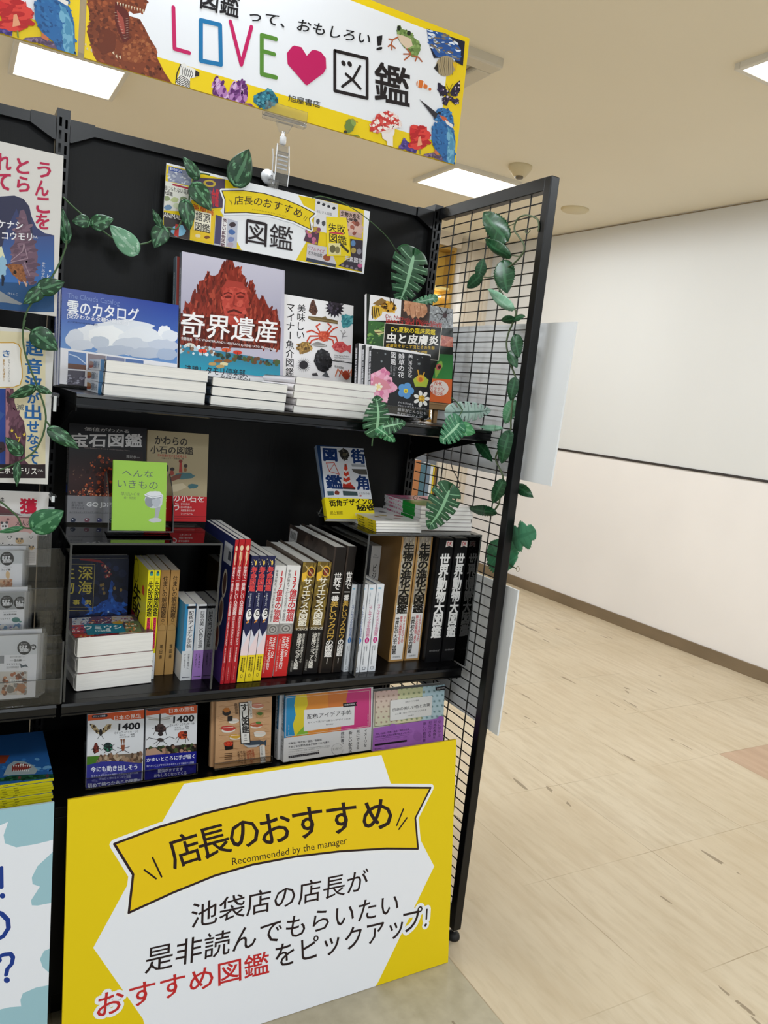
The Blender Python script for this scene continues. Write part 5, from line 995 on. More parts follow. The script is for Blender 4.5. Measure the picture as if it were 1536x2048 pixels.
def ushi(a):
    a.cr = C1; a.fill('#5a4a52'); g = random.Random(5)
    cells = [(690, 840, 850, 910, '#c9cdd6'), (850, 835, 1060, 905, '#6a5060'), (1070, 830, 1260, 880, '#c9c2c0'), (690, 915, 820, 985, '#c4505c'), (1200, 880, 1330, 980, '#6a7a5a'), (690, 1000, 900, 1070, '#b83a34'), (900, 1000, 1130, 1050, '#8a2a2c'), (1140, 985, 1400, 1030, '#b8a48a'), (695, 1075, 960, 1150, '#2a3a78'), (950, 1050, 1210, 1135, '#e2d2c2'), (1210, 1035, 1470, 1110, '#7a8a4a')]
    for k, (x0, y0, x1, y1, c) in enumerate(cells): a.poly([(x0, y0), (x1, y0 - 4), (x1 + 30, y1), (x0 + 5, y1 + 6)], c); a.spk([(x0 + 8, y0 + 4), (x1, y0 + 4), (x1 + 18, y1 - 4), (x0 + 10, y1 - 4)], [['#e8e4e0', '#8a3a4a', '#3a5a9a'], ['#e08a4a', '#d9d2c2', '#7a2030'], ['#d9b04a', '#9a4a6a', '#e6e2de']][k % 3], 26, 14, k, .35)
    a.poly([(800, 912), (1170, 900), (1210, 985), (840, 1015)], '#2a7f96'); a.t('ウミウシ', (805, 925), (1160, 918), (815, 960), '#f0f2f4', .03); a.t('1260種', (915, 962), (1060, 956), (920, 985), '#e0eef2', .02); a.ell(1130, 895, 55, 14, '#c9a02a')
g0 = U(143, 1385, 'z', Z2); g1 = U(302, 1362, 'z', Z2)
yw = 5.5; wst = (g1 - g0).length - .006
zz = Z2 + .0008
for i in range(3):
    t = (.0345, .0315, .0395)[i]
    M = T(g0.x + .003 + (.0, .0015, -.0005)[i], g0.y + .002 * i, zz + t) @ Rz(yw + (0, .4, -.3)[i]) @ Rx(-90)
    book('book', ['bottom thick sea slug book of the stack at the left end of the lower shelf', 'middle thick sea slug book of the stack at the left end of the lower shelf', 'topmost thick sea slug book with a colourful photo cover and teal label'][i], 'book', 'thick sea slug books', M, wst, t - .0006, .125, ushi if i == 2 else None, None, fc='#8a5a5a', sc='#d9d6d2', bc='#d5d3d0', round_=.008)
    zz += t
# ---- on the left riser
def gem(a):
    a.cr = B5; a.fill('#120e10'); a.grad([(180, 300), (840, 330), (840, 560), (170, 560)], '#1a1416', '#3a1f1e'); a.grad([(170, 560), (840, 560), (830, 780), (160, 770)], '#3a1f1e', '#2b1614')
    reg = [(360, 420), (450, 370), (620, 400), (620, 780), (200, 770), (300, 600)]
    a.spk(reg, ['#5a2418', '#7d3018', '#3a1612', '#943c1c', '#2a1010'], 110, 16, 3); a.spk(reg, ['#c9552a', '#e0733a', '#a83c1c'], 40, 8, 4); a.spk([(180, 680), (520, 650), (520, 770), (170, 765)], ['#d98a5a', '#8a3a24', '#e6b08a', '#5a2018'], 60, 7, 5); a.spk([(180, 420), (340, 480), (320, 560), (180, 600)], ['#6a4a3a', '#4a3030'], 12, 8, 6); a.ell(450, 375, 14, 18, '#d9702e')
    a.t('価値がわかる', (312, 108), (718, 132), (310, 142), '#a8a4a2', .01); a.t('宝石図鑑', (195, 165), (832, 172), (190, 288), '#c9c5c4', .03); a.t('Gem Reference Book & Understanding Value', (308, 290), (720, 318), (307, 302), '#8a7a76', .01); a.t('諏訪恭一', (690, 360), (812, 372), (690, 388), '#a8a4a2', .01)
def gem_band(a):
    a.cr = B5; a.fill('#8d8c91'); a.t('GQ JAPAN', (332, 788), (650, 792), (330, 838), '#e9e8ea', .035)
    for i in range(3): a.t(['見方・価値・', '選び方が', '付でわかる'][i], (195, 780 + 26 * i), (310, 782 + 26 * i), (194, 800 + 26 * i), '#4a4a50', .008)
    a.line([(175, 885), (640, 888)], 3, '#3a3a40'); a.t('ダイヤモンド・サファイア・ルビー', (175, 872), (460, 872), (175, 884), '#333')
    for x, c in ((210, '#2a3348'), (335, '#7a4a58'), (445, '#4a4a7a'), (560, '#3a5a5a')): a.blob(x, 950, 28, 22, c, x); a.ell(x - 6, 944, 7, 5, '#d9dce4')
def gem_sp(a):
    a.nm = True; a.fill('#161214'); a.tv('価値がわかる宝石図鑑', (.1, .12), (.9, .12), (.1, .6), '#b8b4b2', .02); a.norm(0, .74, 1, 1, '#7f7e84'); a.norm(.1, .62, .9, .7, '#2f4a9a')
MG, wg, hg = facing((133, 1050), (288, 1052), (138, 846), -.172, 9, ZL, t=.027)
book('book', 'dark gem book with glowing red stones and grey band on the left riser', 'book', None, MG, wg, .026, hg, gem, gem_sp, fc='#120e10', sc='#161214', bc='#120e10', obi=(hg * .27, gem_band, '#8d8c91', None))
def stone(a):
    a.cr = B5; a.fill('#ad9e7d'); a.t('かわらの', (950, 188), (1240, 208), (948, 262), '#231d18', .02); a.t('小石の図鑑', (908, 275), (1295, 290), (905, 345), '#231d18', .02); a.t('日本列島の生い立ちを考える', (975, 350), (1232, 365), (974, 376), '#a83024', .02); a.t('千葉とき子・斎藤靖二著', (1005, 384), (1208, 390), (1004, 398), '#3a332a', .008)
    a.blob(1210, 550, 110, 34, '#4a7076', 3); a.poly([(1050, 580), (1130, 545), (1190, 530), (1175, 575), (1100, 600)], '#7d4636'); a.blob(1290, 645, 55, 26, '#41686e', 5); a.poly([(1040, 640), (1200, 615), (1240, 650), (1150, 690), (1040, 700)], '#c4b697')
    a.poly([(1170, 430), (1190, 430), (1196, 520), (1165, 520)], '#a8322a'); a.ell(1180, 418, 17, 15, '#7d3022'); a.ell(1225, 460, 18, 17, '#3a2a22'); a.ell(1222, 495, 15, 18, '#8a5a34'); a.ell(1105, 490, 20, 17, '#2a2422'); a.ell(1100, 525, 20, 24, '#a04436'); a.ell(1060, 480, 12, 30, '#2f3a3a')
def stone_band(a):
    a.cr = B5; a.fill('#c41f26'); a.t('らの小石を', (1040, 712), (1392, 722), (1040, 782), '#ecdcd8', .02); a.t('よう', (1050, 792), (1168, 798), (1048, 858), '#ecdcd8', .02)
    for i in range(4): a.t(['かわらは', '日本列島の', '地質をあらわす', 'ショールーム'][i], (1183, 793 + 30 * i), (1183 + (80, 98, 125, 108)[i], 795 + 30 * i), (1182, 812 + 30 * i), '#ecdcd8', .01)
    a.line([(1040, 912), (1415, 918)], 4, '#7a1216'); a.line([(1040, 932), (1415, 938)], 3, '#7a1216')
MSn, wsn, hsn = facing((290, 1038), (412, 1042), (287, 860), -.152, 8, ZL + .0005, t=.04)
for i in range(3):
    book('book', ['cream pebble book with a red band standing on the left riser', 'middle copy of the cream pebble books behind the front one', 'rearmost copy of the cream pebble books behind the front two'][i], 'book', 'cream pebble books', MSn @ T(-.0015 * i, .0136 * i, 0), wsn, .0118, hsn, stone if i == 0 else None, None, fc='#ad9e7d', sc='#ad9e7d', bc='#c41f26', obi=(hsn * .285, stone_band if i == 0 else None, '#c41f26', None))
def odd(a):
    a.cr = B5; a.fill('#9cc950'); a.line([(555, 1045), (1042, 1055)], 2, '#5f8a2a')
    a.t('へんな', (655, 490), (935, 505), (650, 552), '#5d6468', -.0); a.t('いきもの', (612, 580), (975, 600), (608, 655), '#5d6468'); a.t('早川いくを', (640, 695), (815, 702), (638, 728), '#6f7a5a'); a.t('絵・寺西晃', (670, 735), (775, 740), (668, 758), '#6f7a5a'); a.t('新潮文庫', (758, 1040), (825, 1043), (757, 1053), '#3f5a1c', .01)
    a.poly([(950, 840), (1000, 830), (985, 900), (965, 960), (935, 950), (950, 900)], '#a9adb4'); a.blob(950, 950, 65, 24, '#c4c7cc', 3, .2); a.blob(940, 765, 88, 85, '#c9cdd4', 2, .12, 22); a.blob(900, 780, 45, 55, '#8f959e', 6, .12); a.blob(960, 780, 40, 55, '#b4bac4', 7, .12); a.poly([(850, 720), (900, 690), (990, 690), (1025, 730), (960, 760), (880, 750)], '#dfe2e8'); a.line([(860, 735), (920, 758), (1000, 745)], 8, '#8d939c'); a.line([(870, 720), (930, 742), (1010, 725)], 4, '#a5abb4')
MO, wo, ho = facing((223, 1072), (330, 1073), (219, 920), -.270, 10, ZL + .006, t=.012)
book('book', 'lime green paperback of odd creatures in a clear stand on the left riser', 'book', None, MO, wo, .011, ho, odd, None, fc='#a3d84a', sc='#a3d84a', bc='#9ccc48')
r = empty('book_stand', MO, 'clear slanted book stand holding the lime green paperback', 'book stand')
f = MB(); f.box((-.006, -.004, -.0028), (wo + .012, .03, -.0006)); f.box((-.006, -.0045, -.0028), (wo + .012, -.004, -.0006), mi=1); f.build('base', [ACRYL, EDGE], r)
for x in (-.0085, wo + .0125):
    f = MB(); P = [(-.006, -.0028), (.05, -.0028), (.05, .11), (.032, .115), (.012, .09), (-.006, .05)]
    for xx in (x, x + .0022): f.face([(xx, a, b) for a, b in P])
    for (a, b), (c, e) in zip(P, P[1:] + P[:1]): f.face([(x, a, b), (x + .0022, a, b), (x + .0022, c, e), (x, c, e)], mi=1)
    f.build('cheek', [ACRYL, EDGE], r)
# ---- on the right riser
def street(a):
    a.cr = C5; NB = '#1d3466'; a.fill('#20395f'); a.poly([(245, 132), (600, 150), (672, 560), (285, 560)], '#d2d3d8')
    a.t('図', (268, 150), (372, 156), (275, 246), NB, .05); a.line([(272, 155), (368, 158), (378, 240), (284, 238)], 14, NB, closed=True); a.t('街', (490, 152), (602, 160), (500, 265), NB, .045); a.t('鑑', (285, 362), (410, 368), (300, 470), NB, .04); a.t('角', (530, 370), (625, 372), (545, 482), NB, .045)
    lion = [(395, 170), (430, 148), (465, 165), (480, 200), (462, 240), (435, 245), (405, 215)]; a.poly(lion, '#2f2e2c'); a.spk(lion, ['#4e4b46', '#1c1b1a', '#6a655c'], 36, 7, 2); a.ell(440, 200, 17, 15, '#55503f')
    a.poly([(440, 275), (456, 274), (502, 465), (426, 465)], '#c9402e'); a.poly([(425, 440), (500, 442), (530, 470), (428, 470)], '#a8322a'); a.poly([(428, 462), (530, 470), (526, 482), (430, 478)], '#4a2a26'); a.layer()
    for y, w_ in ((305, 14), (350, 24), (395, 34)): a.poly([(447 - w_, y + 10), (452 + w_ * .1, y + 26), (455 + w_, y + 8), (456 + w_, y + 26), (452, y + 44), (446 - w_, y + 28)], '#e3dcd9', False)
    a.ell(448, 288, 8, 9, '#5a4a40'); a.line([(292, 265), (318, 335), (365, 350), (398, 360)], 5, '#c4472e'); a.line([(292, 268), (355, 265), (398, 360)], 5, '#c4472e'); a.line([(318, 335), (340, 300), (360, 268)], 4, '#c4472e')
    a.poly([(495, 275), (605, 280), (608, 300), (500, 296)], '#9a9ca0'); a.poly([(498, 315), (618, 318), (625, 362), (560, 360), (512, 340)], '#57544f'); a.poly([(425, 492), (542, 500), (548, 532), (430, 530)], '#3f4e50'); a.poly([(300, 495), (352, 495), (356, 528), (306, 530)], '#3f5a68'); a.blob(380, 508, 24, 20, '#7a3a30', 2); a.t('三土たつお', (555, 502), (642, 506), (556, 520), '#333', .01); a.blob(570, 533, 12, 8, '#b06a6a', 3)
def street_band(a):
    a.cr = C5; a.fill('#e6d21c'); a.t('街角デザインの', (315, 565), (665, 548), (325, 620), '#17150f', .035); a.t('秘密', (530, 605), (690, 600), (545, 655), '#17150f', .04); a.t('路上観察', (325, 655), (425, 655), (328, 685), '#8a7a10', .02); a.t('見えてくる', (305, 545), (395, 542), (307, 560), '#8a7a10', .01)
def find_lean(bl, tl, y):
    "how far a book leans back, from the slant of its left edge in the photo"
    A = U(bl[0], bl[1], 'y', y)
    return min((abs((UPL(tl[0], tl[1], A, Rx(-d).to_3x3() @ Vector((0, -1, 0))) - A).x), d) for d in [i * .5 for i in range(110)])[1]
LEAN = find_lean((655, 1033), (634, 892), -.235)
MT, wt, ht = facing((655, 1033), (752, 1026), (634, 892), -.235, LEAN, ZR + .003, t=.016)
book('book', 'street furniture picture book with a traffic cone and yellow band on the right riser', 'book', None, MT, wt, .015, ht, street, None, fc='#20395f', sc='#8a9ab0', bc='#20395f', obi=(ht * .28, street_band, '#e6d21c', None))
r = empty('book_stand', MT, 'clear wire shaped stand behind the street furniture book', 'book stand')
f = MB(); f.tube([(-.004, -.003, .003), (-.006, .03, .019), (.004, .05, .030), (.02, .03, .06), (.03, .0165, .09)], .0014); f.build('wire', FILM, r)
f = MB(); f.tube([(wt + .004, -.003, .003), (wt + .006, .03, .019), (wt - .004, .05, .030), (wt - .02, .03, .06), (wt - .03, .0165, .09)], .0014); f.build('wire', FILM, r)
def mino_top(a):
    a.nm = True; a.fill('#e6e4e4')
    for i, (x, y, c, rx, ry) in enumerate(((.3, .7, '#b8922e', .07, .05), (.5, .6, '#c9b070', .12, .06), (.42, .85, '#5d7a4a', .1, .04), (.72, .35, '#6a6264', .1, .05), (.85, .62, '#a8433e', .1, .07), (.66, .8, '#b08a86', .1, .04), (.2, .25, '#c9c04a', .14, .08), (.45, .25, '#8a8a5a', .12, .05))): a.blob(x, y, rx, ry, c, i)
def mino_sp(a):
    a.nm = True; a.fill('#e2e0e0'); a.norm(0, .5, 1, 1, '#e0c81e'); a.t('YAKEI CAMPUS', (.7, .06), (.7, .42), (.25, .06), '#6a686c', .02); a.t('見る図鑑', (.72, .55), (.72, .7), (.25, .55), '#222', .03); a.t('山本', (.72, .8), (.72, .93), (.25, .8), '#222', .03)
A = U(752, 1065, 'z', ZR); B = U(833, 1063, 'z', ZR); C_ = U(676, 1037, 'z', ZR)
ym = -30
zz = ZR + .0006
P0 = A.copy(); wm = .115
v = (B - A); wm = max(v.length, .07)
stack_lbl = ['bottom', 'second', 'third', 'topmost']
for i in range(4):
    t = .0062; M = T(P0.x - .001 * i, P0.y + .0015 * (i % 2), zz + t) @ Rz(-1.0 + .5 * i) @ Rx(-90)
    book('book', ['bottom thin white and yellow booklet of the low stack on the right riser', 'second thin white and yellow booklet from the bottom on the right riser', 'third thin white and yellow booklet from the bottom on the right riser', 'topmost thin white and yellow booklet with scattered specimens on the right riser'][i], 'book', 'thin white and yellow booklets', M, wm, t - .0004, .185, mino_top if i == 3 else None, mino_sp, None, fc='#e6e4e4', sc='#e2e0e0', bc='#e6e4e4', round_=.002)
    zz += t
def pink_sp(a):
    a.nm = True; a.fill('#e4e0e0'); a.norm(0, .52, 1, .86, '#1f8a34'); a.t('図鑑のえほん', (.75, .12), (.75, .5), (.25, .12), '#c9487a', .03); a.line([(.3, .04), (.7, .04), (.7, .1), (.3, .1)], .06, '#444', closed=True)
def pink_top(a):
    a.nm = True; a.fill('#d8d2d2'); a.norm(0, 0, 1, .4, '#c9688c'); a.norm(.0, .45, .6, .95, '#2a8a3a'); a.spk([(.1, .05), (.95, .05), (.95, .4), (.1, .4)], ['#e08aa8', '#b04a70', '#8a8a8c'], 30, .06, 2)
A2_ = U(838, 1062, 'z', ZR); B2_ = U(926, 1058, 'z', ZR)
zz = ZR + .0006; n = 6
hp = U(926, 1012, 'y', B2_.y).z - ZR
for i in range(n):
    t = hp / n; M = T(A2_.x + (.001 * (i % 2)), A2_.y + .004 + .001 * (i % 3), zz + t) @ Rz(.6 * ((i % 3) - 1)) @ Rx(-90)
    book('book', [k + ' pale pink edged picture book of the tall stack on the right riser' for k in ('bottom', 'second from bottom', 'third from bottom', 'third from top', 'second from top', 'topmost')][i], 'book', 'pale pink edged picture books', M, (B2_ - A2_).length, t - .0004, .17, pink_top if i == n - 1 else None, pink_sp, None, fc='#dcd6d6', sc='#e4e0e0', bc='#dcd6d6')
    zz += t
# ---- the base deck: pocket books on little clear stands
def insect(k):
    def fn(a):
        a.cr = C6; OR = '#c84f1c'; a.fill('#dcdde0')
        if k == 0:
            a.poly([(230, 235), (632, 198), (628, 258), (430, 270), (405, 258), (240, 275)], OR); a.line([(290, 244), (375, 238)], 20, '#20202c'); a.t('ポケット図鑑', (287, 238), (370, 232), (288, 250), '#c9cad2', .01); a.t('日本の昆虫', (428, 240), (606, 222), (430, 270), '#e9dcd4', .02); a.t('1400', (460, 292), (602, 284), (458, 336), '#15151a', .045)
            a.t('①チョウ・バッタ・セミ', (430, 346), (588, 334), (430, 362), '#2a2a30', .01); a.t('槐真史　　編著', (462, 364), (565, 356), (462, 374), '#2a2a30'); a.t('伊丹市昆虫館　監修', (462, 378), (565, 370), (462, 388), '#2a2a30')
            for w_ in ([(335, 345), (300, 300), (268, 292), (275, 318), (310, 355), (330, 362)], [(342, 345), (375, 298), (412, 292), (405, 318), (368, 350), (348, 362)]): a.poly(w_, '#a9946c'); a.spk(w_, ['#5a4630', '#d0bd92', '#3a2c20'], 24, 6, 2)
            a.ell(338, 350, 11, 24, '#1f1a18'); a.line([(330, 372), (318, 392)], 3, '#3a3438'); a.line([(346, 372), (356, 392)], 3, '#3a3438')
            bd = [(290, 450), (300, 420), (312, 418), (325, 450), (325, 480), (300, 490), (288, 475)]; a.poly(bd, '#6a2a22'); a.spk(bd, ['#8a3a2e', '#3a1a18'], 16, 6, 1); a.ell(388, 448, 30, 32, '#1c2a2a'); a.spk([(365, 430), (410, 430), (410, 470), (365, 470)], ['#2f6a52', '#15201e', '#4a8a6a'], 20, 6, 2); a.layer()
            for p in ([(365, 440), (345, 430)], [(362, 455), (342, 470)], [(412, 440), (432, 428)], [(412, 458), (436, 470)], [(372, 478), (362, 488)], [(402, 478), (412, 490)], [(290, 455), (278, 465)], [(322, 455), (340, 462)], [(480, 460), (450, 450)], [(495, 455), (530, 445)], [(480, 470), (440, 490)], [(495, 468), (525, 485)]): a.line(p, 3.5, '#2a2224', lay=False)
            a.poly([(470, 392), (478, 440), (484, 395)], '#7a4a30'); a.poly([(500, 392), (494, 440), (488, 395)], '#7a4a30'); a.poly([(472, 435), (500, 432), (496, 472), (482, 475)], '#8a4a2e')
            a.poly([(245, 510), (618, 485), (612, 560), (240, 600)], '#7a6a5a'); a.spk([(310, 508), (615, 488), (612, 570), (300, 580)], ['#a0866e', '#5a4638', '#b8a48c', '#8a6a54'], 90, 11, 5, 1.6); a.poly([(248, 512), (330, 505), (300, 560), (245, 570)], '#4a7a2a'); a.poly([(238, 570), (340, 545), (450, 540), (614, 555), (608, 712), (236, 740)], '#3a3c92'); a.spk([(330, 600), (600, 600), (600, 700), (240, 720)], ['#5a5ca8', '#4a4a98', '#7a7cb8'], 60, 13, 6, .5)
            a.t('今にも動き出しそう', (272, 580), (582, 562), (272, 615), '#e6e8f4', .035); a.t('生きたままの昆虫を撮影した鮮明な写真の図鑑', (275, 635), (588, 612), (276, 648), '#c9cce4', .012); a.t('たのしく学べるハンディ図鑑', (330, 652), (540, 636), (330, 668), '#c9cce4', .01); a.t('初めて持つならこの図鑑!!', (250, 690), (600, 655), (252, 722), '#e6e8f4', .03)
        else:
            a.poly([(630, 198), (982, 165), (980, 222), (800, 235), (770, 222), (632, 240)], OR); a.t('日本の昆虫', (795, 192), (962, 176), (796, 222), '#e9dcd4', .02); a.line([(660, 200), (730, 194)], 16, '#20202c'); a.t('1400', (826, 245), (962, 234), (824, 286), '#15151a', .045); a.t('②トンボ・コウチュウ・ハチ', (800, 294), (965, 280), (800, 312), '#2a2a30', .01); a.t('槐真史　　編著', (832, 314), (928, 305), (832, 324), '#2a2a30'); a.t('伊丹市昆虫館　監修', (832, 328), (928, 318), (832, 338), '#2a2a30')
            a.layer(); a.line([(640, 245), (730, 262)], 8, '#b8b4ac', lay=False); a.line([(660, 262), (730, 268)], 7, '#a8a49c', lay=False); a.line([(735, 260), (820, 240)], 8, '#b8b4ac', lay=False); a.line([(735, 268), (800, 258)], 7, '#a8a49c', lay=False); a.line([(735, 228), (733, 292)], 9, '#2a2624')
            a.ell(738, 325, 38, 26, '#3c2a28'); a.spk([(705, 308), (770, 308), (770, 345), (705, 345)], ['#5a403a', '#241a1a'], 16, 8, 1); a.ell(738, 302, 22, 10, '#4a3632'); a.ell(738, 360, 18, 14, '#2a1e1e'); a.ell(885, 368, 33, 27, '#a83c22'); a.spk([(860, 350), (912, 350), (912, 390), (860, 390)], ['#c9552e', '#3a1a14', '#d9703a'], 18, 6, 2); a.ell(905, 350, 12, 10, '#3a1a14'); a.ell(738, 400, 22, 13, '#3a3230', 10); a.layer()
            for p in ([(702, 318), (682, 322)], [(705, 340), (690, 365)], [(772, 318), (795, 310)], [(770, 340), (778, 368)], [(856, 375), (838, 395)], [(862, 388), (848, 415)], [(905, 392), (905, 420)], [(915, 382), (925, 405)], [(720, 398), (660, 385), (645, 400)], [(756, 398), (800, 378), (830, 390)], [(722, 406), (690, 430)], [(755, 408), (782, 430)], [(735, 410), (710, 440)]): a.line(p, 3.5, '#2a2224', lay=False)
            a.poly([(632, 455), (978, 425), (978, 480), (632, 505)], '#3a2c28'); a.spk([(640, 455), (975, 430), (975, 480), (640, 500)], ['#b08a72', '#4a5a34', '#241c1a', '#8a6a58', '#2f3a24'], 60, 13, 5); a.poly([(640, 470), (700, 452), (770, 500), (640, 510)], '#b8947e'); a.poly([(630, 505), (980, 475), (978, 640), (626, 672)], '#23268c'); a.spk([(640, 540), (970, 520), (970, 640), (640, 660)], ['#2f3298', '#1c1e7a'], 26, 16, 6)
            a.t('かゆいところに手が届く', (645, 520), (965, 494), (645, 548), '#e6e8f4', .03); a.t('調べたいことがすぐにわかるポイントで解説する図鑑', (645, 568), (960, 543), (645, 582), '#c9cce4', .012); a.t('昆虫がますます', (720, 595), (885, 582), (720, 618), '#e6e8f4', .02); a.t('おもしろくなってくる', (695, 628), (910, 608), (695, 650), '#e6e8f4', .02)
    return fn
YD = -.300
def deck_book(bl, br, tl, lean, dz, lab, front, group=None, n=1, t=.015, y=YD, st=True, **k):
    M, w_, h_ = facing(bl, br, tl, y, lean, Z3 + dz, t=t * n + .002)
    for i in range(n):
        book('book', lab[i], 'book', group, M @ T(-.006 * i, (t + .0006) * i, 0), w_, t, h_, front if i == 0 else None, k.get('spine'), None, **{q: v for q, v in k.items() if q != 'spine'})
    return M, w_, h_, t * n
M, w_, h_, t_ = deck_book((172, 1580), (284, 1572), (172, 1430), 10, .0025, ['pocket insect book with an orange top and a moth, leftmost on the base deck'], insect(0), fc='#dcdde0', sc='#c9cad0', bc='#ddd')
display_stand(M, w_, h_, t_ + .004, 'clear book stand under the pocket book with the moth')
M, w_, h_, t_ = deck_book((289, 1562), (391, 1552), (289, 1421), 10, .0025, ['pocket insect book with an orange top and a dragonfly, beside the moth one'], insect(1), fc='#dcdde0', sc='#c9cad0', bc='#ddd')
display_stand(M, w_, h_, t_ + .004, 'clear book stand under the pocket book with the dragonfly')
def sushi(a):
    a.cr = C6; a.fill('#c89d74')
    for i in range(9): a.line([(1130, 180 + 48 * i), (1465, 150 + 48 * i)], 2, '#9c7048', rnd=False); a.spk([(1130, 150), (1450, 130), (1465, 590), (1140, 620)], ['#d0a67e', '#be9268'], 14, 26, i, .12)
    def piece(x, y, c, k=1, rice='#e2dcd0'): a.ell(x, y + 10 * k, 38 * k, 14 * k, rice, -5); a.blob(x, y, 44 * k, 17 * k, c, int(x), .15); a.line([(x - 30 * k, y - 4), (x + 26 * k, y - 8)], 4, '#e8c9b8')
    a.ell(1178, 215, 28, 24, '#2a2420'); a.blob(1178, 200, 26, 18, '#b8702e', 3); piece(1385, 170, '#c9806a'); a.blob(1400, 232, 34, 26, '#b08a5a', 5); a.blob(1400, 224, 22, 12, '#4a6a2e', 6); piece(1225, 268, '#c9c2b8', .9); a.norm(.2, .235, .29, .31, '#231f1d'); piece(1190, 322, '#b83a34', 1.2); piece(1375, 298, '#b05a3a', 1.0); a.blob(1390, 285, 20, 10, '#4a7a34', 8); piece(1400, 355, '#d9d2c9', 1.0); piece(1235, 375, '#d0a03a', .95); a.poly([(1160, 415), (1222, 408), (1222, 460), (1170, 468)], '#231f1e'); a.ell(1190, 425, 30, 17, '#c8402a'); a.spk([(1165, 415), (1215, 412), (1215, 435), (1165, 438)], ['#d9583a', '#b0301e'], 22, 5, 3)
    fish = [(1285, 425), (1330, 405), (1400, 400), (1425, 410), (1445, 395), (1440, 440), (1422, 425), (1380, 445), (1320, 450)]; a.poly(fish, '#3f4a56'); a.poly([(1290, 430), (1330, 435), (1400, 430), (1380, 446), (1320, 450)], '#b8bcc0'); a.ell(1305, 422, 4, 4, '#111')
    a.poly([(1262, 152), (1318, 148), (1335, 420), (1275, 425)], '#e2dfda'); a.line([(1262, 152), (1318, 148), (1335, 420), (1275, 425)], 5, '#2a2624', closed=True); a.tv('すし図鑑', (1270, 160), (1320, 156), (1282, 355), '#1c1816', .03, 1.0); a.tv('ミニ', (1290, 360), (1315, 358), (1292, 408), '#1c1816', .01)
    a.poly([(1322, 140), (1345, 138), (1350, 255), (1330, 258)], '#d5cfc6'); a.tv('プロもビックリ', (1326, 142), (1344, 140), (1332, 250), '#5a4436', .01); a.tv('藤原昌高', (1228, 155), (1250, 153), (1236, 230), '#4a3628', .01)
    a.poly([(1398, 438), (1432, 432), (1440, 575), (1405, 578)], '#e2dfda'); a.t('555', (1402, 520), (1438, 517), (1403, 540), '#2a2624', .02); a.tv('お鮨から回転寿し', (1402, 440), (1418, 438), (1407, 512), '#333', .0)
    a.tv('味わうための', (1325, 465), (1345, 463), (1335, 560), '#a83c28', .01); a.tv('決定版', (1308, 470), (1326, 468), (1314, 525), '#a83c28', .01); a.tv('お寿司が', (1345, 460), (1362, 458), (1350, 535), '#a83c28', .01); a.tv('お寿司屋さんに', (1285, 470), (1302, 468), (1296, 575), '#5a4030', .01); a.tv('持って行ける', (1265, 472), (1282, 470), (1272, 560), '#5a4030', .01); a.tv('文庫サイズ', (1248, 475), (1264, 473), (1254, 550), '#5a4030', .01)
    for i in range(4): a.line([(1165, 490 + 12 * i), (1215, 487 + 12 * i)], 4, '#5a4030')
M, w_, h_, t_ = deck_book((429, 1546), (540, 1533), (428, 1404), 10, .003, ['sushi pocket book with a wood grain cover on the base deck', 'copy of the sushi pocket book peeking out behind it at the left'], sushi, 'sushi pocket books', n=2, t=.014, fc='#c89d74', sc='#c89d74', bc='#c89d74')
display_stand(M, w_, h_, t_ + .004, 'clear book stand under the sushi pocket books', lip=.012)
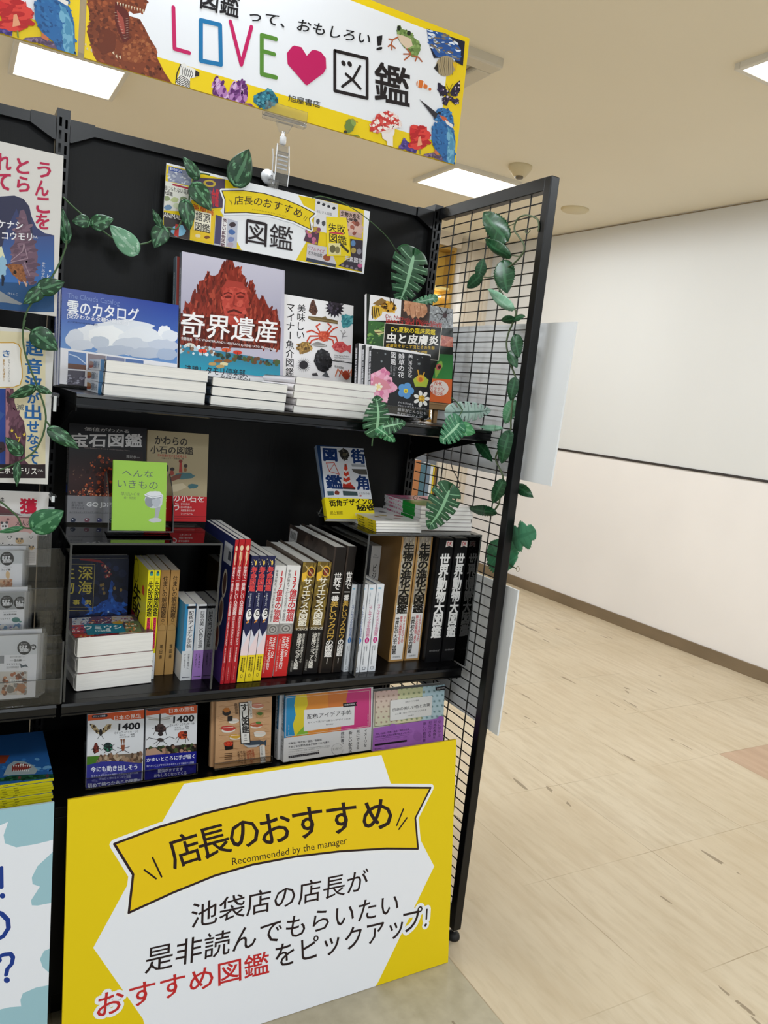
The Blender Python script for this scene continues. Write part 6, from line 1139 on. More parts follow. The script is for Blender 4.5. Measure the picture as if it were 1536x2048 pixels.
def palette(a):
    a.cr = C7; a.fill('#d6d5d6'); a.poly([(175, 190), (812, 132), (808, 415), (172, 500)], '#d98a3a')
    a.poly([(175, 195), (262, 185), (250, 260), (262, 330), (240, 400), (255, 480), (172, 500)], '#2a86b8'); a.poly([(262, 185), (340, 178), (350, 250), (320, 330), (345, 400), (330, 470), (255, 482), (240, 400), (262, 330), (250, 260)], '#d9c430'); a.poly([(280, 455), (340, 390), (350, 470), (262, 482)], '#7fae3a'); a.poly([(640, 148), (812, 132), (810, 415), (590, 445), (600, 360), (635, 280), (625, 210)], '#c9407e'); a.poly([(500, 160), (645, 148), (630, 215), (640, 280), (600, 360), (590, 445), (500, 455)], '#d07a3e')
    a.poly([(322, 292), (692, 258), (688, 400), (320, 450)], '#dddcdd'); a.poly([(606, 244), (712, 232), (702, 245), (710, 262), (608, 272)], '#1d1b20'); a.t('図書館戦版', (618, 250), (694, 242), (619, 262), '#c9c7cc', .01)
    a.t('配色アイデア手帖', (345, 325), (668, 290), (345, 360), '#2d2b30', .012); a.t('めくって見つける新しいデザインの本', (350, 378), (662, 348), (350, 392), '#444248', .004); a.t('桜井輝子', (482, 395), (538, 390), (482, 404), '#444248', .004)
    a.line([(190, 205), (800, 150), (797, 410), (188, 485)], 2, '#e4d9cc', closed=True, rnd=False)
    a.tv('イメージを', (760, 430), (786, 428), (756, 565), '#3c3a40', .006); a.tv('形にできる', (705, 438), (732, 436), (700, 582), '#3c3a40', .006); a.tv('新しい配色の', (648, 445), (676, 443), (645, 615), '#3c3a40', .006); a.tv('教科書。', (590, 452), (618, 450), (588, 555), '#3c3a40', .006)
    a.t('印象別／年代別／国別／色相別', (208, 530), (450, 502), (208, 546), '#3c3a40', .006); a.t('さまざまな配色見本が全部で3175通り', (208, 556), (505, 518), (208, 572), '#3c3a40', .008); a.line([(208, 585), (510, 552)], 2, '#777'); a.t('デザイン／イラスト／写真／ビジネス／プレゼンテーション', (208, 596), (508, 555), (208, 606), '#555'); a.t('ハンドメイド／インテリア／着こなし等', (208, 614), (432, 586), (208, 622), '#555'); a.poly([(208, 628), (432, 598), (432, 612), (208, 645)], '#2a282e'); a.t('今すぐ使えるアイデアがぎっしり', (214, 632), (425, 604), (214, 640), '#c9c7cc', .004)
    a.ell(565, 580, 42, 42, '#d2d1d2'); a.line([(565 + 42 * math.cos(i * .42), 580 + 42 * math.sin(i * .42)) for i in range(15)], 2, '#8a8890', rnd=False); a.t('新しい配色アイデア', (532, 570), (598, 562), (532, 590), '#666'); a.t('SB Creative', (208, 662), (272, 654), (208, 670), '#444', .01)
    for x in (210, 790): a.tv('COLOR IDEA', (x - 6, 400 if x < 500 else 320), (x + 4, 400 if x < 500 else 320), (x - 6, 480 if x < 500 else 405), '#d9d7da')
def pal_sp(a):
    a.nm = True; a.fill('#d2d1d2'); a.norm(.55, 0, 1, .55, '#2f7fae'); a.tv('配色アイデア手帖', (.2, .06), (.8, .06), (.2, .55), '#3c3a40', .02); a.tv('仕事や趣味に', (.3, .62), (.7, .62), (.3, .9), '#555', .01)
M, w_, h_, t_ = deck_book((566, 1528), (741, 1503), (567, 1392), 8, .0005, ['wide colour idea book with rainbow cover standing on the base deck', 'copy of the wide rainbow colour book behind it, spine showing at the left'], palette, 'rainbow colour books', n=2, t=.02, y=-.31, fc='#d6d5d6', sc='#d2d1d2', bc='#d2d1d2', spine=pal_sp)
def jcolor(a):
    a.cr = C7; a.fill('#d3d2cc')
    for (p, c0, c1) in (([(835, 140), (1010, 122), (1005, 400), (830, 420)], '#d9b8b4', '#cfd0b0'), ([(1010, 122), (1190, 104), (1180, 380), (1005, 400)], '#c9cda0', '#dcd6b0'), ([(1190, 104), (1372, 82), (1350, 350), (1180, 380)], '#b4d0da', '#bcd2da')): a.grad(p, c0, c1)
    g = random.Random(4); a.layer()
    for i in range(14):
        for j in range(7): a.star(850 + i * 37 + (j % 2) * 16, 158 + j * 38 - i * 4.0, 11, mixc('#8fa08a', ('#c08a86', '#8f9a6a', '#6f9ab0')[min(2, i // 5)], .6), 6, .45, 0) if (j + i) % 1 == 0 else None
    a.line([(842, 155), (1362, 100), (1340, 350), (836, 412)], 2.5, '#3a383c', closed=True, rnd=False)
    a.poly([(950, 222), (1258, 186), (1250, 330), (948, 372)], '#dedddb'); a.poly([(1282, 125), (1365, 112), (1358, 126), (1362, 140), (1284, 150)], '#1d1b20'); a.t('図書保存版', (1292, 130), (1348, 122), (1293, 142), '#c9c7cc', .01)
    a.t('配色アイデア手帖', (1060, 228), (1158, 214), (1060, 240), '#4a484c', .004); a.t('日本の美しい色と言葉', (968, 278), (1240, 240), (968, 302), '#3a383c', .008); a.t('心に響く和のデザインがつくれる本', (985, 316), (1215, 282), (985, 328), '#555', .004); a.t('桜井輝子', (1075, 330), (1122, 324), (1075, 338), '#555')
    a.poly([(814, 425), (1345, 345), (1335, 520), (812, 598)], '#a468bc'); a.spk([(820, 430), (1340, 350), (1330, 510), (816, 590)], ['#a86cc0', '#a064b8'], 20, 26, 3)
    a.tv('心に浮かぶ', (1298, 362), (1322, 358), (1292, 492), '#463050', .006); a.tv('日本の表情を', (1265, 365), (1290, 362), (1258, 505), '#463050', .006); a.tv('形にできる', (1230, 372), (1254, 368), (1224, 490), '#463050', .006); a.tv('新しい教科書', (1190, 378), (1214, 375), (1184, 525), '#463050', .006)
    a.t('文化／伝統／四季／風景／現代の日本', (840, 462), (1088, 424), (840, 476), '#463050', .006); a.t('日本人が選んだ色と言葉が詰まっている。', (840, 482), (1095, 446), (840, 496), '#463050', .006); a.line([(838, 505), (1090, 470)], 2, '#6a4a7a'); a.t('デザイン／イラスト／ハンドメイド／ビジネス', (838, 515), (1072, 480), (838, 524), '#5a3f66'); a.poly([(835, 540), (1070, 508), (1070, 522), (835, 554)], '#241f2a'); a.ell(1150, 485, 32, 32, '#9a60b2'); a.t('SB Creative', (835, 572), (890, 564), (835, 580), '#463050', .01)
M, w_, h_, t_ = deck_book((744, 1502), (885, 1481), (747, 1384), 8, .0005, ['wide lilac banded Japanese colour book at the right end of the base deck'], jcolor, None, n=1, t=.022, y=-.312, fc='#d3d2cc', sc='#c9c8c4', bc='#d3d2cc')
# ------------------------------------------------------------------ the left bay
def pack(a_):
    "what is printed on each sticker pack"
    k = a_
    def fn(a):
        a.cr = C1; a.fill('#e3e3e6')
        if k == 0:
            a.poly([(-300, 1000), (400, 990), (398, 1190), (-300, 1210)], '#d3d5d8'); a.poly([(-300, 1210), (40, 1205), (38, 1280), (-300, 1290)], '#8d8f93'); a.t('動物が何種も集まります', (95, 1215), (245, 1210), (95, 1226), '#555'); a.line([(95, 1255), (245, 1250)], 2, '#777'); a.t('昆虫編', (135, 1240), (205, 1237), (135, 1262), '#222', .02); a.t('オオコウモリ', (60, 1280), (185, 1276), (62, 1298), '#444', .01); a.t('国立科学博物館監修', (62, 1310), (182, 1306), (62, 1330), '#666')
            a.poly([(190, 1275), (215, 1300), (250, 1290), (275, 1320), (240, 1310), (200, 1325)], '#4a5660'); a.poly([(-300, 1365), (265, 1355), (258, 1580), (-300, 1590)], '#cbc6be'); a.spk([(20, 1380), (250, 1365), (250, 1570), (30, 1575)], ['#a8633a', '#c98a5c', '#7a4a30', '#8d8a86', '#e2d6c8'], 60, 20, 3); a.blob(200, 1510, 42, 38, '#b0744a', 2, .1); a.blob(100, 1530, 40, 36, '#7d766e', 3, .1); a.poly([(95, 1430), (215, 1440), (210, 1470), (90, 1472)], '#ecebe8'); a.t('おりがみ', (110, 1442), (190, 1444), (110, 1462), '#555')
            spots = ((322, 1122, 26), (232, 1132, 66))
        elif k == 1:
            a.poly([(-300, 600), (280, 590), (275, 760), (-300, 775)], '#9a9c9e'); a.t('なかまのかたち絶滅', (30, 785), (160, 780), (30, 792), '#555'); a.t('絶滅動物編', (35, 805), (158, 800), (35, 820), '#222', .02); a.t('アンモナイト', (-20, 848), (100, 842), (-20, 866), '#444', .01); a.blob(152, 862, 42, 26, '#3f7a72', 3, .12); a.ell(195, 880, 14, 8, '#4a8a80'); a.poly([(-300, 905), (215, 905), (205, 1000), (-300, 1000)], '#b9bcc2'); a.spk([(0, 910), (190, 912), (185, 1000), (0, 1000)], ['#7a6aa0', '#d9d4cc', '#6a8aa8', '#efeae2'], 30, 20, 4); a.blob(155, 960, 30, 42, '#d9d2c9', 6)
            spots = ((66, 690, 62), (196, 700, 62))
        else:
            a.poly([(-300, 200), (260, 190), (255, 320), (-300, 335)], '#c4c7c9'); a.t('いきものいろいろ', (30, 352), (110, 350), (30, 360), '#777'); a.t('うさぎ編', (10, 372), (100, 370), (10, 390), '#222', .02); a.blob(75, 430, 22, 42, '#d9b98a', 2, .15); a.poly([(-300, 475), (120, 470), (115, 560), (-300, 560)], '#c9a88a'); a.spk([(0, 480), (112, 478), (110, 555), (0, 555)], ['#b87a52', '#d9b08a', '#8a5a3a'], 24, 14, 5)
            spots = ((68, 275, 66),)
        for x, y, q in spots:
            a.ell(x, y, q, q, '#17181b', 0, 28); a.t('まるで', (x - q * .7, y - q * .35), (x + q * .45, y - q * .4), (x - q * .72, y + q * .15), '#e9e9ec', .06); a.t('図鑑!?', (x - q * .62, y + q * .12), (x + q * .75, y + q * .05), (x - q * .62, y + q * .6), '#e9e9ec', .05); a.t('見えてびっくり', (x - q * .5, y - q * .7), (x + q * .4, y - q * .75), (x - q * .5, y - q * .5), '#c9c9cc', .02)
    return fn
def sticker_pack(M, w, h, art, label, group):
    r = empty('sticker_pack', M, label, 'sticker pack', group)
    f = MB(); f.box((0, 0, 0), (w, .0016, h * .985), '#e3e3e6'); a = Art(M, (0, 0, h * .985), (1, 0, 0), (0, 0, -1), w, h * .985)
    if art: art(a)
    a.put(f); f.build('card', PRINT, r)
    f = MB(); f.box((-.002, -.0026, -.001), (w + .006, .0036, h)); f.build('sleeve', FILM, r)
rows = ((0, (-.16, None), (372, 1600), (385, 992), -.338, 4), (1, None, (228, 1000), (272, 585), -.302, 4), (2, None, (222, 560), (255, 190), -.268, 3))
names_ = ('lower', 'middle', 'upper')
for k, _, brc, trc, y, n in rows:
    px = lambda p: (p[0] / 4.8, 1060 + p[1] / 4.8)
    Bp = U(*px(brc), 'y', y); Tp = U(*px(trc), 'y', y)
    x1 = max(Bp.x, Tp.x) - .006; z0 = {0: Z2 + .014, 1: Z2 + .088, 2: Z2 + .163}[k]; h = Tp.z - z0; w_ = .135
    for i in range(n):
        dz = (-.002 * i if i % 2 else .003 * i)
        sticker_pack(T(x1 - w_ + (.004 * i if k == 0 else .003 * i) - .0, y + .0066 * i, z0), w_, h + dz, pack(k) if i == 0 else None,
                     f'{"front" if i == 0 else ("second", "third", "rearmost")[min(i, n - 1) - 1] if i < n - 1 else "rearmost"} clear sticker pack of the {names_[k]} row in the left bay rack', f'sticker packs in the {names_[k]} row')
r = empty('pocket_rack', (-.2, -.35, Z2), 'clear tiered acrylic rack holding the sticker packs in the left bay', 'pocket rack')
f = MB(); f.box((-.1, -.001, .001), (.2165, .17, .003)); f.build('base', ACRYL, r)
for j, (y, z0, z1) in enumerate(((.0, .002, .05), (.0375, .002, .12), (.0735, .002, .20), (.1, .002, .27))):
    f = MB(); f.box((-.1, y, z0), (.2165, y + .0025, z1)); f.box((-.1, y - .0003, z1 - .001), (.2165, y + .0028, z1), mi=1); f.build('divider', [ACRYL, EDGE], r)
for j, (y, z1) in enumerate(((.0415, .083), (.0775, .158))):
    f = MB(); f.box((-.1, y, z1 - .0035), (.2165, y + .03, z1 - .0015)); f.build('step', ACRYL, r)
f = MB(); f.box((.214, .0, .002), (.2165, .1, .12)); f.box((.214, .0365, .12), (.2165, .1, .27)); f.box((.2138, -.0006, .002), (.2168, .0, .12), mi=1); f.build('cheek', [ACRYL, EDGE], r)
def panda(a):
    a.cr = B4; a.fill('#dcd7d4'); a.poly([(-300, 1600), (320, 1610), (310, 1690), (250, 1750), (220, 1735), (-300, 1730)], '#d9a9a4'); a.t('大人の', (128, 1640), (255, 1644), (126, 1685), '#5a2a2e', .02); a.t('図鑑', (126, 1690), (200, 1692), (125, 1710), '#5a2a2e', .02); a.blob(35, 1690, 34, 36, '#e9e6e4', 3, .1); a.ell(15, 1660, 12, 11, '#26242a'); a.ell(55, 1658, 12, 11, '#26242a'); a.ell(24, 1688, 8, 9, '#26242a'); a.ell(46, 1688, 8, 9, '#26242a'); a.line([(140, 1615), (245, 1620)], 8, '#7a3a40'); a.blob(65, 1632, 14, 12, '#7a3a40')
    for x, y, s, br in ((80, 1790, 26, 0), (160, 1810, 36, 1), (255, 1788, 20, 0), (258, 1865, 26, 1), (88, 1850, 22, 0), (10, 1840, 24, 0)): a.blob(x, y, s, s * .7, '#c9a878' if br else '#e6e2de', int(x), .1); a.ell(x - s * .6, y - s * .5, s * .28, s * .24, '#26242a'); a.ell(x + s * .5, y - s * .5, s * .28, s * .24, '#26242a'); a.ell(x - s * .25, y, s * .16, s * .16, '#26242a'); a.ell(x + s * .2, y, s * .16, s * .16, '#26242a')
    for i in range(10): a.line([(225 + (i % 3) * 3, 1905 + 9 * i), (285, 1906 + 9 * i)], 2, '#a8a29e', rnd=False)
tp_ = U(312 / 4.094, 640 + 1605 / 4.094, 'y', -.25); bt_ = U(300 / 4.094, 640 + 2005 / 4.094, 'y', -.25)
MPn = T(tp_.x - .15, -.25, bt_.z)
r = empty('sticker_pack', MPn, 'pink and white panda sticker sheet in a clear sleeve below the lowest poster', 'sticker pack')
f = MB(); hh = tp_.z - bt_.z; f.box((0, 0, 0), (.15, .0012, hh), '#dcd7d4'); a = Art(MPn, (0, 0, hh), (1, 0, 0), (0, 0, -1), .15, hh); panda(a); a.put(f); f.build('card', PRINT, r)
f = MB(); f.box((-.003, -.0018, -.003), (.175, .0026, hh + .004)); f.build('sleeve', FILM, r)
# small clear ticket clips on the shelf ends beside the posters
for i, (px_, py0, py1) in enumerate(((108, 792, 823), (104, 992, 1004))):
    p0 = U(px_, py0, 'y', -.305); p1 = U(px_, py1, 'y', -.305)
    f = MB(); f.box((0, 0, 0), (.004, .05, p0.z - p1.z)); f.box((-.0005, -.0008, 0), (.0045, 0, p0.z - p1.z), mi=1); f.box((-.004, .0, p0.z - p1.z - .002), (.008, .02, p0.z - p1.z))
    o = f.build('ticket_clip', [EDGE, mat('clip_white', '#dfe2e4', rough=.3)]); o.location = (p0.x, -.305, p1.z)
    tag(o, ['small clear ticket clip beside the cream poster', 'small clear ticket clip beside the lowest white poster'][i], 'clip', 'ticket clips')
# shark books lying on the left base deck, yellow spines to the front
def shark(a):
    a.cr = D2; a.fill('#2a5f9e'); a.spk([(0, 420), (340, 410), (350, 540), (0, 560)], ['#3a78b8', '#1f4f8a', '#6aa0cc', '#2f6aaa'], 60, 18, 3, .5); a.poly([(-200, 400), (60, 400), (30, 450), (-200, 470)], '#8a3a24')
    a.poly([(20, 525), (50, 460), (90, 435), (150, 440), (200, 460), (230, 490), (215, 515), (120, 520)], '#9aa8ac'); a.poly([(72, 500), (75, 465), (110, 448), (165, 455), (195, 475), (150, 490)], '#8a3a34'); a.layer()
    for i in range(8): a.poly([(80 + i * 14, 462 - (8 if 2 < i < 5 else 0)), (90 + i * 14, 460 - (8 if 2 < i < 5 else 0)), (85 + i * 14, 476)], '#e9e6e0', False); a.poly([(80 + i * 13, 500), (90 + i * 13, 498), (85 + i * 13, 486)], '#e9e6e0', False)
    a.poly([(0, 545), (60, 525), (200, 520), (330, 515), (345, 540), (0, 562)], '#1f4a34'); a.spk([(0, 540), (330, 520), (340, 540), (0, 558)], ['#2f6a48', '#163424'], 26, 14, 6, .4); a.star(120, 538, 14, '#6a3a3a'); a.star(290, 528, 16, '#5a3a40')
def shark_sp(a):
    a.nm = True; a.fill('#d2c81e'); a.rng.seed(3)
    for i in range(9): a.line([(.5, .08 * i + .1), (.5, .08 * i + .13)], .35, '#8a8420', rnd=False)
zz = Z3 + .0006; n = 10; top_z = U(122, 1556, 'y', -.342).z; t = (top_z - zz) / n
lb = ['bottom'] + [q + ' from the bottom' for q in ('second', 'third', 'fourth', 'fifth', 'sixth', 'seventh', 'eighth', 'ninth')] + ['topmost']
for i in range(n):
    M = T(.0115 - .0015 * (i % 3), -.342 + .0012 * ((i * 7) % 4), zz + t) @ Rz(90) @ Rx(-90)
    book('book', f'{lb[i]} yellow spined shark book of the stack at the lower left', 'book', 'yellow spined shark books', M, .21, t - .0004, .25, shark if i == n - 1 else None, shark_sp, None, fc='#2a5f9e', sc='#d2c81e', bc='#d2c81e', round_=.002)
    zz += t
# ------------------------------------------------------------------ clips, cup and the boards behind the wire panel
def qbox(f, x0, x1, y0, y1, z0, z1, mi=0): f.box((x0, y0, z0), (x1, y1, z1), mi=mi)
CL = clear('clip_plastic', 0.93, .08, .05)
a0, a1 = U(530, 238, 'y', -.03), U(614, 261, 'y', -.03)
r = empty('sign_clip', ((a0.x + a1.x) / 2, -.02, 1.757), 'clear plastic clip holding the hanging sign on the top rail', 'clip')
ox = r.location.x
f = MB(); L_ = a1.x - a0.x; f.box((-L_ / 2, -.006, .108), (L_ / 2, .012, .116)); f.box((-L_ / 2, -.006, .116), (L_ / 2, -.004, .142)); f.box((-L_ / 2, .0125, .116), (L_ / 2, .0145, .135)); f.build('gripper', CL, r, bevel=.001)
f = MB(); P = [(-.020, .108), (.020, .108), (.010, .088), (-.010, .088)]
for y in (0, .008): f.face([(x, y, z) for x, z in P])
for p, q in zip(P, P[1:] + P[:1]): f.face([(p[0], 0, p[1]), (q[0], 0, q[1]), (q[0], .008, q[1]), (p[0], .008, p[1])])
f.tube([(0, .004, .09), (0, .004, .08)], .004); f.build('neck', CL, r)
f = MB(); f.lathe([(.004, 0), (.0075, .003), (.0075, .017), (.004, .02)], n=16, M=T(0, .004, .061)); f.build('joint', mat('clip_frost', '#dcdde0', rough=.35), r, smooth=True)
f = MB(); f.box((-.014, -.002, .035), (.014, .0, .06)); f.box((-.014, .009, .035), (.014, .011, .06)); f.box((-.016, -.006, -.028), (.016, -.004, .035)); f.box((-.018, .006, .0), (.018, .008, .036)); f.box((-.014, -.004, .04), (.014, .008, .045))
for i in range(4): f.box((-.012, -.006, .006 + .009 * i), (.012, -.003, .009 + .009 * i), mi=1)
f.tube([(-.0165, -.005, -.028), (-.0165, -.009, .0), (-.0155, -.005, .03), (-.014, -.002, .06)], .0012, mi=1); f.tube([(.0165, -.005, -.028), (.0165, -.009, .0), (.0155, -.005, .03), (.014, -.002, .06)], .0012, mi=1); f.tube([(-.018, .007, .0), (-.022, -.002, .03), (-.026, -.006, .045)], .0012, mi=1)
f.build('jaw', [CL, mat('clip_edge', '#e6e8ec', rough=.15)], r)
cpos = U(538, 352, 'y', -.004)
r = empty('suction_cup', (cpos.x, -.0, cpos.z), 'white suction cup with a clear clip pinching the top of the header sign', 'suction cup')
f = MB(); f.lathe([(.0165, 0), (.0165, .002), (.012, .006), (.007, .009), (.006, .015), (0, .016)], n=28, M=T(0, .005, 0) @ Rx(90)); f.build('cup', mat('cup_white', '#d9dade', rough=.3), r, smooth=True)
f = MB(); f.tube([(.003, -.012, 0), (.004, -.016, -.012), (.004, -.022, -.022)], .003); f.box((-.006, -.032, -.03), (.014, -.0285, -.014)); f.box((-.006, -.0195, -.03), (.014, -.017, -.014)); f.box((-.006, -.032, -.014), (.014, -.017, -.012)); f.build('clip', CL, r)
back = mat('board_back', '#e8e8e8', rough=.5, spec=.3, noise=(1.2, .06, (1, 1, 1)))
edge = mat('board_edge', '#e4e7ea', rough=.6)
def back_board(y0, y1, z0, z1, x, tiltx, yawz, label):
    M = T(x, y0, z0) @ Rz(yawz) @ Ry(tiltx)
    f = MB(); w_ = abs(y1 - y0); h = z1 - z0; f.box((0, -w_, 0), (.0045, 0, h)); f.box((-.0001, -w_ - .0004, 0), (.0046, -w_, h), mi=1); f.box((-.0001, -w_, h), (.0046, 0, h + .0004), mi=1)
    o = f.build('notice_board', [back, edge]); o.matrix_world = M; tag(o, label, 'notice board', 'boards hung outside the wire panel')
back_board(-.03, -.515, 1.128, 1.476, .9395, 1.6, 2.0, 'upper pale grey backed board hung outside the wire panel')
back_board(-.04, -.462, .536, .882, .9395, .6, 1.0, 'lower pale grey backed board hung outside the wire panel')
# ------------------------------------------------------------------ artificial vines
def smooth_path(p, n=6):
    out = []
    for i in range(len(p) - 1):
        a, b, c, d = p[max(i - 1, 0)], p[i], p[i + 1], p[min(i + 2, len(p) - 1)]
        for k in range(n):
            t = k / n; out.append(.5 * ((2 * b) + (c - a) * t + (2 * a - 5 * b + 4 * c - d) * t * t + (3 * b - a - 3 * c + d) * t * t * t))
    return out + [p[-1]]
def crp(cr, p): return (cr[0] + p[0] / cr[2], cr[1] + p[1] / cr[2])
LEAFN = [0]
def leaf(root, cr, base, tip, wd, ax, v, kind='pothos', tilt=0, c0='#0f3c1f', c1='#6fa87c', bow=.12, dv=0.0):
    LEAFN[0] += 1; g = random.Random(LEAFN[0] * 13)
    B = U(*crp(cr, base), ax, v); E = U(*crp(cr, tip), ax, v - dv if ax == 'y' else v + dv)
    n = Vector((0, -1, 0)) if ax == 'y' else Vector((-1, 0, 0))
    if ax == 'x': n = ((CAM_C - B).normalized() * .75 + n * .25).normalized()
    L = (E - B).length; d = (E - B).normalized(); s = d.cross(n).normalized(); n = s.cross(d) * (1 if s.cross(d).dot(n) > 0 else -1)
    t = math.radians(tilt); s, n = s * math.cos(t) + n * math.sin(t), n * math.cos(t) - s * math.sin(t)
    NU, NV = {'pothos': (22, 14), 'monstera': (60, 20), 'ivy': (28, 14), 'star': (30, 14)}[kind]
    def half(u):
        if kind == 'pothos': return max(math.sin(math.pi * min(u ** .62, 1)), 0) ** .85
        if kind == 'monstera': return max(math.sin(math.pi * u ** .6), 0) ** .6
        if kind == 'star': return .55 * max(math.sin(math.pi * u), 0) ** .5 + .45 * abs(math.sin(2.5 * math.pi * u)) * (1 - u * .6)
        return max(math.sin(math.pi * u ** .7), 0) ** .75
    f = MB(); grid = []; a, b, hv = K(c0), K(c1), mixc(c0, c1, .45)
    for i in range(NU + 1):
        u = i / NU; row = []; w = half(u) * wd * L / 2
        if kind in ('ivy', 'star') and i % 2: w *= .88
        for j in range(NV + 1):
            q = -1 + 2 * j / NV; aq = abs(q)
            sw = {'pothos': -.16 * (1 - u) ** 3 * aq, 'monstera': (-.2 * (1 - u) ** 2 + .10 * u) * aq ** 1.2, 'ivy': -.10 * (1 - u) ** 3 * aq, 'star': 0}[kind]
            lift = bow * L * (math.sin(math.pi * u) * .55 - aq * aq * .45 * math.sin(math.pi * min(1, u + .15)) ) + .012 * L * math.sin(7 * u + 3 * q + LEAFN[0])
            p = B + d * (u * L + sw * L) + s * (q * w) + n * (lift + .0012)
            if ax == 'x' and v < .93:
                p.x = min(p.x, .9205)
                if p.z < Z1 + .03 and p.y > -.36: p.x = max(p.x, .9095)
            row.append(p)
        grid.append(row)
    seed = g.random() * 9
    for i in range(NU):
        u = (i + .5) / NU
        for j in range(NV):
            q = -1 + 2 * (j + .5) / NV; aq = abs(q)
            if kind == 'monstera' and .14 < u < .92 and ((aq > .42 and i % 10 == 0) or (aq > .72 and i % 10 in (9, 1))): continue
            if kind == 'pothos':
                st = math.sin(9 * (u - .35 * aq) * 2 + seed) * math.sin(5 * q + seed); col = mixc(a, b, .8 if st > .72 else .22 if st > .35 else .0)
                if aq < .08: col = mixc(a, b, .4)
            elif kind == 'monstera': col = mixc(a, b, 1.0 if aq < .06 else .8 if (i % 10) == 5 and aq < .88 else .05 * g.random())
            else: col = mixc(a, b, .35 if aq < .08 else .22 if (i % 5) == 2 and aq < .8 else .08 * g.random())
            f.face([grid[i][j], grid[i][j + 1], grid[i + 1][j + 1], grid[i + 1][j]], col)
    f.v = [tuple(Vector(p) - root.location) for p in f.v]
    o = f.build('leaf', LEAFM, root)
    # weld the grid so the silk shades smoothly
    import bmesh
    bm = bmesh.new(); bm.from_mesh(o.data); bmesh.ops.remove_doubles(bm, verts=bm.verts, dist=.00005); bm.to_mesh(o.data); bm.free()
    o.data.polygons.foreach_set('use_smooth', [True] * len(o.data.polygons))
    so = o.modifiers.new('cloth', 'SOLIDIFY'); so.thickness = .0005
    return o
def stem(root, paths, r=.0016, c='#3d5a34', m=None):
    f = MB()
    for cr, ax, v, pts in paths:
        P = [U(*crp(cr, p), ax, v) for p in pts]
        if cr is None: pass
        f.tube([p - root.location for p in smooth_path(P)], r)
    f.build('stem', m or STEMM, root, smooth=True)
def vine(name, label, at): return empty(name, at, label, 'vine', 'artificial vines')
FULL = (0, 0, 1)
Y1 = -.040
v = vine('pothos_vine', 'pothos garland of dark variegated leaves strung across the header sign', U(240, 485, 'y', Y1))
stem(v, [(FULL, 'y', Y1, [(126, 394), (150, 417), (186, 447), (215, 469), (238, 485), (258, 492), (283, 488), (302, 482), (322, 462), (335, 455), (352, 458), (364, 440), (376, 412), (380, 385), (388, 353)]), (FULL, 'y', Y1, [(388, 353), (402, 347), (420, 350)]), (FULL, 'y', Y1, [(470, 364), (478, 345)])], .0017)
for q in (((795, 735), (648, 735), .85, 0), ((845, 765), (1025, 712), .8, 15), ((1470, 800), (1395, 978), .85, -10), ((1452, 775), (1378, 625), .45, 10), ((600, 900), (566, 620), .4, 20)): leaf(v, A4, q[0], q[1], q[2], 'y', Y1 - .006, tilt=q[3])
leaf(v, A4, (1215, 1000), (992, 770), .66, 'y', Y1 - .008, c0='#6fa282', c1='#b9d6c2', tilt=10)
for q in (((312, 245), (218, 112), .6, 0), ((296, 308), (408, 474), .8, 10), ((235, 420), (264, 606), .62, 0), ((572, 278), (658, 62), .78, -8)): leaf(v, A3, q[0], q[1], q[2], 'y', Y1 - .006, tilt=q[3])
Y2 = -.325
v = vine('pothos_vine', 'pothos strand trailing down over the left posters', U(75, 640, 'y', Y2))
stem(v, [(A4, 'y', Y2, [(600, 905), (590, 980), (520, 1150), (430, 1290), (375, 1345), (270, 1500), (225, 1600), (210, 1680)]), (B4, 'y', Y2, [(205, 0), (186, 100), (200, 250), (250, 400), (310, 560), (360, 700), (375, 820), (345, 960), (280, 1075), (180, 1150), (0, 1230)]), (B4, 'y', Y2, [(370, 820), (400, 855), (430, 900)]), (B4, 'y', Y2, [(205, 60), (250, 85), (295, 112)])], .0016)
for cr, q in ((A4, ((368, 1348), (582, 1285), .75, 0)), (A4, ((372, 1358), (208, 1482), .62, 0)), (B4, ((285, 105), (475, 248), .85, 0)), (B4, ((268, 558), (72, 632), .5, 20)), (B4, ((308, 555), (428, 602), .55, 0)), (B4, ((422, 905), (645, 1052), .5, 10)), (B4, ((165, 1090), (42, 958), .65, 0)), (B4, ((140, 1185), (136, 1362), .36, 10))): leaf(v, cr, q[0], q[1], q[2], 'y', Y2 - .006, tilt=q[3])
v = vine('pothos_vine', 'short pothos sprig hanging in front of the panda sticker sheet', U(40, 1040, 'y', Y2))
stem(v, [(B4, 'y', Y2 - .004, [(-40, 1470), (20, 1500), (90, 1560), (150, 1620), (182, 1690), (240, 1705), (290, 1690)]), (B4, 'y', Y2 - .004, [(182, 1690), (150, 1725), (60, 1735)])], .0016)
for q in (((286, 1692), (522, 1562), .85, 0), ((165, 1705), (-30, 1735), .3, 10)): leaf(v, B4, q[0], q[1], q[2], 'y', Y2 - .01, tilt=q[3], c0='#24603a')
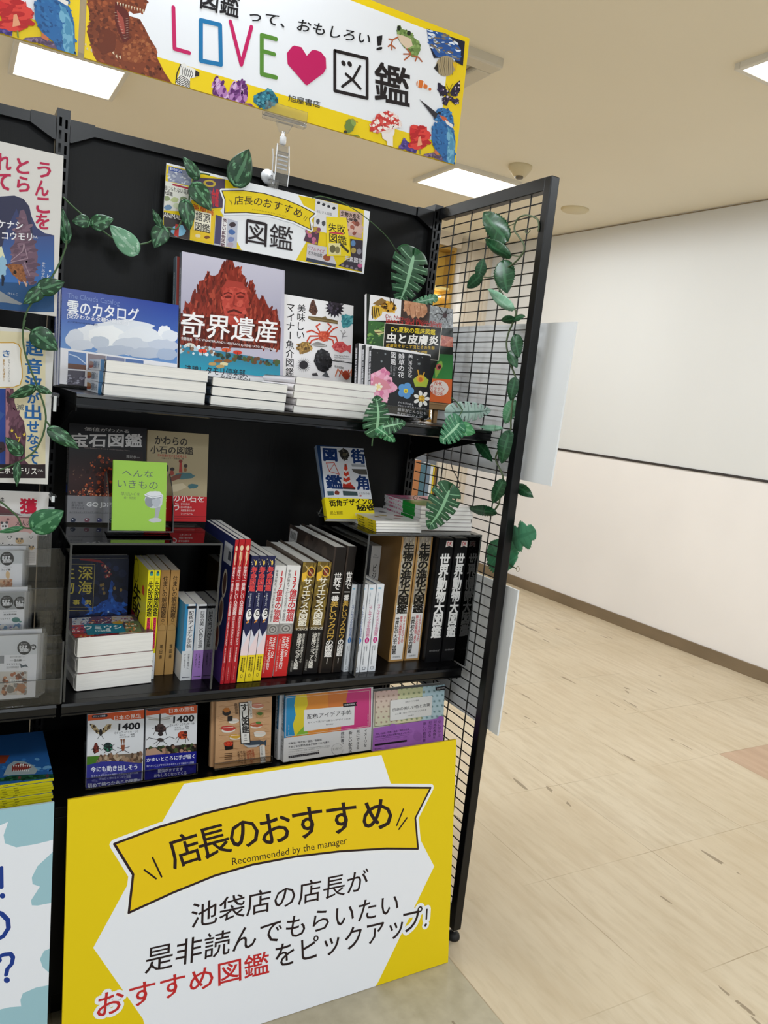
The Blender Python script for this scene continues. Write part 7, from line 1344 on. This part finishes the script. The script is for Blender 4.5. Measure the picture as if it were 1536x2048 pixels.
# monstera pieces
MN = dict(kind='monstera', c0='#134a28', c1='#8fbf98')
Y3 = -.045
v = vine('monstera_vine', 'thin wire with a notched monstera leaf hanging right of the header sign', U(760, 470, 'y', Y3))
stem(v, [(FULL, 'y', Y3, [(625, 396), (645, 393), (690, 408), (735, 438), (775, 475), (797, 508), (815, 522)])], .0011)
leaf(v, FULL, (826, 512), (800, 600), 1.0, 'y', Y3 - .012, tilt=6, **MN); leaf(v, FULL, (868, 597), (826, 606), .4, 'y', Y3 - .01, kind='monstera', c0='#4f8a66', c1='#a9cdb5')
Y4 = -.368
v = vine('monstera_vine', 'monstera leaves clipped over the shelf edge below the black flower books', U(760, 860, 'y', Y4))
stem(v, [(FULL, 'y', Y4 - .002, [(754, 855), (748, 866), (745, 880), (744, 892)])], .0016, '#6a6f5a')
leaf(v, B2, (838, 930), (838, 728), 1.1, 'y', Y4 - .008, tilt=-12, **MN); leaf(v, B2, (835, 905), (942, 985), .55, 'y', Y4 - .008, kind='monstera', c0='#2f7a4a', c1='#8fc29a'); leaf(v, B2, (838, 915), (1002, 880), .6, 'y', Y4 - .006, tilt=20, **MN)
v = vine('monstera_vine', 'monstera leaves draped over the right end of the top shelf by the easel', U(906, 858, 'y', Y4))
stem(v, [(FULL, 'y', Y4, [(915, 862), (906, 858), (915, 840), (925, 820)]), (FULL, 'y', Y4 + .01, [(925, 820), (915, 806), (902, 795)])], .0013)
leaf(v, B2, (1345, 880), (1238, 985), 1.1, 'y', Y4 - .008, kind='monstera', c0='#2f7450', c1='#9fccaa', tilt=0); leaf(v, B2, (1355, 905), (1445, 940), .75, 'y', Y4 - .004, kind='pothos', c0='#3f8a54', c1='#8fc29a')
leaf(v, D3, (188, 790), (488, 775), .5, 'y', Y4 + .02, kind='monstera', c0='#9fb8b0', c1='#47685c', tilt=0)
Y5 = -.372
v = vine('monstera_vine', 'single big monstera leaf on a thin stem above the pink edged stack', U(900, 940, 'y', Y5))
stem(v, [(FULL, 'y', Y5, [(906, 893), (902, 918), (905, 938), (914, 955), (920, 970), (916, 976), (897, 985), (885, 995)]), (FULL, 'y', Y5, [(918, 973), (905, 990), (890, 1002), (860, 1000), (838, 995)])], .0011, m=mat('dark_stem', '#241d1a', rough=.5))
f = MB(); c_ = U(831, 995, 'y', Y5) - v.location; f.tube([c_ + Vector((.0045 * math.cos(i * .52), 0, .0045 * math.sin(i * .52))) for i in range(13)], .0006); f.build('wire_ring', mat('dark_stem', '#241d1a'), v)
leaf(v, (820, 880, 6.83), (535, 690), (272, 1168), .95, 'y', Y5 - .008, kind='monstera', c0='#174a2b', c1='#7fae88', tilt=0)
# the ivy climbing the wire panel
XI = .9130
v = vine('ivy_vine', 'serrated ivy vine twisting down the inside of the black wire panel', U(1010, 620, 'x', XI))
stem(v, [(B3, 'x', XI, [(1160, 600), (1165, 540), (1150, 490), (1095, 462), (1035, 455), (980, 480), (950, 530), (945, 590), (985, 650), (1030, 720), (1025, 790), (960, 870), (870, 935), (775, 990), (780, 1060), (830, 1160), (900, 1250), (955, 1320), (940, 1400), (890, 1520), (872, 1620), (890, 1720), (925, 1830)]), (D3, 'x', XI, [(690, 385), (740, 540), (705, 700), (690, 850), (682, 960), (605, 1080), (560, 1180), (605, 1290), (622, 1345), (600, 1420), (590, 1560), (535, 1640)])], .0021, m=mat('ivy_stem', '#4d5a3c', rough=.65))
stem(v, [(B3, 'x', XI, [(960, 870), (1010, 800), (1000, 825), (890, 812)]), (B3, 'x', XI, [(945, 530), (880, 555), (835, 570)]), (B3, 'x', XI, [(770, 1005), (700, 1015), (635, 1005)]), (B3, 'x', XI, [(1040, 600), (1060, 575), (1085, 590), (1060, 620), (1040, 605)])], .0011, m=mat('ivy_stem', '#4d5a3c'))
IV = dict(kind='ivy', c0='#123f22', c1='#4f8a5e'); PL = dict(kind='ivy', c0='#7fae90', c1='#b9d6c4')
for q in (((868, 665), (668, 432), .45, 0), ((892, 812), (680, 666), .32, 30), ((628, 1000), (665, 843), .75, 0), ((638, 1003), (516, 1110), .55, 0), ((842, 882), (882, 1162), .68, 0), ((942, 1388), (828, 1402), .5, 30), ((950, 1388), (1046, 1372), .5, 30), ((955, 1548), (985, 1745), .6, 0), ((905, 1690), (970, 1835), .55, 0)): leaf(v, B3, q[0], q[1], q[2], 'x', XI - .004, tilt=q[3], **IV)
leaf(v, B3, (915, 1288), (708, 1118), .3, 'x', XI - .004, tilt=30, **PL)
for q in (((725, 505), (690, 690), .6, 0), ((675, 965), (612, 1225), .6, 0), ((395, 1045), (535, 1212), .4, 0), ((622, 1375), (538, 1562), .55, 0), ((545, 1640), (318, 1598), .26, 20)): leaf(v, D3, q[0], q[1], q[2], 'x', XI - .004, tilt=q[3], **IV)
leaf(v, D3, (720, 700), (640, 885), .65, 'x', XI + .004, kind='ivy', c0='#4f8a60', c1='#a9cdb5'); leaf(v, D3, (600, 925), (418, 905), .2, 'x', XI - .004, tilt=30, **PL)
XO = .953
v = vine('ivy_vine', 'end of the ivy vine outside the front post, with a loose wire ring', U(1030, 1080, 'x', XO))
stem(v, [(D3, 'x', XO, [(735, 1400), (715, 1500), (700, 1700), (690, 1850), (670, 1950)]), (D4, 'x', XO, [(560, 330), (555, 450), (575, 535), (600, 548), (622, 560)])], .0013, m=mat('ivy_stem', '#4d5a3c'))
f = MB(); c_ = U(1035.5, 1138, 'x', XO) - v.location; f.tube([c_ + Vector((0, .0052 * math.cos(i * .52), .0058 * math.sin(i * .52))) for i in range(13)], .0007); f.build('wire_ring', mat('ring_brass', '#8a7a4a', rough=.4, metal=.6), v)
leaf(v, D3, (738, 1415), (884, 1516), .42, 'x', XO, tilt=15, **IV)
leaf(v, D3, (695, 1880), (905, 1800), .95, 'x', XO, kind='star', c0='#4f8f6c', c1='#1f5a3c')
leaf(v, D4, (575, 535), (415, 345), 1.0, 'x', XO, kind='ivy', c0='#3f7f58', c1='#6fae88')
# ------------------------------------------------------------------ far behind the wire panel
gold = mat('showcase_gold', '#c9a043', rough=.45, noise=(2, .3, (1, 1, 6)))
r = empty('showcase', (2.53, 3.48, 0), 'far golden lit showcase glimpsed between the top of the shelf and the pillar', 'showcase')
f = MB(); f.box((-.62, .0, 1.05), (.60, .03, 2.43)); f.build('back_panel', gold, r)
f = MB(); f.box((-.62, -.12, 2.43), (.60, .03, 2.453)); f.box((.58, -.12, 1.05), (.60, .0, 2.43)); f.build('frame', mat('showcase_wood', '#a8843c', rough=.4), r)
for z in (1.42, 1.66, 1.90, 2.14):
    f = MB(); f.box((-.62, -.10, z), (.58, .0, z + .018)); f.build('shelf_board', mat('showcase_shelf', '#e2cf8a', rough=.3), r)
for z in (1.86, 2.10):
    f = MB(); f.tube([(-.55, -.015, z), (.57, -.015, z)], .008); f.build('strip_lamp', mat('strip_glow', '#fff6dd', emit=('#fff0c8', 5)), r)
r = empty('bookcase', (2.74, 3.40, 0), 'far low bookcase standing left of the pillar beyond the wire panel', 'bookcase')
f = MB(); f.box((-.5, -.13, 0), (.44, .0, .28)); f.box((-.5, -.02, .28), (.44, .0, .98)); f.build('carcass', mat('bookcase_paint', '#6a6f76', rough=.6), r)
for i, (x, w_, h, c, lb_) in enumerate(((2.915, .06, .56, '#a87048', 'orange brown'), (2.977, .05, .53, '#4a6a78', 'teal'), (3.03, .034, .54, '#66788a', 'steel blue'), (3.067, .024, .52, '#c9ccd0', 'white'), (3.093, .014, .53, '#c9b030', 'yellow'), (3.109, .016, .51, '#7a5a34', 'brown'), (3.128, .012, .52, '#2a2a2e', 'black'))):
    book('book', f'far {lb_} book standing on the low bookcase beyond the wire panel', 'book', 'books on the far bookcase', T(x + w_, 3.275, .2805) @ Rz(90), .1, w_, h, None, None, None, fc=c, sc=c, bc=c)
